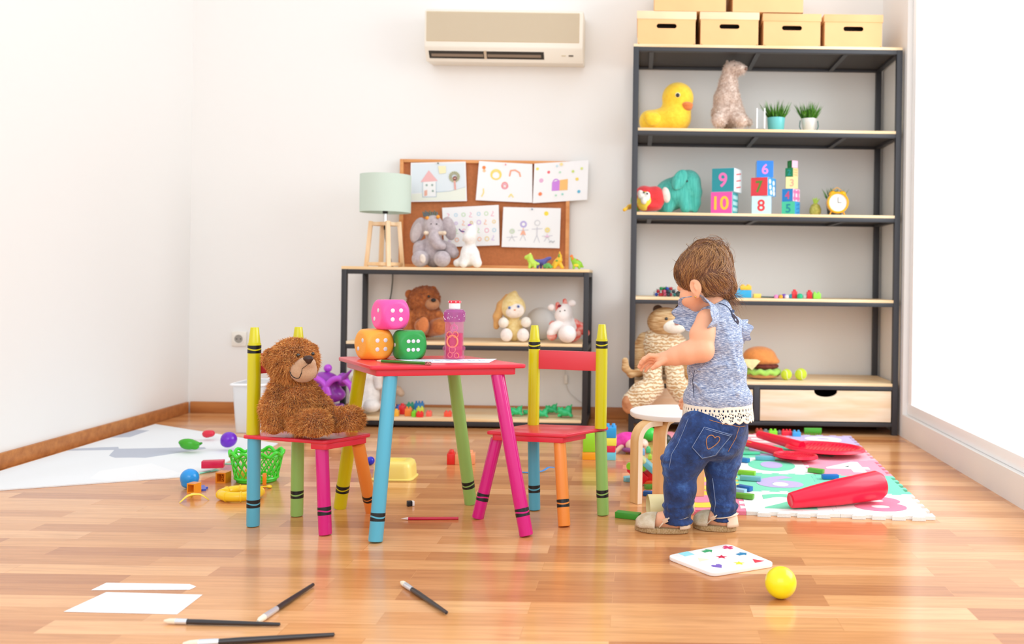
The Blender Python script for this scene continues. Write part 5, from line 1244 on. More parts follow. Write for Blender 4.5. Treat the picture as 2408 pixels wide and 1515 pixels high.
blob('toy_tomato', 'red plastic tomato lying on the rug by the wall', 'toy food', 490, 1030, 10, '#d8203c', [(-3, 0, 0, 11, 10, 9), (6, -1, 0, 9, 9, 8)], Z_r)
blob('toy_plum', 'shiny purple plastic plum on the rug', 'toy food', 538, 1053, 18, '#6d1fc0', [(0, 0, 0, 18.5, 18, 18), (-4, 6, 0, 14, 14, 12)], Z_r)
t = thing('toy_pepper', 'green plastic bell pepper at the left edge of the photo on the rug', 'toy food', Fz(446, 1058, Z_r))
T = Toy(Fz(446, 1058, Z_r).y)
S(.0025, .005).ell(T.p(446, 1046), T.r(22, 15, 12)).ell(T.p(440, 1041, -5), T.r(20, 10, 9)).ell(T.p(460, 1044, -6), T.r(10, 7, 6)).ell(T.p(459, 1051, -4), T.r(9, 8, 7)).obj('fruit', plastic('#3aa51c', .2), t)
S(.002, .004).cap(T.p(466, 1046), T.p(473, 1043), *T.r(4, 3)).obj('stem', plastic('#2f8c14', .2), t)
rest(t, Z_r)
# green basket
Y_ = Fz(590, 1139).y; k = Y_/FPX; cx = P(588, 1139, Y_-0).x; Yc = Y_+.05
t = thing('lattice_basket', 'bright green plastic lattice basket with a wavy rim beside the left chair', 'basket', (cx, Yc, 0))
Mg = plastic('#3fd32c', .3); hb = 70*k; r0, r1 = 47*k, 62*k
def bp_(a_, f, ex=0): r = r0+(r1-r0)*f+ex; return Vector((cx+r*math.cos(a_), Yc+r*math.sin(a_)*.82, .003+hb*f))
g = G()
for i in range(20):
    a0 = 2*math.pi*i/20
    for sg in (-1, 1): g.tube([bp_(a0+sg*.62*f_, .12+.76*f_) for f_ in [j/7 for j in range(8)]], .0024, 6)
g.obj('lattice', Mg, t, 60)
G().tube([bp_(a_, .93+.07*math.sin(10*a_)) for a_ in [2*math.pi*i/80 for i in range(80)]], .0055, 8, closed=True).obj('wavy_rim', Mg, t)
G().tube([bp_(a_, .84+.05*abs(math.sin(5*a_))) for a_ in [2*math.pi*i/80 for i in range(80)]], .003, 6, closed=True).obj('rim_band', Mg, t)
g = G().tube([bp_(a_, .10) for a_ in [2*math.pi*i/60 for i in range(60)]], .005, 8, closed=True); g.obj('base_band', Mg, t)
g = G().rev([(0, .001), (r0*.98, .001), (r0, .004), (0, .004)], Matrix.Translation((cx, Yc, 0)) @ Matrix.Diagonal((1, .82, 1, 1)), 40); g.obj('base', Mg, t)
tag(brick(560, 585, 1095, 1115, Yc-.01, '#f6b23c', 'orange toy brick inside the green lattice basket', .0045, 2, 1, yaw=30), None, None)
brick(588, 606, 1090, 1108, Yc+.03, '#f5d34a', 'yellow toy brick inside the green lattice basket', .0045, 2, 1, yaw=-20)
def fork(a, b, label, col='#7fd6bd', z=0):
    a = Vector(a); b = Vector(b); a.z = b.z = z+.003; d = (b-a).normalized(); n_ = Vector((-d.y, d.x, 0)); L = (b-a).length
    t = thing('toy_fork', label, 'toy cutlery', ((a.x+b.x)/2, (a.y+b.y)/2, z), 'mint toy forks beside the rug')
    G().tube([a, a+d*L*.35, a+d*L*.62], [.0035, .0028, .003], 8).obj('handle', plastic(col), t)
    g = G(); c = a+d*L*.70; ang = math.atan2(d.y, d.x); g.box(c, (L*.14, .016, .0025), Matrix.Rotation(ang, 4, 'Z'), bev=.001); g.obj('fork_head', plastic(col), t)
    for k_ in (-1, 0, 1): G().tube([c+d*L*.06+n_*k_*.006, c+d*L*.3+n_*k_*.0065], .0016, 6).obj('tine', plastic(col), t)
    return t
fork(Fz(462, 1117), Fz(512, 1107), 'mint toy fork on the floor in front of the pink block')
fork(Fz(566, 1092, .018), Fz(480, 1093, .018), 'mint toy fork lying on the rug behind the pink block', z=Z_r)
def hollow_block(u0, u1, v0, v1, col, label, yaw=0, holes=2, z=0, horiz=False):
    Y_ = Fz((u0+u1)/2, v1, z).y; k_ = Y_/FPX; a = (u1-u0)*k_; h = (v1-v0)*k_; x = P((u0+u1)/2, v1, Y_).x; M = Matrix.Translation((x, Y_+a/2, z+h/2)) @ Matrix.Rotation(math.radians(yaw), 4, 'Z')
    g = G(); wt = a*.13; g.box((0, 0, h/2-wt/2), (a, a, wt)); g.box((0, 0, -h/2+wt/2), (a, a, wt))
    for sx in (-1, 1): g.box((sx*(a/2-wt/2), 0, 0), (wt, a, h-2*wt))
    g.box((0, a/2-wt/2-.001, 0), (a-2*wt, wt, h-2*wt))
    for j in range(holes): g.rev([(a*.13, 0), (a*.13, a*.6), (a*.09, a*.6), (a*.09, 0)], M.inverted() @ M @ Matrix.Translation((0, a*.4, h*(.2-.4*j))) @ Matrix.Rotation(math.pi/2, 4, 'X'), 14, cap=False)
    g.bm.transform(M); return tag(g.obj('toy_brick', plastic(col)), label, 'toy brick')
hollow_block(507, 532, 1112, 1137, '#ee8e1e', 'orange hollow toy brick left of the green basket', -6)
o = hollow_block(440, 462, 1138, 1161, '#f39a22', 'orange hollow toy brick at the left edge of the photo under the blue cup', -14, 0)
brick(477, 525, 1096, 1113, Fz(500, 1113).y+.01, '#d5184e', 'dark pink toy brick leaning at the front edge of the rug', Z_r+.001, 0, 1, depth=.03, yaw=14)
blob('toy_cup', 'glossy blue plastic cup at the left edge of the photo', 'toy cup', 446, 1142, 22, '#1f96e6', [(0, 0, 0, 21, 20, 21), (0, 14, 0, 18, 17, 10)], 0, d=Fz(446, 1158).y+.055)
g = G().prism(rpoly([(-.03, -.008), (.03, -.01), (.032, .006), (.008, .008), (.004, .016), (-.006, .008), (-.03, .01)], .002, 2), .006, Matrix.Translation(Fz(473, 1152)+Vector((0, .01, .0003))) @ Matrix.Rotation(-1.0, 4, 'Z')); tag(g.obj('toy_puzzle_piece', plastic('#3757c4')), 'small blue puzzle piece beside the orange brick at the left edge', 'puzzle piece')
c = Fz(456, 1178); g = G()
for a_ in (.2, 2.2, 4.0):
    pts = smooth([c+Vector((0, 0, .022)), c+Vector((math.cos(a_)*.02, math.sin(a_)*.02, .02)), c+Vector((math.cos(a_)*.042, math.sin(a_)*.042, .004))], 5); g.tube(pts, [.010-.0007*i for i in range(len(pts))], 8, flat=.35)
o = g.obj('toy_banana_peel', plastic('#f4d94c')); tag(o, 'yellow plastic peel at the left edge of the photo', 'toy food'); rest(o, 0)
# ring
Y_ = Fz(548, 1182).y; k = Y_/FPX; cx = P(549, 1170, Y_).x; R = 42*k; r = 12*k
t = thing('teether_ring', 'thick yellow ring toy on the floor behind the blue leg of the left chair', 'toy ring', (cx, Y_+R, 0))
Ml_ = plastic('#f6cc20', .25)
def rp_(a_): return Vector((cx+R*math.cos(a_), Y_+R*.9+R*.9*math.sin(a_), r+.0005))
G().tube([rp_(2*math.pi*i/64) for i in range(64)], r*.92, 16, closed=True).obj('ring', Ml_, t)
for j in range(8):
    a_ = 2*math.pi*(j+.5)/8; G().tube([rp_(a_-.05), rp_(a_-.02), rp_(a_+.02), rp_(a_+.05)], [r*.93, r*1.06, r*1.06, r*.93], 16).obj('ridge', Ml_, t)
rest(t, 0)
c = Fz(620, 1149); g = G().tube(smooth([c+Vector((-.045, .0, .004)), c+Vector((-.02, .0, .006)), c+Vector((.012, .004, .008)), c+Vector((.024, .006, .005))], 5), [.0035]*5+[.0045]*5+[.010, .012, .012, .010, .006, .003], 10, flat=.4)
o = g.obj('toy_spoon', plastic('#f6cf24')); tag(o, 'yellow toy spoon between the two rear legs of the left chair', 'toy cutlery'); rest(o, 0)
o = G().box(P(622, 1125, Fz(622, 1141).y), (.012, .012, .038), Matrix.Rotation(.4, 4, 'Z'), bev=.001).obj('toy_brick', plastic('#f08a1c')); tag(o, 'upright orange stick brick right of the green basket', 'toy brick'); rest(o, 0)

# ------------------------------------------------------------------ floor: middle
c = Fz(920, 1131); k = c.y/FPX; W_, D_, H_ = 46*k, .055, 42*k
g = G()
def ringp(f, z, rr_): return [Vector((c.x+x, c.y+.05+y, z)) for x, y in rpoly([(-W_*f, -D_*f), (W_*f, -D_*f), (W_*f, D_*f), (-W_*f, D_*f)], rr_, 6)]
L = [ringp(1.08, .0005, .03), ringp(1.08, .004, .03), ringp(1.0, .007, .028), ringp(.97, H_*.7, .028), ringp(.90, H_*.92, .026), ringp(.80, H_, .024), ringp(.55, H_, .016), ringp(.5, H_-.008, .014)]
rv = [[g.bm.verts.new(p) for p in r_] for r_ in L]; n_ = len(rv[0])
for a, b in zip(rv, rv[1:]):
    for i in range(n_): g.bm.faces.new((a[i], a[(i+1) % n_], b[(i+1) % n_], b[i]))
g.bm.faces.new(rv[0]); g.bm.faces.new(rv[-1])
tag(g.obj('toy_bowl', plastic('#f8e27a', .3), ang=50), 'pale yellow upturned plastic bowl on the floor behind the blue table leg', 'toy bowl')
T = Toy(3.30); t = thing('toy_skittle', 'dark blue plastic toy piece behind the yellow bowl', 'toy', Fz(868, 1096)); T = Toy(Fz(868, 1094).y)
S(.002, .005).cap(T.p(848, 1086), T.p(871, 1083), *T.r(6, 10)).obj('body', plastic('#1c1fc0', .15), t); rest(t, 0)
gp = 'toy bricks on the floor behind the red table'
brick(1052, 1070, 1069, 1094, Fz(1060, 1094).y+.03, '#e3231f', 'red toy brick on the floor seen left of the green table leg', .0003, 1, 2, gp, depth=.055, yaw=8)
brick(1071, 1117, 1071, 1094, Fz(1090, 1094).y+.035, '#f4a070', 'peach toy brick touching the red one, partly behind the green table leg', .0003, 2, 2, gp, depth=.06, yaw=8)
o = G().box(P(964, 1187, Fz(964, 1194).y), (.022, .018, .0145), Matrix.Rotation(.5, 4, 'Z'), bev=.001).obj('cube_body', Mblk)
bpy.data.objects.remove(o)
p = Fz(964, 1192); t = thing('pencil_sharpener', 'tiny black and white cube on the floor under the red table', 'sharpener', p)
M = Matrix.Translation(p+Vector((0, .01, .0075))) @ Matrix.Rotation(.45, 4, 'Z')
g = G().box((-.004, 0, 0), (.014, .016, .0145), bev=.001); g.bm.transform(M); g.obj('black_side', Mblk, t)
g = G().box((.0065, 0, 0), (.0065, .0155, .0135), bev=.001); g.bm.transform(M); g.obj('white_side', mat('white_gloss', '', 1), t)
t, M, L = pencil(Fz(942, 1223.5), Fz(1078, 1222.5), .0042, '#c8123c', 'red pencil lying on the floor under the red table'); t.location.z += .0004
for c in t.children:
    if c.name.startswith('lead') or c.name.startswith('wood'): c.data.materials[0] = mat('tip_white', '#ecdcd6', .6)
pts = smooth([Fz(1226, 1112), Fz(1250, 1113), Fz(1275, 1112)+Vector((0, 0, .004)), Fz(1290, 1109)+Vector((0, 0, .012)), Fz(1303, 1108)+Vector((0, 0, .010))], 5)
o = G().tube(pts, .006, 8, flat=.25, up=(0, 0, 1)).obj('blue_strap', plastic('#2f8fe0')); tag(o, 'thin wavy blue plastic strip on the floor behind the right chair', 'plastic strip'); rest(o, 0)

# brushes and papers in the foreground
def brush(a, b, label, r=.0046, fer=.30, tipw=1.2, off=0, fl=0):
    a = Vector(a); b = Vector(b); a.z = b.z = 0; d = (b-a).normalized(); L = (b-a).length; r_ = r
    t = thing('paint_brush', label, 'paint brush', ((a.x+b.x)/2, (a.y+b.y)/2, 0), 'paint brushes on the floor in front'); M = frame_to(a+Vector((0, 0, r*1.25+off)), b+Vector((0, 0, r*1.0+off)))
    G().rev([(r*1.05, L*fer), (r*1.15, L*(fer+.15)), (r*.9, L*.8), (r*.75, L-.002), (0, L)], M, 16).obj('handle', mat('brush_black', '#2c2628', .3, coat=.4), t)
    G().rev([(r*1.25, L*.10), (r*1.2, L*.2), (r*1.1, L*(fer+.01))], M @ Matrix.Diagonal((1, 1, 1, 1)), 20).obj('ferrule', mat('brush_silver', '#dfe3ea', .25, metal=.6), t)
    G().rev([(r*.5, 0), (r*1.1, L*.04), (r*1.2, L*.11)], M, 20).obj('bristles', mat('brush_hair', '#f2e6cf', .8), t)
    return rest(t, off)
brush(Fz(606, 1470), Fz(737, 1381), 'paint brush lying diagonally left of centre with white bristles towards the camera', r=.0052)
brush(Fz(943, 1376), Fz(1051, 1448), 'paint brush in front of the blue table leg with its bristles pointing up left', r=.0048, fer=.25)
brush(Fz(386, 1468), Fz(660, 1475), 'thin dark paint brush lying horizontally at the left edge', r=.0045, fer=.16)
brush(Fz(430, 1524), Fz(788, 1500), 'long dark paint brush at the bottom edge of the photo', r=.0052, fer=.22)
for q, lab in (([(250, 1394), (476, 1400), (416, 1446), (150, 1440)], 'white sheet of paper at the left edge behind the horizontal brush'), ([(250, 1372), (446, 1375), (461, 1381), (446, 1388), (215, 1389)], 'small white paper scrap at the left edge above the larger sheet')):
    g = G().prism([Fz(*p).xy[:] for p in q], .0008, Matrix.Translation((0, 0, .0004))); tag(g.obj('paper_sheet', Mpap), lab, 'paper', 'loose papers on the floor')
# ------------------------------------------------------------------ stool
Msw = mat('stool_white', '#f6f2f0', .35, coat=.1); Mbe = mat('birch_edge', '#f3e0c4', .5); Mbi = pwood('birch', '#eec389', '#e0ab6c', 'Z', .4)
sc = Vector((.118, 2.925, 0)); SR = .137; SH = .266
t = thing('wooden_stool', 'small round stool with white top and bent birch legs in front of the child', 'stool', (sc.x, sc.y, 0))
G().rev([(0, SH-.017), (SR-.003, SH-.017), (SR, SH-.013), (SR, SH-.002), (SR-.002, SH), (0, SH)], Matrix.Translation((sc.x, sc.y, 0)), 64).obj('seat', Msw, t)
def bent_leg(foot, inward, wdt=.040, th=.017, zf=.0008):
    """L shaped bent ply strip: vertical part outside, curving in under the seat"""
    f = Vector(foot); i_ = Vector(inward).normalized(); s_ = Vector((-i_.y, i_.x, 0)); zt_ = SH-.0176; R = .042; g = G(); path = [(0, zf)]
    path.append((0, zt_-th-R+.0))
    for k in range(1, 9):
        a_ = math.pi/2*k/8; path.append((R-R*math.cos(a_), zt_-th-R+R*math.sin(a_)))
    path.append((R+.035, zt_-th))
    outer = [(0-th, zf), (0-th, zt_-th-R)]
    for k in range(1, 9):
        a_ = math.pi/2*k/8; outer.append((R-(R+th)*math.cos(a_), zt_-th-R+(R+th)*math.sin(a_)))
    outer.append((R+.035, zt_))
    L = []
    for (xi, zi), (xo, zo) in zip(path, outer):
        L.append([f+i_*xi+s_*wdt/2+Vector((0, 0, zi)), f+i_*xo+s_*wdt/2+Vector((0, 0, zo)), f+i_*xo-s_*wdt/2+Vector((0, 0, zo)), f+i_*xi-s_*wdt/2+Vector((0, 0, zi))])
    rv = [[g.bm.verts.new(p) for p in r_] for r_ in L]
    g.use(Mbi); g.use(Mbe)
    for a, b in zip(rv, rv[1:]):
        for k in range(4):
            fc = g.bm.faces.new((a[k], a[(k+1) % 4], b[(k+1) % 4], b[k])); fc.material_index = 1 if k in (0, 2) else 0
    for r_ in (rv[0], rv[-1]): g.bm.faces.new(r_).material_index = 1
    return g.obj('leg', None, t, 50)
for (fx, fy) in ((.010, 2.800), (.078, 2.835), (.192, 2.850), (.170, 3.020)):
    p = Vector((fx, fy, 0)); d = Vector((sc.x, sc.y, 0))-p
    if fx == .078: d = Vector((.35, 1, 0))
    if fx == .010: d = Vector((.80, .62, 0))
    if fx == .192: d = Vector((-.2, 1, 0))
    bent_leg(p, d, zf=.0008 if fx == .010 else .0134)

# ------------------------------------------------------------------ foam mat
from mathutils.geometry import tessellate_polygon
ta = math.radians(-3.0); TW = .272; o0 = Vector((.326, 2.668, 0)); TH = .011
def tp(i, j, x=0, y=0, z=0):
    a, b = (i+x)*TW, (j+y)*TW; return Vector((o0.x+a*math.cos(ta)-b*math.sin(ta), o0.y+a*math.sin(ta)+b*math.cos(ta), z))
tiles = {(-1, 0): ('#f58ba8', '#fbe14e', 'O', 'pink'), (0, 0): ('#f3f6f2', '#7fdcb6', '2', 'white'), (1, 0): ('#f4f6f3', '#f58ba8', '8', 'white'),
         (-1, 1): ('#fbe068', '#f3a3bd', 'D', 'yellow'), (0, 1): ('#84dcba', '#c6b5e2', '6', 'mint'), (1, 1): ('#7fd9bc', '#5db4d8', '*', 'mint'),
         (-1, 2): ('#f598a8', '#f9e46a', 'D', 'pink'), (0, 2): ('#f1f5f1', '#79dcb4', '0', 'white'), (1, 2): ('#f5a0b6', '#f1f5f1', '4', 'pink'),
         (-1, 3): ('#f8e57c', '#84dcba', 'D', 'yellow'), (0, 3): ('#83ddb8', '#c9bbe4', '5', 'mint'), (1, 3): ('#f3b9c9', '#84dcba', '7', 'pale pink'),
         (-1, 4): ('#f5a3b4', '#f1f5f1', 'D', 'pink'), (0, 4): ('#f6a9b8', '#f1f5f1', '3', 'pink'), (1, 4): ('#cdbfe6', '#f2f6f4', '9', 'lavender')}
nt_ = 4
def edge(i, j, side):
    """tooth profile shared by both neighbours: offsets along the edge, + = outwards of the lower/left tile"""
    pts = [(0, 0)]; n = nt_
    for k in range(n):
        s0 = .08+.84*k/n; q = .84/n; pts += [(s0+.28*q, 0), (s0+.16*q, .055), (s0+.84*q, .055), (s0+.72*q, 0)]
    return pts+[(1, 0)]
where = {(-1, 0): 'front row behind the child\'s feet', (0, 0): 'front row with a mint number two', (1, 0): 'front row at the right edge of the photo', (-1, 1): 'second row behind the child', (0, 1): 'second row with a lavender number six', (1, 1): 'second row at the right edge with a blue pattern',
         (-1, 2): 'third row behind the child', (0, 2): 'third row with a mint number zero', (1, 2): 'third row at the right edge of the photo', (-1, 3): 'fourth row behind the child', (0, 3): 'fourth row in the middle', (1, 3): 'fourth row at the right edge', (-1, 4): 'last row at the left', (0, 4): 'last row in the middle', (1, 4): 'last row at the right'}
for (i, j), (c1, c2, ch, cn) in tiles.items():
    T_ = .004/TW
    bot = [(x, (-y if (i, j-1) not in tiles else -y)) for x, y in edge(i, j, 0)]       # bottom: teeth poke out towards the camera
    rgt = [(1-y, x) for x, y in edge(i, j, 1)]                                          # right: notches that take the neighbour's teeth
    top = [(1-x, 1-y) for x, y in edge(i, j, 2)]                                        # top: notches matching the tile behind
    lef = [(-y, 1-x) for x, y in edge(i, j, 3)]                                         # left: teeth poke out
    poly = bot[:-1]+rgt[:-1]+top[:-1]+lef[:-1]
    # tiny clearance between neighbours
    poly = [(.5+(x-.5)*.997, .5+(y-.5)*.997) for x, y in poly]
    P2 = []
    for x, y in poly:
        p = tp(i, j, x, y); P2.append((p.x, p.y))
    g = G(); vb = [g.bm.verts.new((x, y, .0004)) for x, y in P2]; vt = [g.bm.verts.new((x, y, TH)) for x, y in P2]; n_ = len(P2)
    for a in range(n_): g.bm.faces.new((vb[a], vb[(a+1) % n_], vt[(a+1) % n_], vt[a]))
    for tr in tessellate_polygon([[Vector((x, y, 0)) for x, y in P2]]):
        g.bm.faces.new([vt[i_] for i_ in tr]); g.bm.faces.new([vb[i_] for i_ in tr][::-1])
    t = thing('foam_mat_tile', '%s foam mat tile, %s' % (cn, where[(i, j)]), 'mat tile', tp(i, j, .5, .5), 'interlocking foam mat tiles')
    g.obj('foam_base', mat('foamt_'+c1.strip('#'), c1, .75, noise=.05, nscale=200, bump=.3, bscale=500), t, 30)
    m2 = mat('foamt_'+c2.strip('#'), c2, .75, noise=.05, nscale=200, bump=.3, bscale=500)
    M = Matrix.Translation(tp(i, j, .5, .5, TH+.0003)) @ Matrix.Rotation(ta, 4, 'Z')
    def disc(rx, ry, m, z, x=0, y=0): G().rev([(1, 0), (1, .0006), (0, .0006)], M @ Matrix.Translation((x, y, z)) @ Matrix.Diagonal((rx, ry, 1, 1)), 40).obj('inlay', m, t)
    if ch == '0': disc(.085, .105, m2, 0); disc(.040, .058, mat('foamt_c6b5e2', '#c6b5e2', .75), .0008)
    elif ch == 'O': disc(.105, .105, m2, 0); disc(.055, .05, mat('foamt_ee8fae', '#ee8fae', .75), .0008)
    elif ch == 'D': disc(.09, .09, m2, 0); disc(.045, .045, mat('foamt_'+c1.strip('#'), c1, .75), .0008)
    elif ch == '*':
        for q in range(6): disc(.018, .012, m2, 0, -.06+.04*(q % 3), -.03+.05*(q//3))
    else:
        me, d = text_mesh(ch, .22, .0003, .03); k = .185/d[1]; kx = .155/d[0]; me.transform(M @ Matrix.Translation((0, 0, .0003)) @ Matrix.Diagonal((kx, k, 1, 1))); link('inlay', me, m2, t, 30)
        if ch == '6': disc(.026, .028, mat('foamt_f1f5f1', '#f1f5f1', .75), .0008, 0, -.045)

# ------------------------------------------------------------------ wooden blocks lying about
def wblock(u, v, col, label, yaw, z=TH+.0016, L=.056, W=.022, H=.014, group='painted wooden blocks on the foam mat'):
    p = Fz(u, v, z); M = Matrix.Translation(p+Vector((0, 0, H/2+.0004))) @ Matrix.Rotation(math.radians(yaw), 4, 'Z')
    g = G().box((0, 0, 0), (L, W, H), bev=.0012); g.bm.transform(M); return tag(g.obj('wooden_block', mat('painted_'+col.strip('#'), col, .4, noise=.08, nscale=40)), label, 'toy block', group)
wblock(1745, 1086, '#1c79b8', 'dark blue wooden block by the red bat handle', -38)
wblock(1799, 1082, '#6fbcd2', 'pale blue wooden block below the red bats', -4, L=.072)
wblock(1762, 1068, '#57cfa4', 'flat mint wooden block against the red bat handles', 2, L=.08, W=.03, H=.008)
wblock(1919, 1112, '#5dab3e', 'green wooden block right of the number zero', -32)
wblock(1952, 1126, '#1772c4', 'blue wooden block at the right edge below the green one', 6)
wblock(1756, 1117, '#8ed03a', 'lime wooden block behind the pale teal one', -22, L=.06)
wblock(1765, 1130, '#74bcc6', 'pale teal wooden block left of the number six', -14, L=.07)
wblock(1751, 1153, '#1767b0', 'dark blue wooden block leaning by the child\'s leg', -40, L=.05)
wblock(1738, 1160, '#9cc9e2', 'light blue wooden block in front of the dark blue one', -30, L=.045)
wblock(1750, 1172, '#62ab34', 'green wooden block nearest to the child on the mat', -22, L=.060)
wblock(1477, 1219, '#3d9a2c', 'green wooden block on the floor left of the beige cup', -20, z=0, L=.072, W=.026, H=.017, group='painted wooden blocks on the floor')
wblock(1527, 1150, '#5aa03c', 'small green wooden block behind the stool leg', 20, z=0, L=.03, W=.02, H=.014, group='painted wooden blocks on the floor')
wblock(1524, 1166, '#1f5fae', 'small dark blue wooden block behind the stool leg', -12, z=0, L=.03, W=.02, H=.014, group='painted wooden blocks on the floor')
p = Fz(1480, 1131); g = G().prism([(x+p.x, y+p.y) for x, y in [(-.02, -.012), (-.012, -.022), (.012, -.024), (.024, -.01), (.022, .012), (0, .02), (-.02, .01)]], .014, Matrix.Translation((0, 0, .0004)), bev=.0015)
tag(g.obj('wooden_block', mat('painted_7cc3cb', '#7cc3cb', .4)), 'rounded teal wooden piece left of the front stool leg', 'toy block', 'painted wooden blocks on the floor')

# ------------------------------------------------------------------ red plastic bats
Mrb = mat('bat_red', '#f00f3c', .32, coat=.15)
def racket(pts, rs, hc, hr, yaw, label, z0, holes=True):
    t = thing('toy_racket', label, 'toy racket', hc, 'red plastic rackets on the foam mat')
    G().tube(smooth(pts, 5), [rs[0]+(rs[1]-rs[0])*i/(len(pts)*5-5) for i in range(len(pts)*5-4)], 16).obj('handle', Mrb, t)
    G().tube(smooth([pts[0]+(pts[1]-pts[0])*.45+Vector((0, -rs[0]*.9, rs[0]*.45)), pts[0]+(pts[1]-pts[0])*.95+Vector((0, -rs[0]*.9, rs[0]*.5))], 4), .0055, 8).obj('grip_badge', plastic('#f2cc3a'), t)
    M = Matrix.Translation(hc) @ Matrix.Rotation(yaw, 4, 'Z'); g = G()
    g.rev([(1.0, .008), (.96, .018), (.88, .019), (.84, .011), (0, .011), (0, .006), (.9, .004)], M @ Matrix.Diagonal((hr[0], hr[1], 1, 1)), 48, cap=False); g.obj('head', Mrb, t, 60)
    g = G()
    for k in range(-8, 9):
        x = k/9*.82; h = math.sqrt(max(0, .68-x*x)); 
        if h > .1: g.tube([M @ Vector((x*hr[0], -h*hr[1], .0115)), M @ Vector((x*hr[0], h*hr[1], .0115))], .0022, 6)
    g.obj('head_ribs', mat('bat_red_dark', '#c8082e', .4), t)
    return t
h1 = Fz(1915, 1069, TH); 
t = racket([Fz(1785, 1030, .03), Fz(1830, 1043, .028), Fz(1868, 1055, .026), Fz(1885, 1061, .022)], (.016, .024), h1+Vector((.04, 0, .001)), (.155, .115), -.35, 'red plastic racket with ribbed oval head at the right of the foam mat', 0)
t.location.z += .014
t = racket([Fz(1722, 1040, .024), Fz(1770, 1052, .024), Fz(1815, 1064, .022), Fz(1835, 1070, .02)], (.013, .017), Fz(1862, 1083, TH)+Vector((.01, -.02, .0005)), (.085, .06), -.4, 'red plastic racket lying under the larger one with its handle to the left', 0)
rest(t, TH+.0012)
a = Fz(1860, 1207, .0); Yb_ = a.y
t = thing('toy_bat', 'big red hollow plastic bat cut by the right edge of the photo', 'toy bat', (a.x+.2, Yb_, 0))
s0 = Vector((P(1857, 1206, Yb_).x, Yb_, .035+TH)); e0 = s0+Vector((.30, .10, .030)); M = frame_to(s0, e0); L = (e0-s0).length
G().rev([(.012, .003), (.018, 0), (.0225, .003), (.024, .012), (.031, .07), (.039, .16), (.044, L-.02), (.036, L-.004), (0, L)], M, 40).obj('barrel', Mrb, t)
rest(t, TH+.0012)

# ------------------------------------------------------------------ puzzle board, ball, cup
bq = [Fz(1566, 1307, .009), Fz(1713, 1279, .009), Fz(1825, 1325, .009), Fz(1676, 1349, .009)]
c = sum(bq, Vector())/4; t = thing('shape_sorter_board', 'white wooden puzzle board with nine coloured cut outs on the floor before the child', 'puzzle board', (c.x, c.y, 0))
poly = rpoly([p.xy[:] for p in bq], .022, 6)
G().prism(poly, .0092, Matrix.Translation((0, 0, .0003)), bev=.0015, seg=3).obj('board', mat('board_white', '#faf7f5', .3, coat=.2), t)
shapes = {'square': [(-1, -1), (1, -1), (1, 1), (-1, 1)], 'arrow': [(-1, -.5), (.1, -.5), (.1, -1), (1, 0), (.1, 1), (.1, .5), (-1, .5)], 'star': [(math.cos(a_)*(1 if k % 2 else .45), math.sin(a_)*(1 if k % 2 else .45)) for k, a_ in enumerate([2*math.pi*i/10+.3 for i in range(10)])],
          'heart': [(0, -1), (.9, .1), (.85, .75), (.4, .95), (0, .55), (-.4, .95), (-.85, .75), (-.9, .1)], 'tri': [(-1, -.8), (1, -.8), (0, 1)], 'cross': [(-.35, -1), (.35, -1), (.35, -.35), (1, -.35), (1, .35), (.35, .35), (.35, 1), (-.35, 1), (-.35, .35), (-1, .35), (-1, -.35), (-.35, -.35)]}
for (u, v, col, sh) in ((1614, 1303, '#93d3dc', 'square'), (1664, 1296, '#3d9e66', 'arrow'), (1712, 1288, '#d2406c', 'cross'), (1650, 1316, '#efe0c2', 'tri'), (1697, 1310, '#cc1f45', 'star'), (1745, 1303, '#2b7fae', 'arrow'), (1688, 1332, '#7d62b8', 'heart'), (1738, 1325, '#d8d832', 'star'), (1779, 1319, '#de3a4c', 'tri')):
    p = Fz(u, v, .0096); ax_ = (bq[1]-bq[0]).normalized(); M = Matrix.Translation((p.x, p.y, .0096)) @ Matrix.Rotation(math.atan2(ax_.y, ax_.x), 4, 'Z')
    G().prism([(x*.0145, y*.0145) for x, y in shapes[sh]], .0004, M).obj('cutout_%s' % ('triangle' if sh == 'tri' else sh), mat('cut_'+col.strip('#'), col, .6), t)
bp = P(1836, 1371, 1.975)
o = G().sph((bp.x, 1.975, .0342), .034, n=48).obj('ball', mat('ball_yellow', '#f9ea08', .28, coat=.4)); tag(o, 'glossy bright yellow plastic ball in the right foreground', 'ball'); rest(o, 0)
# beige cup lying on its side
cY = 2.60; a = Vector((P(1524, 1195, cY).x, cY-.01, .0365)); b = a+Vector((.128, .022, .004)); M = frame_to(a, b); L = (b-a).length
g = G().rev([(.0365, 0), (.0372, .003), (.036, .03), (.031, L*.75), (.026, L-.004), (.022, L), (0, L), (0, L-.003), (.021, L-.003), (.029, L*.7), (.0345, .02), (.0345, 0)], M @ Matrix.Diagonal((1, 1, 1, 1)), 48, cap=False)
o = g.obj('toy_cup', mat('cup_beige', '#efdfa8', .4), ang=50); tag(o, 'pale beige cup lying on its side behind the child\'s front foot', 'cup'); rest(o, 0)
o = S(.002, .004).ell(Fz(1560, 1185, .02), (.012, .01, .012)).obj('toy_piece', plastic('#f3d42c')); tag(o, 'small yellow toy piece behind the beige cup', 'toy'); o.location.y += .10; rest(o, .0)

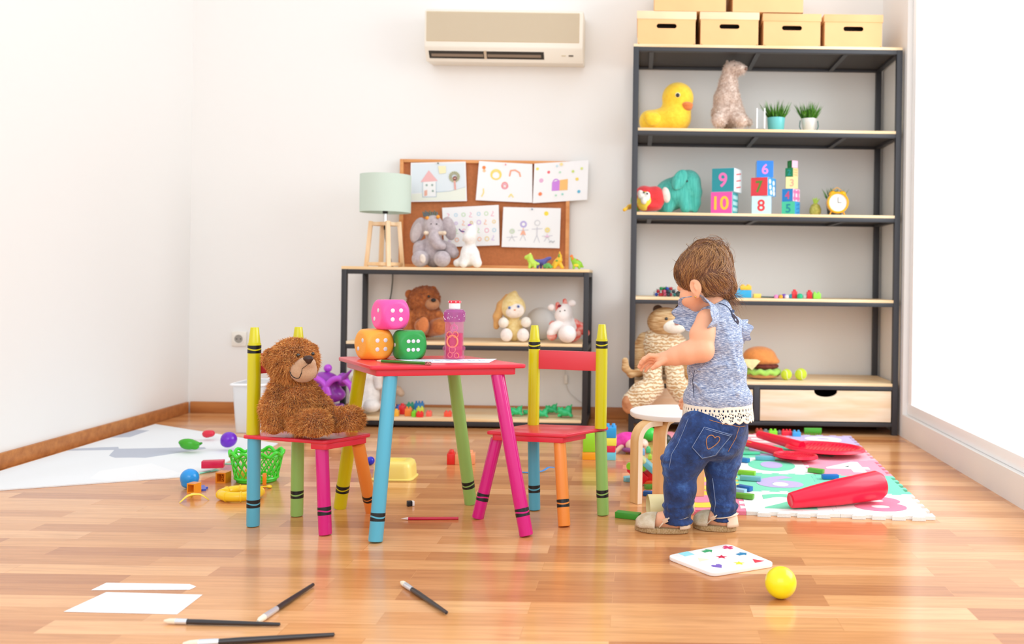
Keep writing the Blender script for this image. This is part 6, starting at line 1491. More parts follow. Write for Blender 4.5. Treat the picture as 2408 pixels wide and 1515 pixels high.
# ------------------------------------------------------------------ block tower by the right chair
Y_ = 3.47; gp = 'large plastic bricks stacked beside the right crayon chair'; k = Y_/FPX
def zv(v): return P(1425, v, Y_).z
def tb(u0, u1, v0, v1, col, label, dz, studs, rows=2, Y=Y_): return brick(u0, u1, v0, v1, Y, col, label, dz, studs, rows, gp, depth=.062)
h1_ = 18; z = .0005
tb(1385, 1423, 0, h1_, '#f7a91c', 'orange base brick at the bottom left of the plastic brick tower', z, 2)
tb(1424, 1463, 0, h1_, '#6fd0e6', 'light blue base brick at the bottom right of the brick tower', z, 2)
z1 = z+h1_*k+.0005
tb(1386, 1423, 0, 44, '#9be02c', 'tall lime brick at the left of the brick tower', z1+.0002, 2)
tb(1424, 1437, 0, 15, '#e9f0a0', 'small pale yellow brick in the second layer of the tower', z1, 1)
tb(1438, 1462, 0, 15, '#e02c4e', 'red brick in the second layer of the tower', z1, 2)
z2 = z1+15*k+.0005
tb(1424, 1464, 0, 18, '#f3ee58', 'wide yellow brick below the blue one in the tower', z2, 2)
z3 = z2+18*k+.0005
tb(1436, 1463, 0, 24, '#2aa2e6', 'blue brick with studs on top of the brick tower', z3, 2)
# ------------------------------------------------------------------ doll and toys behind the stool
T = Toy(3.62); gy = .0
t = thing('rag_doll', 'rag doll in a bright pink dress lying on the floor behind the stool', 'doll', (*T.p(1478, 1030).xy, 0))
S(.003, .015).ell(T.p(1474, 1040), T.r(30, 26, 20)).ell(T.p(1452, 1046, -6), T.r(18, 18, 12)).obj('dress', mat('doll_pink', '#f04ab4', .85, col2='#e02f9a', nscale=40, bump=.6, bscale=60), t)
S(.003, .01).ell(T.p(1488, 1052, -26), T.r(17, 15, 15)).obj('head', mat('doll_skin', '#f5cdb8', .8), t)
S(.003, .01).ell(T.p(1478, 1062, -34), T.r(16, 10, 6)).ell(T.p(1500, 1058, -30), T.r(8, 9, 7)).obj('hair', mat('doll_hair', '#8a4a7c', .9), t)
S(.003, .01).cap(T.p(1462, 1054, -20), T.p(1448, 1066, -28), *T.r(7, 5)).obj('arm', mat('doll_skin', '', 1), t)
S(.003, .01).cap(T.p(1500, 1040, -8), T.p(1514, 1050, -12), *T.r(6, 5)).obj('leg', mat('doll_skin', '', 1), t)
rest(t, 0)
def fball(u, v, r, col, label, Y): x = P(u, v, Y).x; rr_ = r*Y/FPX; return tag(G().sph((x, Y, rr_+.0004), rr_, n=24).obj('toy_ball', plastic(col)), label, 'ball', 'small balls on the floor behind the stool')
fball(1527, 1010, 17, '#35d04a', 'bright green ball behind the stool', 3.85)
fball(1566, 1030, 14, '#2a2f2c', 'black ball behind the stool beside the child', 3.75)
fball(1512, 1030, 13, '#f1cfc0', 'pale pink ball behind the stool legs', 3.66)
brick(1519, 1530, 1030, 1042, 3.60, '#58d08a', 'mint toy brick on the floor behind the stool', .0004, 1, 1, 'small bricks behind the stool')
brick(1508, 1517, 1028, 1041, 3.55, '#7fb6e8', 'pale blue toy brick on the floor behind the stool', .0004, 1, 1, 'small bricks behind the stool')
brick(1524, 1533, 1040, 1050, 3.47, '#a8e04a', 'lime toy brick on the floor behind the stool', .0004, 1, 1, 'small bricks behind the stool')
o = G().box(Fz(1474, 1066)+Vector((0, 0, .006)), (.01, .01, .011), bev=.001).obj('toy_brick', plastic('#f2cc38')); tag(o, 'tiny yellow cube on the floor right of the brick tower', 'toy brick'); rest(o, 0)
# tipped toy truck of red, lime and blue
Yt = 3.05; k = Yt/FPX
t = thing('toy_truck', 'tipped red toy truck with lime and blue parts behind the front stool leg', 'toy vehicle', (P(1510, 1100, Yt).x, Yt, 0))
def tbx(u, v, w_, h_, d_, an, col, name, dy=0): p = P(u, v, Yt+dy); G().box(p, (w_*k, d_, h_*k), Matrix.Rotation(math.radians(an), 4, 'Y'), bev=.003).obj(name, plastic(col), t)
tbx(1500, 1100, 50, 24, .07, 42, '#e4142c', 'truck_body'); tbx(1528, 1086, 34, 12, .075, 42, '#6ccbe6', 'side_stripe', -.01); tbx(1520, 1076, 30, 7, .072, 42, '#dff0b0', 'tailboard', -.01); tbx(1530, 1104, 36, 30, .06, -42, '#ee2430', 'cab', .01)
for (u, v) in ((1481, 1086), (1512, 1090)): p = P(u, v, Yt-.04); G().rev([(0, 0), (8*k, 0), (8*k, .014), (0, .014)], frame_to(p, p+Vector((0, 1, 0))), 20).obj('wheel', plastic('#8fdc28'), t)
tbx(1530, 1122, 30, 12, .06, 0, '#f5692a', 'bumper', .0)
rest(t, 0)
# bricks in front of the shelving unit
gp = 'small bricks in a row in front of the shelving unit'; Y_ = 4.02
for (u0, u1, h_, col, lab, st_, Yx) in ((1776, 1793, 12, '#b2452c', 'rust brown toy brick at the left end of the row below the drawers', 2, 4.06), (1794, 1806, 11, '#7b8086', 'grey toy brick beside the rust brown one', 1, 4.05), (1808, 1827, 17, '#86e02a', 'lime toy brick in the row below the drawers', 2, 3.98), (1828, 1837, 10, '#7b8086', 'dark grey toy brick between lime and red', 1, 4.04), (1838, 1861, 16, '#ea2438', 'red toy brick in the row below the drawers', 3, 3.99), (1863, 1882, 16, '#3fa4dc', 'blue toy brick at the right end of the row', 2, 3.97)):
    brick(u0, u1, 1028-h_, 1028, Yx, col, lab, .0004, st_, 1, gp, depth=.03)
a = P(1891, 1015, 4.035); b = P(1932, 1015, 4.035)
g = G().box(((a.x+b.x)/2, 4.035, .026), (b.x-a.x, .006, .022), bev=.001)
for i in range(8): g.box((a.x+(b.x-a.x)*(i+.5)/8, 4.035, .0085), (.0045, .005, .017))
tag(g.obj('toy_comb', plastic('#4fae34')), 'green comb shaped toy piece standing below the right drawer', 'toy')

# ------------------------------------------------------------------ big toys on the lowest shelf
Z = SZ[4]+.0005
mt_ = bpy.data.materials.new('tiger_fur'); mt_.use_nodes = True; nt = mt_.node_tree; bb = nt.nodes['Principled BSDF']; bb.inputs['Roughness'].default_value = .9; bb.inputs['Sheen Weight'].default_value = .3
tc = nt.nodes.new('ShaderNodeTexCoord'); wv = nt.nodes.new('ShaderNodeTexWave'); wv.bands_direction = 'Z'; wv.inputs['Scale'].default_value = 21; wv.inputs['Distortion'].default_value = 7; wv.inputs['Detail'].default_value = 2; wv.inputs['Detail Scale'].default_value = 2.5
rp = nt.nodes.new('ShaderNodeValToRGB'); rp.color_ramp.elements[0].position = .25; rp.color_ramp.elements[0].color = (*lin('#cda271'), 1); rp.color_ramp.elements[1].position = .6; rp.color_ramp.elements[1].color = (*lin('#f4e2c2'), 1)
bp2 = nt.nodes.new('ShaderNodeBump'); bp2.inputs['Strength'].default_value = .6; bp2.inputs['Distance'].default_value = .006
for a_, b_ in ((tc.outputs['Object'], wv.inputs['Vector']), (wv.outputs['Fac'], rp.inputs[0]), (rp.outputs[0], bb.inputs['Base Color']), (wv.outputs['Fac'], bp2.inputs['Height']), (bp2.outputs[0], bb.inputs['Normal'])): nt.links.new(a_, b_)
md_ = mat('tiger_dark', '#b9834c', .9, col2='#e9c898', nscale=6, stretch=(4, 4, 40), bump=.5, bscale=100)
T = Toy(4.16)
t = thing('tiger_plush', 'large striped plush tiger on the lowest shelf with its feet hanging over the edge', 'stuffed toy', (*T.p(1560, 890).xy, Z))
S(.005, .03).ell(T.p(1563, 830, 20), T.r(64, 42, 52)).ell(T.p(1556, 806, 6), T.r(50, 38, 38)).obj('body', mt_, t)
S(.005, .02).ell(T.p(1566, 757, -6), T.r(44, 36, 34)).obj('head', md_, t)
S(.004, .02).ell(T.p(1586, 768, -34), T.r(28, 16, 17)).obj('muzzle', plush('#faf3e6'), t)
S(.003, .01).ell(T.p(1547, 728, 0), T.r(12, 7, 11)).obj('ear', plush('#5a4436'), t); S(.003, .01).ell(T.p(1600, 726, 0), T.r(12, 7, 11)).obj('ear', plush('#5a4436'), t)
G().sph(T.p(1567, 750, -40), T.r(4), n=14).obj('eye', Meye, t)
S(.003, .01).ell(T.p(1592, 761, -50), T.r(6, 4, 4)).obj('nose', plush('#c98a86'), t)
S(.004, .02).chain([T.p(1516, 798, 4), T.p(1500, 830, 4), T.p(1502, 868, 0)], T.r(17, 19, 20)).obj('arm', md_, t)
S(.004, .02).chain([T.p(1622, 815, 4), T.p(1624, 860, 0), T.p(1618, 872, 0)], T.r(16, 18, 18)).obj('arm', md_, t)
S(.0045, .015).chain([T.p(1532, 866, -10), T.p(1534, 870, -74), T.p(1536, 904, -90)], T.r(22, 21, 21)).chain([T.p(1536, 912, -88), T.p(1510, 928, -98), T.p(1488, 944, -104)], T.r(25, 28, 24)).obj('leg', mt_, t)
S(.004, .01).ell(T.p(1480, 950, -112), T.r(17, 16, 22)).obj('foot_pad', mat('tiger_pad', '#dca37a', .9, col2='#b87850', nscale=30), t)
S(.0045, .015).chain([T.p(1584, 866, -10), T.p(1586, 871, -74), T.p(1590, 900, -90)], T.r(21, 20, 20)).chain([T.p(1592, 906, -86), T.p(1606, 926, -92)], T.r(24, 24)).obj('leg', mt_, t)
S(.004, .01).chain([T.p(1510, 872, -20), T.p(1508, 874, -66), T.p(1484, 880, -72), T.p(1471, 866, -80), T.p(1470, 848, -80)], T.r(8, 8, 8, 8, 7)).obj('tail', md_, t)
T = Toy(4.22); x0 = T.p(1795, 880)
t = thing('burger_plush', 'plush hamburger with orange bun and green lettuce on the lowest shelf behind the child', 'stuffed toy', (x0.x, 4.22, Z))
S(.004, .01).ell(T.p(1793, 888), T.r(38, 34, 8)).obj('bottom_bun', plush('#c98f52'), t)
g = G(); n_ = 48; pr = []
ring = [[T.p(1795, 880)+Vector((T.r(r_)*math.cos(a_), T.r(r_)*.85*math.sin(a_), T.r(z_+2.4*math.sin(9*a_)*(r_ > 30)))) for a_ in [2*math.pi*i/n_ for i in range(n_)]] for r_, z_ in ((5, -6), (36, -6), (43, -2), (42, 3), (34, 7), (5, 7))]
rv = [[g.bm.verts.new(p) for p in r_] for r_ in ring]
for a, b in zip(rv, rv[1:]):
    for i in range(n_): g.bm.faces.new((a[i], a[(i+1) % n_], b[(i+1) % n_], b[i]))
g.bm.faces.new(rv[0]); g.bm.faces.new(rv[-1]); g.obj('lettuce', plush('#b5e86a'), t, 80)
S(.004, .01).ell(T.p(1797, 866, 0), T.r(34, 30, 9)).obj('patty', mat('patty_brown', '#7a3a30', .9, noise=.4, nscale=80, bump=.8), t)
S(.004, .008).ell(T.p(1806, 856, -6), T.r(24, 24, 7), T.rot(-6)).obj('tomato', plush('#cf2c48'), t)
c_ = T.p(1776, 862, -30); g = G().prism([(-.075, 0), (.03, .0), (-.015, -.05)], .008, Matrix.Translation(c_+Vector((0, .0, .022))) @ Matrix.Rotation(math.pi/2, 4, 'X'), bev=.002); g.obj('cheese', plush('#f5ecb2'), t)
S(.004, .02).ell(T.p(1786, 842, 0), T.r(38, 34, 22)).ell(T.p(1794, 850, 0), T.r(40, 34, 12), T.rot(8)).obj('top_bun', plush('#f09a52'), t)
rest(t, Z)
for u, r_, lab in ((1849, 13, 'yellow green tennis ball touching the plush hamburger'), (1883, 14, 'yellow green tennis ball standing apart at the right of the lowest shelf')):
    Yx = 4.18; x = P(u, 880, Yx).x; rr_ = r_*Yx/FPX
    o = G().sph((x, Yx, Z+rr_), rr_, n=32).obj('felt_ball', mat('tennis_felt', '#d2e640', .9, bump=.5, bscale=500)); tag(o, lab, 'tennis ball', 'tennis balls on the lowest shelf')
    g = G(); pts = []
    for i in range(48):
        a_ = 2*math.pi*i/48; v = Vector((math.cos(a_)+.35*math.cos(3*a_), math.sin(a_)-.35*math.sin(3*a_), .9*math.sin(2*a_))).normalized(); pts.append(Vector((x, Yx, Z+rr_))+v*rr_*.998)
    g.tube(pts, .0012, 6, closed=True).obj('seam', mat('seam_white', '#f5f7ec', .7), o)
# ------------------------------------------------------------------ the child
from mathutils.bvhtree import BVHTree
T = Toy(2.50); k = T.s
Msk = mat('skin', '#f5b590', .5, noise=.05, nscale=30, sub=.12, bump=.05, bscale=400)
person = thing('person', 'toddler with tied up brown hair in a blue top and jeans walking past the stool', 'person', (*Fz(1650, 1250).xy, 0))
fh = Vector((-.62, .785, 0)).normalized(); lh = Vector((-fh.y, fh.x, 0))          # body facing, body left
ff = Vector((-.62, .70, -.36)).normalized(); fl = Vector((-ff.y, ff.x, 0)).normalized(); fu = ff.cross(fl)
HC = T.p(1653, 652, 0)
Rh = Matrix((ff, fl, fu)).transposed().to_4x4()
def hp(x, y, z): return HC+ff*x+fl*y+fu*z
H = .0023
b = S(H, .012)
# head
b.ell(hp(-.006, 0, .010), (.076, .066, .068), Rh).ell(hp(.030, 0, .012), (.044, .054, .048), Rh).ell(hp(.030, 0, -.038), (.044, .050, .046), Rh)
for sy in (-1, 1):
    b.ell(hp(.042, sy*.030, -.044), (.026, .024, .026), Rh).cap(hp(-.005, sy*.040, -.050), hp(.05, sy*.008, -.078), .016, .013)
    b.ell(hp(.082, sy*.026, -.010), (.010, .013, .008), Rh, k=.008, sub=True)
b.ell(hp(.058, 0, -.078), (.014, .016, .013), Rh, k=.01).cap(hp(.072, 0, -.010), hp(.082, 0, -.034), .006, .009, k=.008)
b.ell(hp(.073, 0, -.054), (.008, .016, .0045), Rh, k=.004).ell(hp(.070, 0, -.062), (.009, .013, .005), Rh, k=.004)
for sy in (-1, 1):
    Re = Rh @ Matrix.Rotation(sy*.28, 4, 'Z') @ Matrix.Rotation(.12, 4, 'Y'); b.ell(hp(-.024, sy*.064, -.038), (.017, .006, .024), Re, k=.005).ell(hp(-.018, sy*.062, -.060), (.009, .006, .009), Rh, k=.005)
    b.ell(hp(-.020, sy*.0725, -.036), (.0100, .0075, .015), Re, k=.003, sub=True).ell(hp(-.027, sy*.069, -.040), (.004, .003, .010), Re, k=.002)
# neck, trunk
b.cap(T.p(1664, 690, 0), T.p(1688, 738, 0), 26*k, 30*k, k=.02)
b.cap(T.p(1670, 758, -26), T.p(1718, 770, 26), 20*k, 20*k, k=.02)
b.ell(T.p(1690, 800, 0), T.r(48, 46, 50), k=.02).ell(T.p(1687, 880, 0), T.r(60, 52, 60), k=.02).ell(T.p(1684, 960, 0), T.r(66, 56, 50), k=.02)
# near arm
b.chain([T.p(1662, 752, -40), T.p(1651, 788, -52), T.p(1652, 824, -60)], T.r(25, 27.5, 26.5), k=.012)
b.chain([T.p(1651, 824, -62), T.p(1618, 830, -58), T.p(1588, 838, -50), T.p(1574, 842, -46)], T.r(27.5, 26, 21, 17), k=.008)
# near hand: palm, four fingers, thumb
b.cap(T.p(1570, 842, -44), T.p(1548, 842, -50), *T.r(13, 11), k=.010).cap(T.p(1566, 845, -36), T.p(1546, 850, -32), *T.r(12, 10), k=.010).cap(T.p(1566, 844, -40), T.p(1546, 846, -41), *T.r(13, 10.5), k=.010)
fing = [((1547, 838, -56), (1528, 836, -58), (1514, 845, -56), (1507, 855, -52)), ((1545, 842, -48), (1524, 842, -49), (1509, 852, -46), (1503, 863, -42)), ((1545, 848, -38), (1525, 850, -38), (1512, 860, -35), (1508, 870, -32)), ((1547, 854, -28), (1531, 858, -27), (1521, 866, -25), (1518, 873, -23))]
for f_, r0 in zip(fing, (5.4, 5.6, 5.3, 4.8)): b.chain([T.p(*q) for q in f_], T.r(r0+.6, r0, r0-.3, r0-1.0), k=.0025)
b.chain([T.p(1561, 849, -60), T.p(1546, 858, -64), T.p(1535, 866, -62)], T.r(7.5, 6.3, 5), k=.005)
# far arm and hand
b.chain([P(1726, 782, 2.555), P(1702, 845, 2.63), P(1688, 886, 2.665)], T.r(23, 22, 22), k=.015).chain([P(1690, 888, 2.665), P(1650, 922, 2.70), P(1628, 937, 2.72)], T.r(23, 19, 14), k=.01)
b.cap(P(1626, 938, 2.722), P(1614, 944, 2.735), *T.r(12, 10), k=.008)
for dx, dy, dY in ((0, 0, 0), (2, 4, .010), (3, 8, -.008), (8, 10, -.018)): b.chain([P(1614+dx*.5, 942+dy*.5, 2.735+dY), P(1605+dx, 944+dy, 2.742+dY), P(1599+dx, 952+dy, 2.744+dY)], T.r(5.5, 5.2, 4.4), k=.0025)
b.chain([P(1620, 938, 2.715), P(1607, 940, 2.712), P(1600, 944, 2.715)], T.r(6, 5.4, 4.5), k=.004)
# legs and feet
ank = [(T.p(1594, 1212, -16), Fz(1600, 1253), Fz(1504, 1246)), (T.p(1704, 1206, 12), Fz(1713, 1248), Fz(1640, 1240))]
b.chain([T.p(1652, 1000, -26), T.p(1606, 1086, -24), T.p(1601, 1130, -20), ank[0][0]], T.r(44, 34, 28, 19), k=.02)
b.chain([T.p(1712, 1010, 26), T.p(1700, 1090, 22), T.p(1697, 1130, 18), ank[1][0]], T.r(40, 30, 26, 18), k=.02)
for a_, h_, t_ in ank:
    d = (t_-h_); L = d.length; d.normalize()
    b.cap(a_, h_+d*.012+Vector((0, 0, .034)), .022, .021, k=.012).cap(h_+d*.012+Vector((0, 0, .026)), h_+d*L*.82+Vector((0, 0, .020)), .018, .014, k=.012).cap(a_, h_+d*L*.55+Vector((0, 0, .032)), .021, .018, k=.012)
body = b.obj('body', Msk, person)

# face details
for sy in (1, -1):
    G().sph(hp(.0625, sy*.026, -.010), .0118, n=20).obj('eye', mat('eye_white2', '#f2eeea', .2), person)
    g = G().tube([hp(.0748-.0018*abs(q), sy*(.026+.004*q), -.0165+.0009*q*q*0) for q in (-3, -2, -1, 0, 1, 2, 3)], .0011, 6)
    for q in range(-3, 4): g.tube([hp(.0745-.0015*abs(q), sy*(.026+.004*q), -.0165), hp(.0805-.0015*abs(q), sy*(.027+.0050*q), -.020)], .0005, 4)
    g.obj('eyelashes', mat('lash_dark', '#2a1a12', .6), person)
    # eyelid over the lowered eye
    S(.0018, .004).ell(hp(.0625, sy*.026, -.0085), (.0126, .0135, .0120), Rh).obj('eyelid', Msk, person)
    G().tube([hp(.078, sy*.014, .008), hp(.077, sy*.024, .012), hp(.070, sy*.036, .010)], [.0013, .0018, .0008], 6, flat=.6).obj('eyebrow', mat('brow', '#7a5238', .8), person)
p = T.p(1634, 700, 0)
G().sph(hp(-.019, .0695, -.064), .0022, n=12).obj('earring', mat('gold', '#e0b860', .2, metal=1), person)

# hair
Mh1 = mat('hair_brown', '#7f5033', .45, noise=.25, nscale=30, sheen=.2); Mh2 = mat('hair_light', '#bb8652', .38, noise=.2, nscale=30); Mh3 = mat('hair_cap', '#6e442c', .6, noise=.2, nscale=60, bump=.5, bscale=150)
hs = S(.0026, .012)
hs.ell(hp(-.008, 0, .014), (.081, .0715, .073), Rh).ell(hp(.022, 0, .026), (.052, .058, .044), Rh).ell(hp(-.040, 0, -.022), (.050, .054, .044), Rh)
bun = T.p(1680, 600, 8)
hs.ell(bun, T.r(36, 36, 28), Matrix.Rotation(.4, 4, 'Y')).ell(T.p(1655, 588, 0), T.r(28, 28, 24)).ell(T.p(1700, 622, 6), T.r(18, 24, 26))
hs.ell(hp(.084, 0, -.048), (.052, .10, .056), Rh, k=.006, sub=True)
hs.ell(hp(-.026, -.044, -.036), (.036, .032, .036), Rh)
for sy in (1,): hs.ell(hp(-.021, sy*.080, -.044), (.018, .022, .026), Rh, k=.005, sub=True).ell(hp(.014, sy*.070, -.060), (.040, .024, .026), Rh, k=.005, sub=True)
hs.ell(hp(-.012, 0, -.100), (.085, .08, .036), Rh, k=.008, sub=True)
hair = hs.obj('hair', Mh3, person)
bv = BVHTree.FromPolygons([tuple(v) for v in hs.V], [tuple(f) for f in hs.F])
rng = np.random.default_rng(11)
def ribbons(name, paths, w_, m):
    V = []; F2 = []
    for pts, ww in paths:
        n = len(pts); sd = (pts[n//2]-HC).normalized()+Vector(rng.normal(0, .45, 3)); k0 = len(V)
        for i, p in enumerate(pts):
            tg = (pts[min(i+1, n-1)]-pts[max(i-1, 0)]).normalized(); s_ = tg.cross(sd).normalized(); q = ww*w_*(1-(i/(n-1))**3*.85)
            V += [tuple(p-s_*q), tuple(p+s_*q)]
        for i in range(n-1): F2.append((k0+2*i, k0+2*i+1, k0+2*i+3, k0+2*i+2))
    return link(name, arrmesh(name, V, F2), m, hair, 180)
def walk(p, target, n, step, off, wob):
    """strand that hugs the hair surface while heading for a target"""
    out = []; p = Vector(p); ph = rng.random()*6; side = None
    for i in range(n):
        loc, nr, ix, ds = bv.find_nearest(p)
        o_ = loc+nr*(off*(.4+.6*min(1, i/3))+.0005*math.sin(i*.7+ph)); out.append(o_)
        d = (target-loc); dist = d.length
        d = d-nr*d.dot(nr)
        if d.length < 1e-5 or dist < .012: break
        d.normalize(); c_ = nr.cross(d); p = loc+d*step+c_*step*wob*math.sin(i*.5+ph)
    return out
V = hs.V; dk = []; lt = []
idx = rng.choice(len(V), 9000)
nape = T.p(1712, 694, 14)
for q, i in enumerate(idx):
    p = Vector(V[i]); lz = (p-HC).dot(fu); lx = (p-HC).dot(ff)
    low = lz < -.012 and lx < .0
    tgt = (nape if low else bun+Vector(rng.normal(0, .012, 3)))
    path = walk(p, tgt, 15 if not low else 10, .0072, .0010+.0026*rng.random(), .28)
    if len(path) > 2: (lt if rng.random() < .45 else dk).append((path, .7+.6*rng.random()))
# loose loops of the bun
for i in range(1100):
    a0 = rng.random()*6.28; rr_ = (.018+.020*rng.random()); c_ = bun+Vector((-.010+rng.normal(0, .013), rng.normal(0, .012), rng.normal(.0, .010))); ax_ = Vector(rng.normal(0, 1, 3)); ax_.y += 1.2; ax_.normalize(); u_ = ax_.orthogonal().normalized(); v_ = ax_.cross(u_); span = 1.6+2.4*rng.random()
    path = [c_+(u_*math.cos(a0+span*t_)*rr_*1.25+v_*math.sin(a0+span*t_)*rr_*.95)+Vector((0, 0, -.006*t_)) for t_ in [j/11 for j in range(12)]]
    (lt if rng.random() < .5 else dk).append((path, .8+.6*rng.random()))
# strands falling from the bun over the side and back
for i in range(700):
    st = bun+Vector((rng.normal(.0, .022), rng.normal(-.012, .018), rng.normal(.005, .012))); loc, nr, ix, ds = bv.find_nearest(st); st = loc+nr*.002
    tgt = HC+Vector((rng.normal(.02, .05), -.05, -.06)); path = walk(st, tgt, 9+int(4*rng.random()), .007, .0025+.004*rng.random(), .5)
    if len(path) > 2: (lt if rng.random() < .6 else dk).append((path, 1.0))
# nape tuft and flyaways
for i in range(380):
    st = nape+Vector((rng.normal(-.005, .008), rng.normal(0, .01), rng.normal(0, .007))); dr = Vector((.9+rng.normal(0, .3), rng.normal(0, .4), rng.normal(-.15, .55))).normalized(); L = .018+.030*rng.random(); dn = Vector((0, 0, -1)) if rng.random() < .75 else Vector((0, 0, .6))
    path = [st+dr*L*t_+dn*L*.75*t_*t_ for t_ in [j/8 for j in range(9)]]; (lt if rng.random() < .5 else dk).append((path, .6))
for (s_, m_, e_) in (((1672, 690), (1660, 702), (1661, 722)), ((1690, 690), (1708, 706), (1722, 716)), ((1712, 690), (1738, 690), (1748, 672)), ((1716, 694), (1744, 700), (1740, 716)), ((1712, 688), (1732, 676), (1752, 662)), ((1600, 640), (1588, 632), (1576, 640)), ((1608, 622), (1592, 618), (1580, 606)), ((1716, 612), (1726, 618), (1732, 612)), ((1714, 590), (1722, 600), (1728, 606)), ((1718, 698), (1736, 712), (1728, 722)), ((1700, 700), (1712, 718), (1730, 722)), ((1616, 604), (1604, 600), (1594, 608)), ((1706, 702), (1746, 712), (1752, 724))):
    for j in range(3): path = smooth([T.p(s_[0]+j, s_[1]+j*.7, 0), T.p(m_[0]+j*1.5, m_[1], -4), T.p(e_[0]+j*2-2, e_[1]+j*2, -6)], 5); dk.append((path, .55))
tag(ribbons('hair_strands', dk, .00050, Mh1), None, None, kind='stuff'); tag(ribbons('light_strands', lt, .00052, Mh2), None, None, kind='stuff')
for j in range(2): G().tube([nape+Vector((.004+.010*math.cos(a_), .010*math.sin(a_), -.002+j*.004)) for a_ in [2*math.pi*i/16 for i in range(16)]], .0022, 8, closed=True).obj('hair_tie', plastic('#b9c83a'), hair)

# shirt
def heather():
    m = bpy.data.materials.new('heather_jersey'); m.use_nodes = True; nt = m.node_tree; L = nt.links.new; b_ = nt.nodes['Principled BSDF']; b_.inputs['Roughness'].default_value = .9; b_.inputs['Sheen Weight'].default_value = .2
    tc = nt.nodes.new('ShaderNodeTexCoord'); mp = nt.nodes.new('ShaderNodeMapping'); mp.inputs['Scale'].default_value = (95, 95, 760); mp.inputs['Rotation'].default_value = (0, .10, 0); L(tc.outputs['Object'], mp.inputs[0])
    n = nt.nodes.new('ShaderNodeTexNoise'); n.inputs['Scale'].default_value = 1; n.inputs['Detail'].default_value = 4; n.inputs['Roughness'].default_value = .7; L(mp.outputs[0], n.inputs['Vector'])
    r = nt.nodes.new('ShaderNodeValToRGB'); e = r.color_ramp.elements; e[0].position = .34; e[0].color = (*lin('#55658a'), 1); e[1].position = .64; e[1].color = (*lin('#e6ebf5'), 1); x = e.new(.5); x.color = (*lin('#93a1c0'), 1)
    L(n.outputs['Fac'], r.inputs[0]); L(r.outputs[0], b_.inputs['Base Color'])
    n2 = nt.nodes.new('ShaderNodeTexNoise'); n2.inputs['Scale'].default_value = 22; n2.inputs['Detail'].default_value = 2; n2.inputs['Distortion'].default_value = 1.2; L(tc.outputs['Object'], n2.inputs['Vector'])
    bp = nt.nodes.new('ShaderNodeBump'); bp.inputs['Strength'].default_value = .55; bp.inputs['Distance'].default_value = .02; L(n2.outputs['Fac'], bp.inputs['Height']); L(bp.outputs[0], b_.inputs['Normal']); return m
Mj = heather()
sh = S(.0028, .02)
sh.ell(T.p(1688, 930, 0), T.r(79, 66, 40), k=.03).ell(T.p(1686, 870, 0), T.r(71, 60, 52), k=.03).ell(T.p(1691, 806, 0), T.r(57, 54, 48), k=.03)
sh.cap(T.p(1664, 756, -32), T.p(1722, 768, 32), *T.r(29, 27), k=.025).cap(T.p(1684, 735, 0), T.p(1690, 760, 0), *T.r(38, 42), k=.02)
sh.cap(T.p(1632, 900, -52), T.p(1690, 946, -60), .004, .005, k=.014).cap(T.p(1640, 870, -52), T.p(1705, 858, -58), .003, .003, k=.012).cap(T.p(1700, 760, -40), T.p(1735, 880, -48), .004, .003, k=.014).cap(T.p(1655, 935, -60), T.p(1735, 925, -58), .004, .004, k=.012)
sh.ell(T.p(1669, 706, 0), T.r(31, 31, 24), k=.006, sub=True)
sh.cap(T.p(1688, 905, 0), T.p(1688, 912, 0), 60*k, 60*k).ell(T.p(1688, 945, 0), T.r(79, 66, 40), k=.02).ell(T.p(1688, 1014, 0), T.r(170, 170, 58), k=.003, sub=True)
shirt = sh.obj('shirt', Mj, person)
def ruffle(Sx, out, fwd, up, inner, outer, waves, name, amp, n=96, m_=14, drop=0):
    g = G(); rows = []
    for j in range(m_+1):
        f_ = j/m_; row = []
        for i in range(n):
            a_ = 2*math.pi*i/n; c, s_ = math.cos(a_), math.sin(a_)
            ri = (inner[0] if c > 0 else inner[1], inner[2]); ro = (outer[0] if c > 0 else outer[1], outer[2] if s_ > 0 else outer[3])
            p = Sx+out*k*(ro_off*f_)+fwd*k*c*(ri[0]*(1-f_)+ro[0]*f_)+up*k*s_*(ri[1]*(1-f_)+ro[1]*f_)
            w_ = amp*k*f_*math.sin(waves*a_+.6*math.sin(3*a_)); p += out*w_+(fwd*c+up*s_)*w_*.5; row.append(g.bm.verts.new(p))
        rows.append(row)
    for j in range(m_):
        for i in range(n): g.bm.faces.new((rows[j][i], rows[j][(i+1) % n], rows[j+1][(i+1) % n], rows[j+1][i]))
    o = g.obj(name, Mj, shirt, 180); md = o.modifiers.new('cloth', 'SOLIDIFY'); md.thickness = .0016; return o
ro_off = 38
ruffle(T.p(1668, 745, -32), lh, fh, Vector((0, 0, 1)), (30, 34, 33), (84, 50, 52, 34), 9, 'flutter_sleeve', 4.5)
ro_off = 24
ruffle(T.p(1728, 776, 36), -lh, fh, Vector((0, 0, 1)), (28, 28, 26), (46, 34, 26, 32), 7, 'flutter_sleeve', 4)
bs = BVHTree.FromPolygons([tuple(v) for v in sh.V], [tuple(f) for f in sh.F])
CAM = Vector((0, 0, CAMH))
def onto(bv_, u, v, off=.001):
    d = (P(u, v, 2.5)-CAM).normalized(); loc, nr, ix, ds = bv_.ray_cast(CAM, d)
    if loc is None: loc, nr, ix, ds = bv_.find_nearest(P(u, v, 2.5))
    return loc+nr*off
Mnav = mat('navy_trim', '#27304c', .8)
G().tube([onto(bs, u, v, .0006) for u, v in ((1690, 714), (1700, 716), (1708, 720), (1716, 728), (1720, 737))], .0013, 6).obj('neck_binding', Mnav, shirt)
loop = [(1719, 736), (1722, 746), (1728, 756), (1735, 763), (1737, 757), (1732, 748), (1726, 741)]
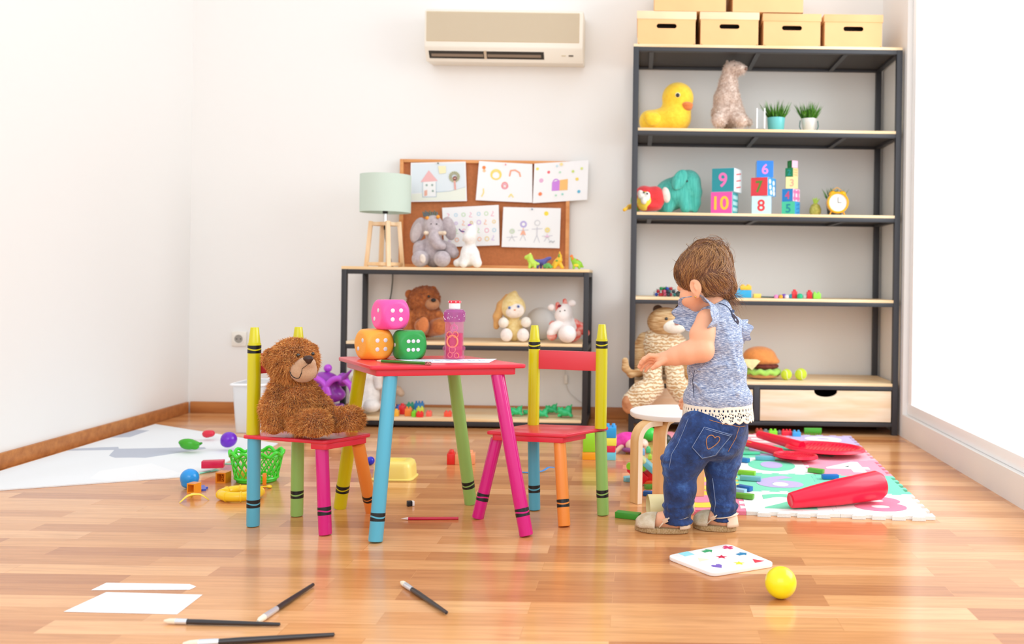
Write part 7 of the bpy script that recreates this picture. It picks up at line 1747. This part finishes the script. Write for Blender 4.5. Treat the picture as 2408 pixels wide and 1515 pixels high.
G().tube([onto(bs, u, v, .0006) for u, v in loop], .0012, 6, closed=True).obj('keyhole_binding', Mnav, shirt)
kh = [onto(bs, u, v, .0016) for u, v in loop]; G().raw(kh, [tuple(range(len(kh)))]).obj('keyhole_opening', mat('keyhole_dark', '#3a2f3c', .9), shirt)
bpnt = onto(bs, 1721.5, 733, .003); M = frame_to(bpnt, bpnt+Vector((.3, -1, .2)))
G().rev([(.0042, -.001), (.0046, .0005), (.0040, .0015), (.0022, .0012), (0, .0008)], M, 20).obj('button', mat('button_navy', '#4a5878', .3), shirt)
G().tube([onto(bs, u, v, .0004) for u, v in ((1640, 850), (1633, 875), (1629, 895), (1631, 920), (1632, 935))], .0009, 6).obj('side_seam', Mnav, shirt)
# lace hem
Ml2 = mat('lace_cream', '#f6eedd', .85, bump=.6, bscale=500)
def lace_ring(cu, cv, a, b_, v0, v1, flare, nx=300, ny=16, scal=22):
    g = G(); rows = []; base = T.p(cu, cv, 0)
    for j in range(ny+1):
        f_ = j/ny; row = []
        for i in range(nx):
            t_ = 2*math.pi*i/nx; sc_ = abs(math.sin(scal*t_/2)); drop = (v1-v0)*f_*(1+.16*f_*sc_)
            fl_ = 1+flare*f_+.018*f_*math.sin(9*t_+1)
            p = base+Vector((k*a*math.cos(t_)*fl_, k*b_*math.sin(t_)*fl_, 0)); p.z = T.p(cu, v0, 0).z-drop*k+.006*math.cos(t_-.5)*0; row.append(g.bm.verts.new(p))
        rows.append(row)
    for j in range(ny):
        for i in range(nx):
            ph = (i*scal/nx) % 1; y = j/ny; hole = False
            if j in (4, 5) and (i//2) % 3 == 0: hole = True
            r_ = math.hypot((ph-.5)*2, (y-.62)*2.6)
            if .34 < r_ < .62 and (int(math.atan2(y-.62, (ph-.5))*16/6.283+16) % 2 == 0): hole = True
            if r_ < .14: hole = True
            if j in (9, 10) and (ph < .08 or ph > .92): hole = True
            if not hole: g.bm.faces.new((rows[j][i], rows[j][(i+1) % nx], rows[j+1][(i+1) % nx], rows[j+1][i]))
    o = g.obj('lace_hem', Ml2, shirt, 180); md = o.modifiers.new('thread', 'SOLIDIFY'); md.thickness = .0014; return o
lace_ring(1688, 950, 80.5, 67.5, 946, 983, .05)

# jeans
def denim():
    m = bpy.data.materials.new('denim'); m.use_nodes = True; nt = m.node_tree; L = nt.links.new; b_ = nt.nodes['Principled BSDF']; b_.inputs['Roughness'].default_value = .85; b_.inputs['Sheen Weight'].default_value = .15
    tc = nt.nodes.new('ShaderNodeTexCoord'); n = nt.nodes.new('ShaderNodeTexNoise'); n.inputs['Scale'].default_value = 14; n.inputs['Detail'].default_value = 6; n.inputs['Roughness'].default_value = .7; L(tc.outputs['Object'], n.inputs['Vector'])
    r = nt.nodes.new('ShaderNodeValToRGB'); e = r.color_ramp.elements; e[0].position = .36; e[0].color = (*lin('#12244a'), 1); e[1].position = .72; e[1].color = (*lin('#4a78bd'), 1); x = e.new(.54); x.color = (*lin('#1f3f7a'), 1)
    L(n.outputs['Fac'], r.inputs[0]); L(r.outputs[0], b_.inputs['Base Color'])
    n2 = nt.nodes.new('ShaderNodeTexNoise'); n2.inputs['Scale'].default_value = 26; n2.inputs['Detail'].default_value = 3; n2.inputs['Distortion'].default_value = 1.5; L(tc.outputs['Object'], n2.inputs['Vector'])
    bp = nt.nodes.new('ShaderNodeBump'); bp.inputs['Strength'].default_value = .5; bp.inputs['Distance'].default_value = .012; L(n2.outputs['Fac'], bp.inputs['Height']); L(bp.outputs[0], b_.inputs['Normal']); return m
Mden = denim()
j_ = S(.0026, .02)
j_.ell(T.p(1682, 1000, 0), T.r(74, 62, 42), k=.03).cap(T.p(1684, 968, 0), T.p(1684, 985, 0), *T.r(66, 70), k=.02).ell(T.p(1690, 1040, -6), T.r(58, 56, 42), k=.025)
j_.chain([T.p(1650, 1012, -26), T.p(1610, 1078, -24), T.p(1600, 1100, -22)], T.r(54, 46, 39), k=.02).chain([T.p(1600, 1100, -22), T.p(1599, 1150, -20), T.p(1593, 1212, -16)], T.r(39, 37, 31), k=.012)
j_.chain([T.p(1712, 1020, 28), T.p(1700, 1080, 22), T.p(1694, 1102, 20)], T.r(48, 40, 36), k=.02).chain([T.p(1694, 1102, 20), T.p(1696, 1150, 16), T.p(1704, 1206, 12)], T.r(36, 33, 28), k=.012)
def fold(c, r, tilt, rr_, a0=0, a1=360, kk=.006):
    n = 14; pts = []
    for i in range(n+1):
        a_ = math.radians(a0+(a1-a0)*i/n); p = Vector((math.cos(a_)*r*k, math.sin(a_)*r*k, 0)); p.z = p.x*math.tan(math.radians(tilt)); pts.append(c+p)
    for q in range(n): w0 = math.sin(math.pi*q/n)**.5 if a1-a0 < 360 else 1; w1 = math.sin(math.pi*(q+1)/n)**.5 if a1-a0 < 360 else 1; j_.cap(pts[q], pts[q+1], rr_*k*max(w0, .2), rr_*k*max(w1, .2), k=kk)
fold(T.p(1601, 1072, -22), 42, 8, 5.5, 100, 300); fold(T.p(1599, 1098, -22), 38, -12, 5.5, 80, 330); fold(T.p(1598, 1110, -22), 35, 6, 3.5, 100, 290)
for v, tl, r_ in ((1184, 8, 33), (1194, -7, 31), (1204, 5, 30.5), (1226, 0, 30)): fold(T.p(1595, v, -16), r_, tl, 3.6)
fold(T.p(1697, 1072, 20), 38, -10, 5, 180, 400); fold(T.p(1695, 1092, 20), 34, 12, 4.5, 150, 380); fold(T.p(1695, 1112, 18), 33, -8, 3, 150, 380)
for v, tl, r_ in ((1184, -8, 29), (1195, 8, 28), (1219, 0, 27)): fold(T.p(1703, v, 13), r_, tl, 3.4)
j_.cap(T.p(1593, 1200, -16), T.p(1593, 1226, -16), *T.r(31, 30), k=.004).cap(T.p(1703, 1195, 13), T.p(1703, 1216, 13), *T.r(28, 27), k=.004)
j_.ell(T.p(1593, 1262, -16), T.r(70, 60, 36), k=.003, sub=True).ell(T.p(1703, 1256, 13), T.r(48, 60, 36), k=.003, sub=True)
jeans = j_.obj('jeans', Mden, person)
bj = BVHTree.FromPolygons([tuple(v) for v in j_.V], [tuple(f) for f in j_.F])
def quadpatch(corners, name, m, par, off, n=10):
    """five sided patch pressed on a surface: corners TL TR BR tip BL"""
    TL, TR, BR, TP, BL = [Vector(c) for c in corners]; g = G(); rows = []
    for i in range(n+1):
        y = i/n; row = []
        for q in range(n+1):
            x = q/n; top = TL.lerp(TR, x); bot = BL.lerp(TP, x*2) if x < .5 else TP.lerp(BR, (x-.5)*2); c = top.lerp(bot, y); row.append(onto(bj, c.x, c.y, off))
        rows.append([g.bm.verts.new(p) for p in row])
    for i in range(n):
        for q in range(n): g.bm.faces.new((rows[i][q], rows[i][q+1], rows[i+1][q+1], rows[i+1][q]))
    o = g.obj(name, m, par, 180); md = o.modifiers.new('fabric', 'SOLIDIFY'); md.thickness = .0024; md.offset = -1; return o
pc = [(1655, 1003), (1722, 1020), (1684, 1069), (1649, 1079), (1626, 1051)]
pk = quadpatch(pc, 'pocket', Mden, jeans, .0026)
Mst1 = mat('stitch_pale', '#8fa2c6', .8); Mst2 = mat('stitch_gold', '#c98a58', .8)
def stitch(pts, m, par, name='stitching', r=.0007, closed=False, off=.0052, sub=5):
    P2 = []
    for (a, b2) in zip(pts, pts[1:]+([pts[0]] if closed else [])):
        for q in range(sub): P2.append((a[0]+(b2[0]-a[0])*q/sub, a[1]+(b2[1]-a[1])*q/sub))
    if not closed: P2.append(pts[-1])
    return G().tube([onto(bj, u, v, off) for u, v in P2], r, 5, closed=closed).obj(name, m, par, 180)
stitch([(1656, 1005), (1628, 1051), (1649, 1076), (1682, 1067), (1719, 1022), (1656, 1005)], Mst1, pk); stitch([(1657, 1009), (1717, 1025)], Mst1, pk)
hpx = [(x, y) for x, y, _ in smooth([(a_, b_, 0) for a_, b_ in [(1105, 133), (1085, 110), (1058, 105), (1028, 125), (1015, 170), (1020, 215), (1030, 248), (1065, 235), (1110, 205), (1145, 170), (1157, 138), (1143, 120), (1122, 120), (1105, 133)]], 4)][:-1]
stitch([(1440+x/4.613, 1000+y/4.613) for x, y in hpx], Mst2, pk, 'heart_stitching', .0011, True, .0054, 1)
stitch([(1619, 985), (1607, 1015), (1594, 1045)], Mst1, jeans, off=.0008); stitch([(1594, 1045), (1580, 1068), (1574, 1100)], Mst1, jeans, off=.0008)
stitch([(1668, 988), (1700, 997), (1740, 1004), (1752, 1002)], Mst2, jeans, off=.0008)
stitch([(1738, 1004), (1730, 1030), (1712, 1062)], Mst2, jeans, off=.0008)
stitch([(1676, 1125), (1680, 1160), (1683, 1185), (1679, 1208)], Mst1, jeans, off=.0008, r=.0009)

# shoes
Mju = mat('jute', '#dcc096', .9, col2='#b8935c', nscale=3, stretch=(160, 160, 60), bump=1, bscale=8); Mcan = mat('canvas_beige', '#dccfb8', .85, col2='#c7b494', nscale=50, bump=.5, bscale=300); Mlea = mat('strap_beige', '#ecd6bd', .5)
for qi, (a_, h_, t_) in enumerate(ank):
    d = (t_-h_); d.z = 0; L = d.length+.036; d.normalize(); sd = Vector((-d.y, d.x, 0)); O = h_-d*.022; z0 = .0006
    M = Matrix((d, sd, Vector((0, 0, 1)))).transposed().to_4x4(); M.translation = Vector((O.x, O.y, 0))
    out = []
    for i in range(36):
        t2 = 2*math.pi*i/36; x = .5-.5*math.cos(t2); wv_ = (.027+.012*math.sin(math.pi*min(1, x*.9+.12))*x+.004*(x > .5)*(1-abs(x-.72)*2.6)); out.append((x*L, math.sin(t2)**1 * wv_*(1 if abs(math.sin(t2)) > .0 else 0)))
    out = out[::-1]
    shoe = G().prism(out, .015, M @ Matrix.Translation((0, 0, z0)), bev=.003, seg=3).obj('espadrille', Mju, person, 50)
    plabel(shoe, 'beige espadrille with a braided jute sole')
    # toe cap: shell over the front half
    def shell(x0, x1, zt_, name, m, w0, w1, open_back=True, n=14, z1=.015):
        g = G(); rows = []
        for i in range(n+1):
            x = x0+(x1-x0)*i/n; f_ = i/n; wv_ = w0+(w1-w0)*f_; wv_ *= math.sqrt(max(0, 1-max(0, (f_-.45)/.55)**2.2)); hh = zt_*math.sqrt(max(0, 1-(f_*.95)**2.4)); row = []
            for q in range(13): a2 = math.pi*q/12; row.append(g.bm.verts.new(M @ Vector((x*L+.004*math.sin(a2)*(1-f_)*0, math.cos(a2)*wv_, z1+math.sin(a2)*hh))))
            rows.append(row)
        for i in range(n):
            for q in range(12): g.bm.faces.new((rows[i][q], rows[i][q+1], rows[i+1][q+1], rows[i+1][q]))
        o = g.obj(name, m, shoe, 180); md = o.modifiers.new('cloth', 'SOLIDIFY'); md.thickness = .0018; return o
    shell(.58, .985, .036, 'toe_cap', Mcan, .036, .036)
    # heel counter
    g = G(); rows = []
    for j in range(5):
        z_ = .015+.036*j/4; row = []
        for i in range(17): a2 = math.radians(95+170*i/16); row.append(g.bm.verts.new(M @ Vector((.022+.028*math.cos(a2)*(1-.05*j), .026*math.sin(a2)*(1-.04*j), z_-(.012*(abs(i-8)/8)**2)*(j/4)))))
        rows.append(row)
    for j in range(4):
        for i in range(16): g.bm.faces.new((rows[j][i], rows[j][i+1], rows[j+1][i+1], rows[j+1][i]))
    o = g.obj('heel_strap', Mlea, shoe, 180); o.modifiers.new('s', 'SOLIDIFY').thickness = .002
    cz = .046; g = G(); ctr = M @ Vector((.030, 0, 0)); path = []
    for i in range(28):
        a2 = 2*math.pi*i/28; path.append(M @ Vector((.030+.030*math.cos(a2), .027*math.sin(a2), .040+.006*math.cos(a2)*-1)))
    g.tube(path, .0055, 8, closed=True, flat=.3, up=None).obj('ankle_strap', Mlea, shoe, 180)
    side = -1 if (M @ Vector((0, -1, 0))-M.translation).y < 0 else 1
    g = G().tube([M @ Vector((.048, side*.027, .046)), M @ Vector((.062, side*.030, .034)), M @ Vector((.074, side*.033, .020))], .0055, 8, flat=.35); g.obj('cross_strap', Mlea, shoe, 180)
    g = G().box(M @ Vector((.058, side*.0335, .038)), (.014, .004, .011), Matrix.Rotation(math.atan2(d.y, d.x), 4, 'Z') @ Matrix.Rotation(.5*side, 4, 'Y'), bev=.001); g.obj('buckle', mat('buckle_tan', '#d8b79a', .4), shoe)
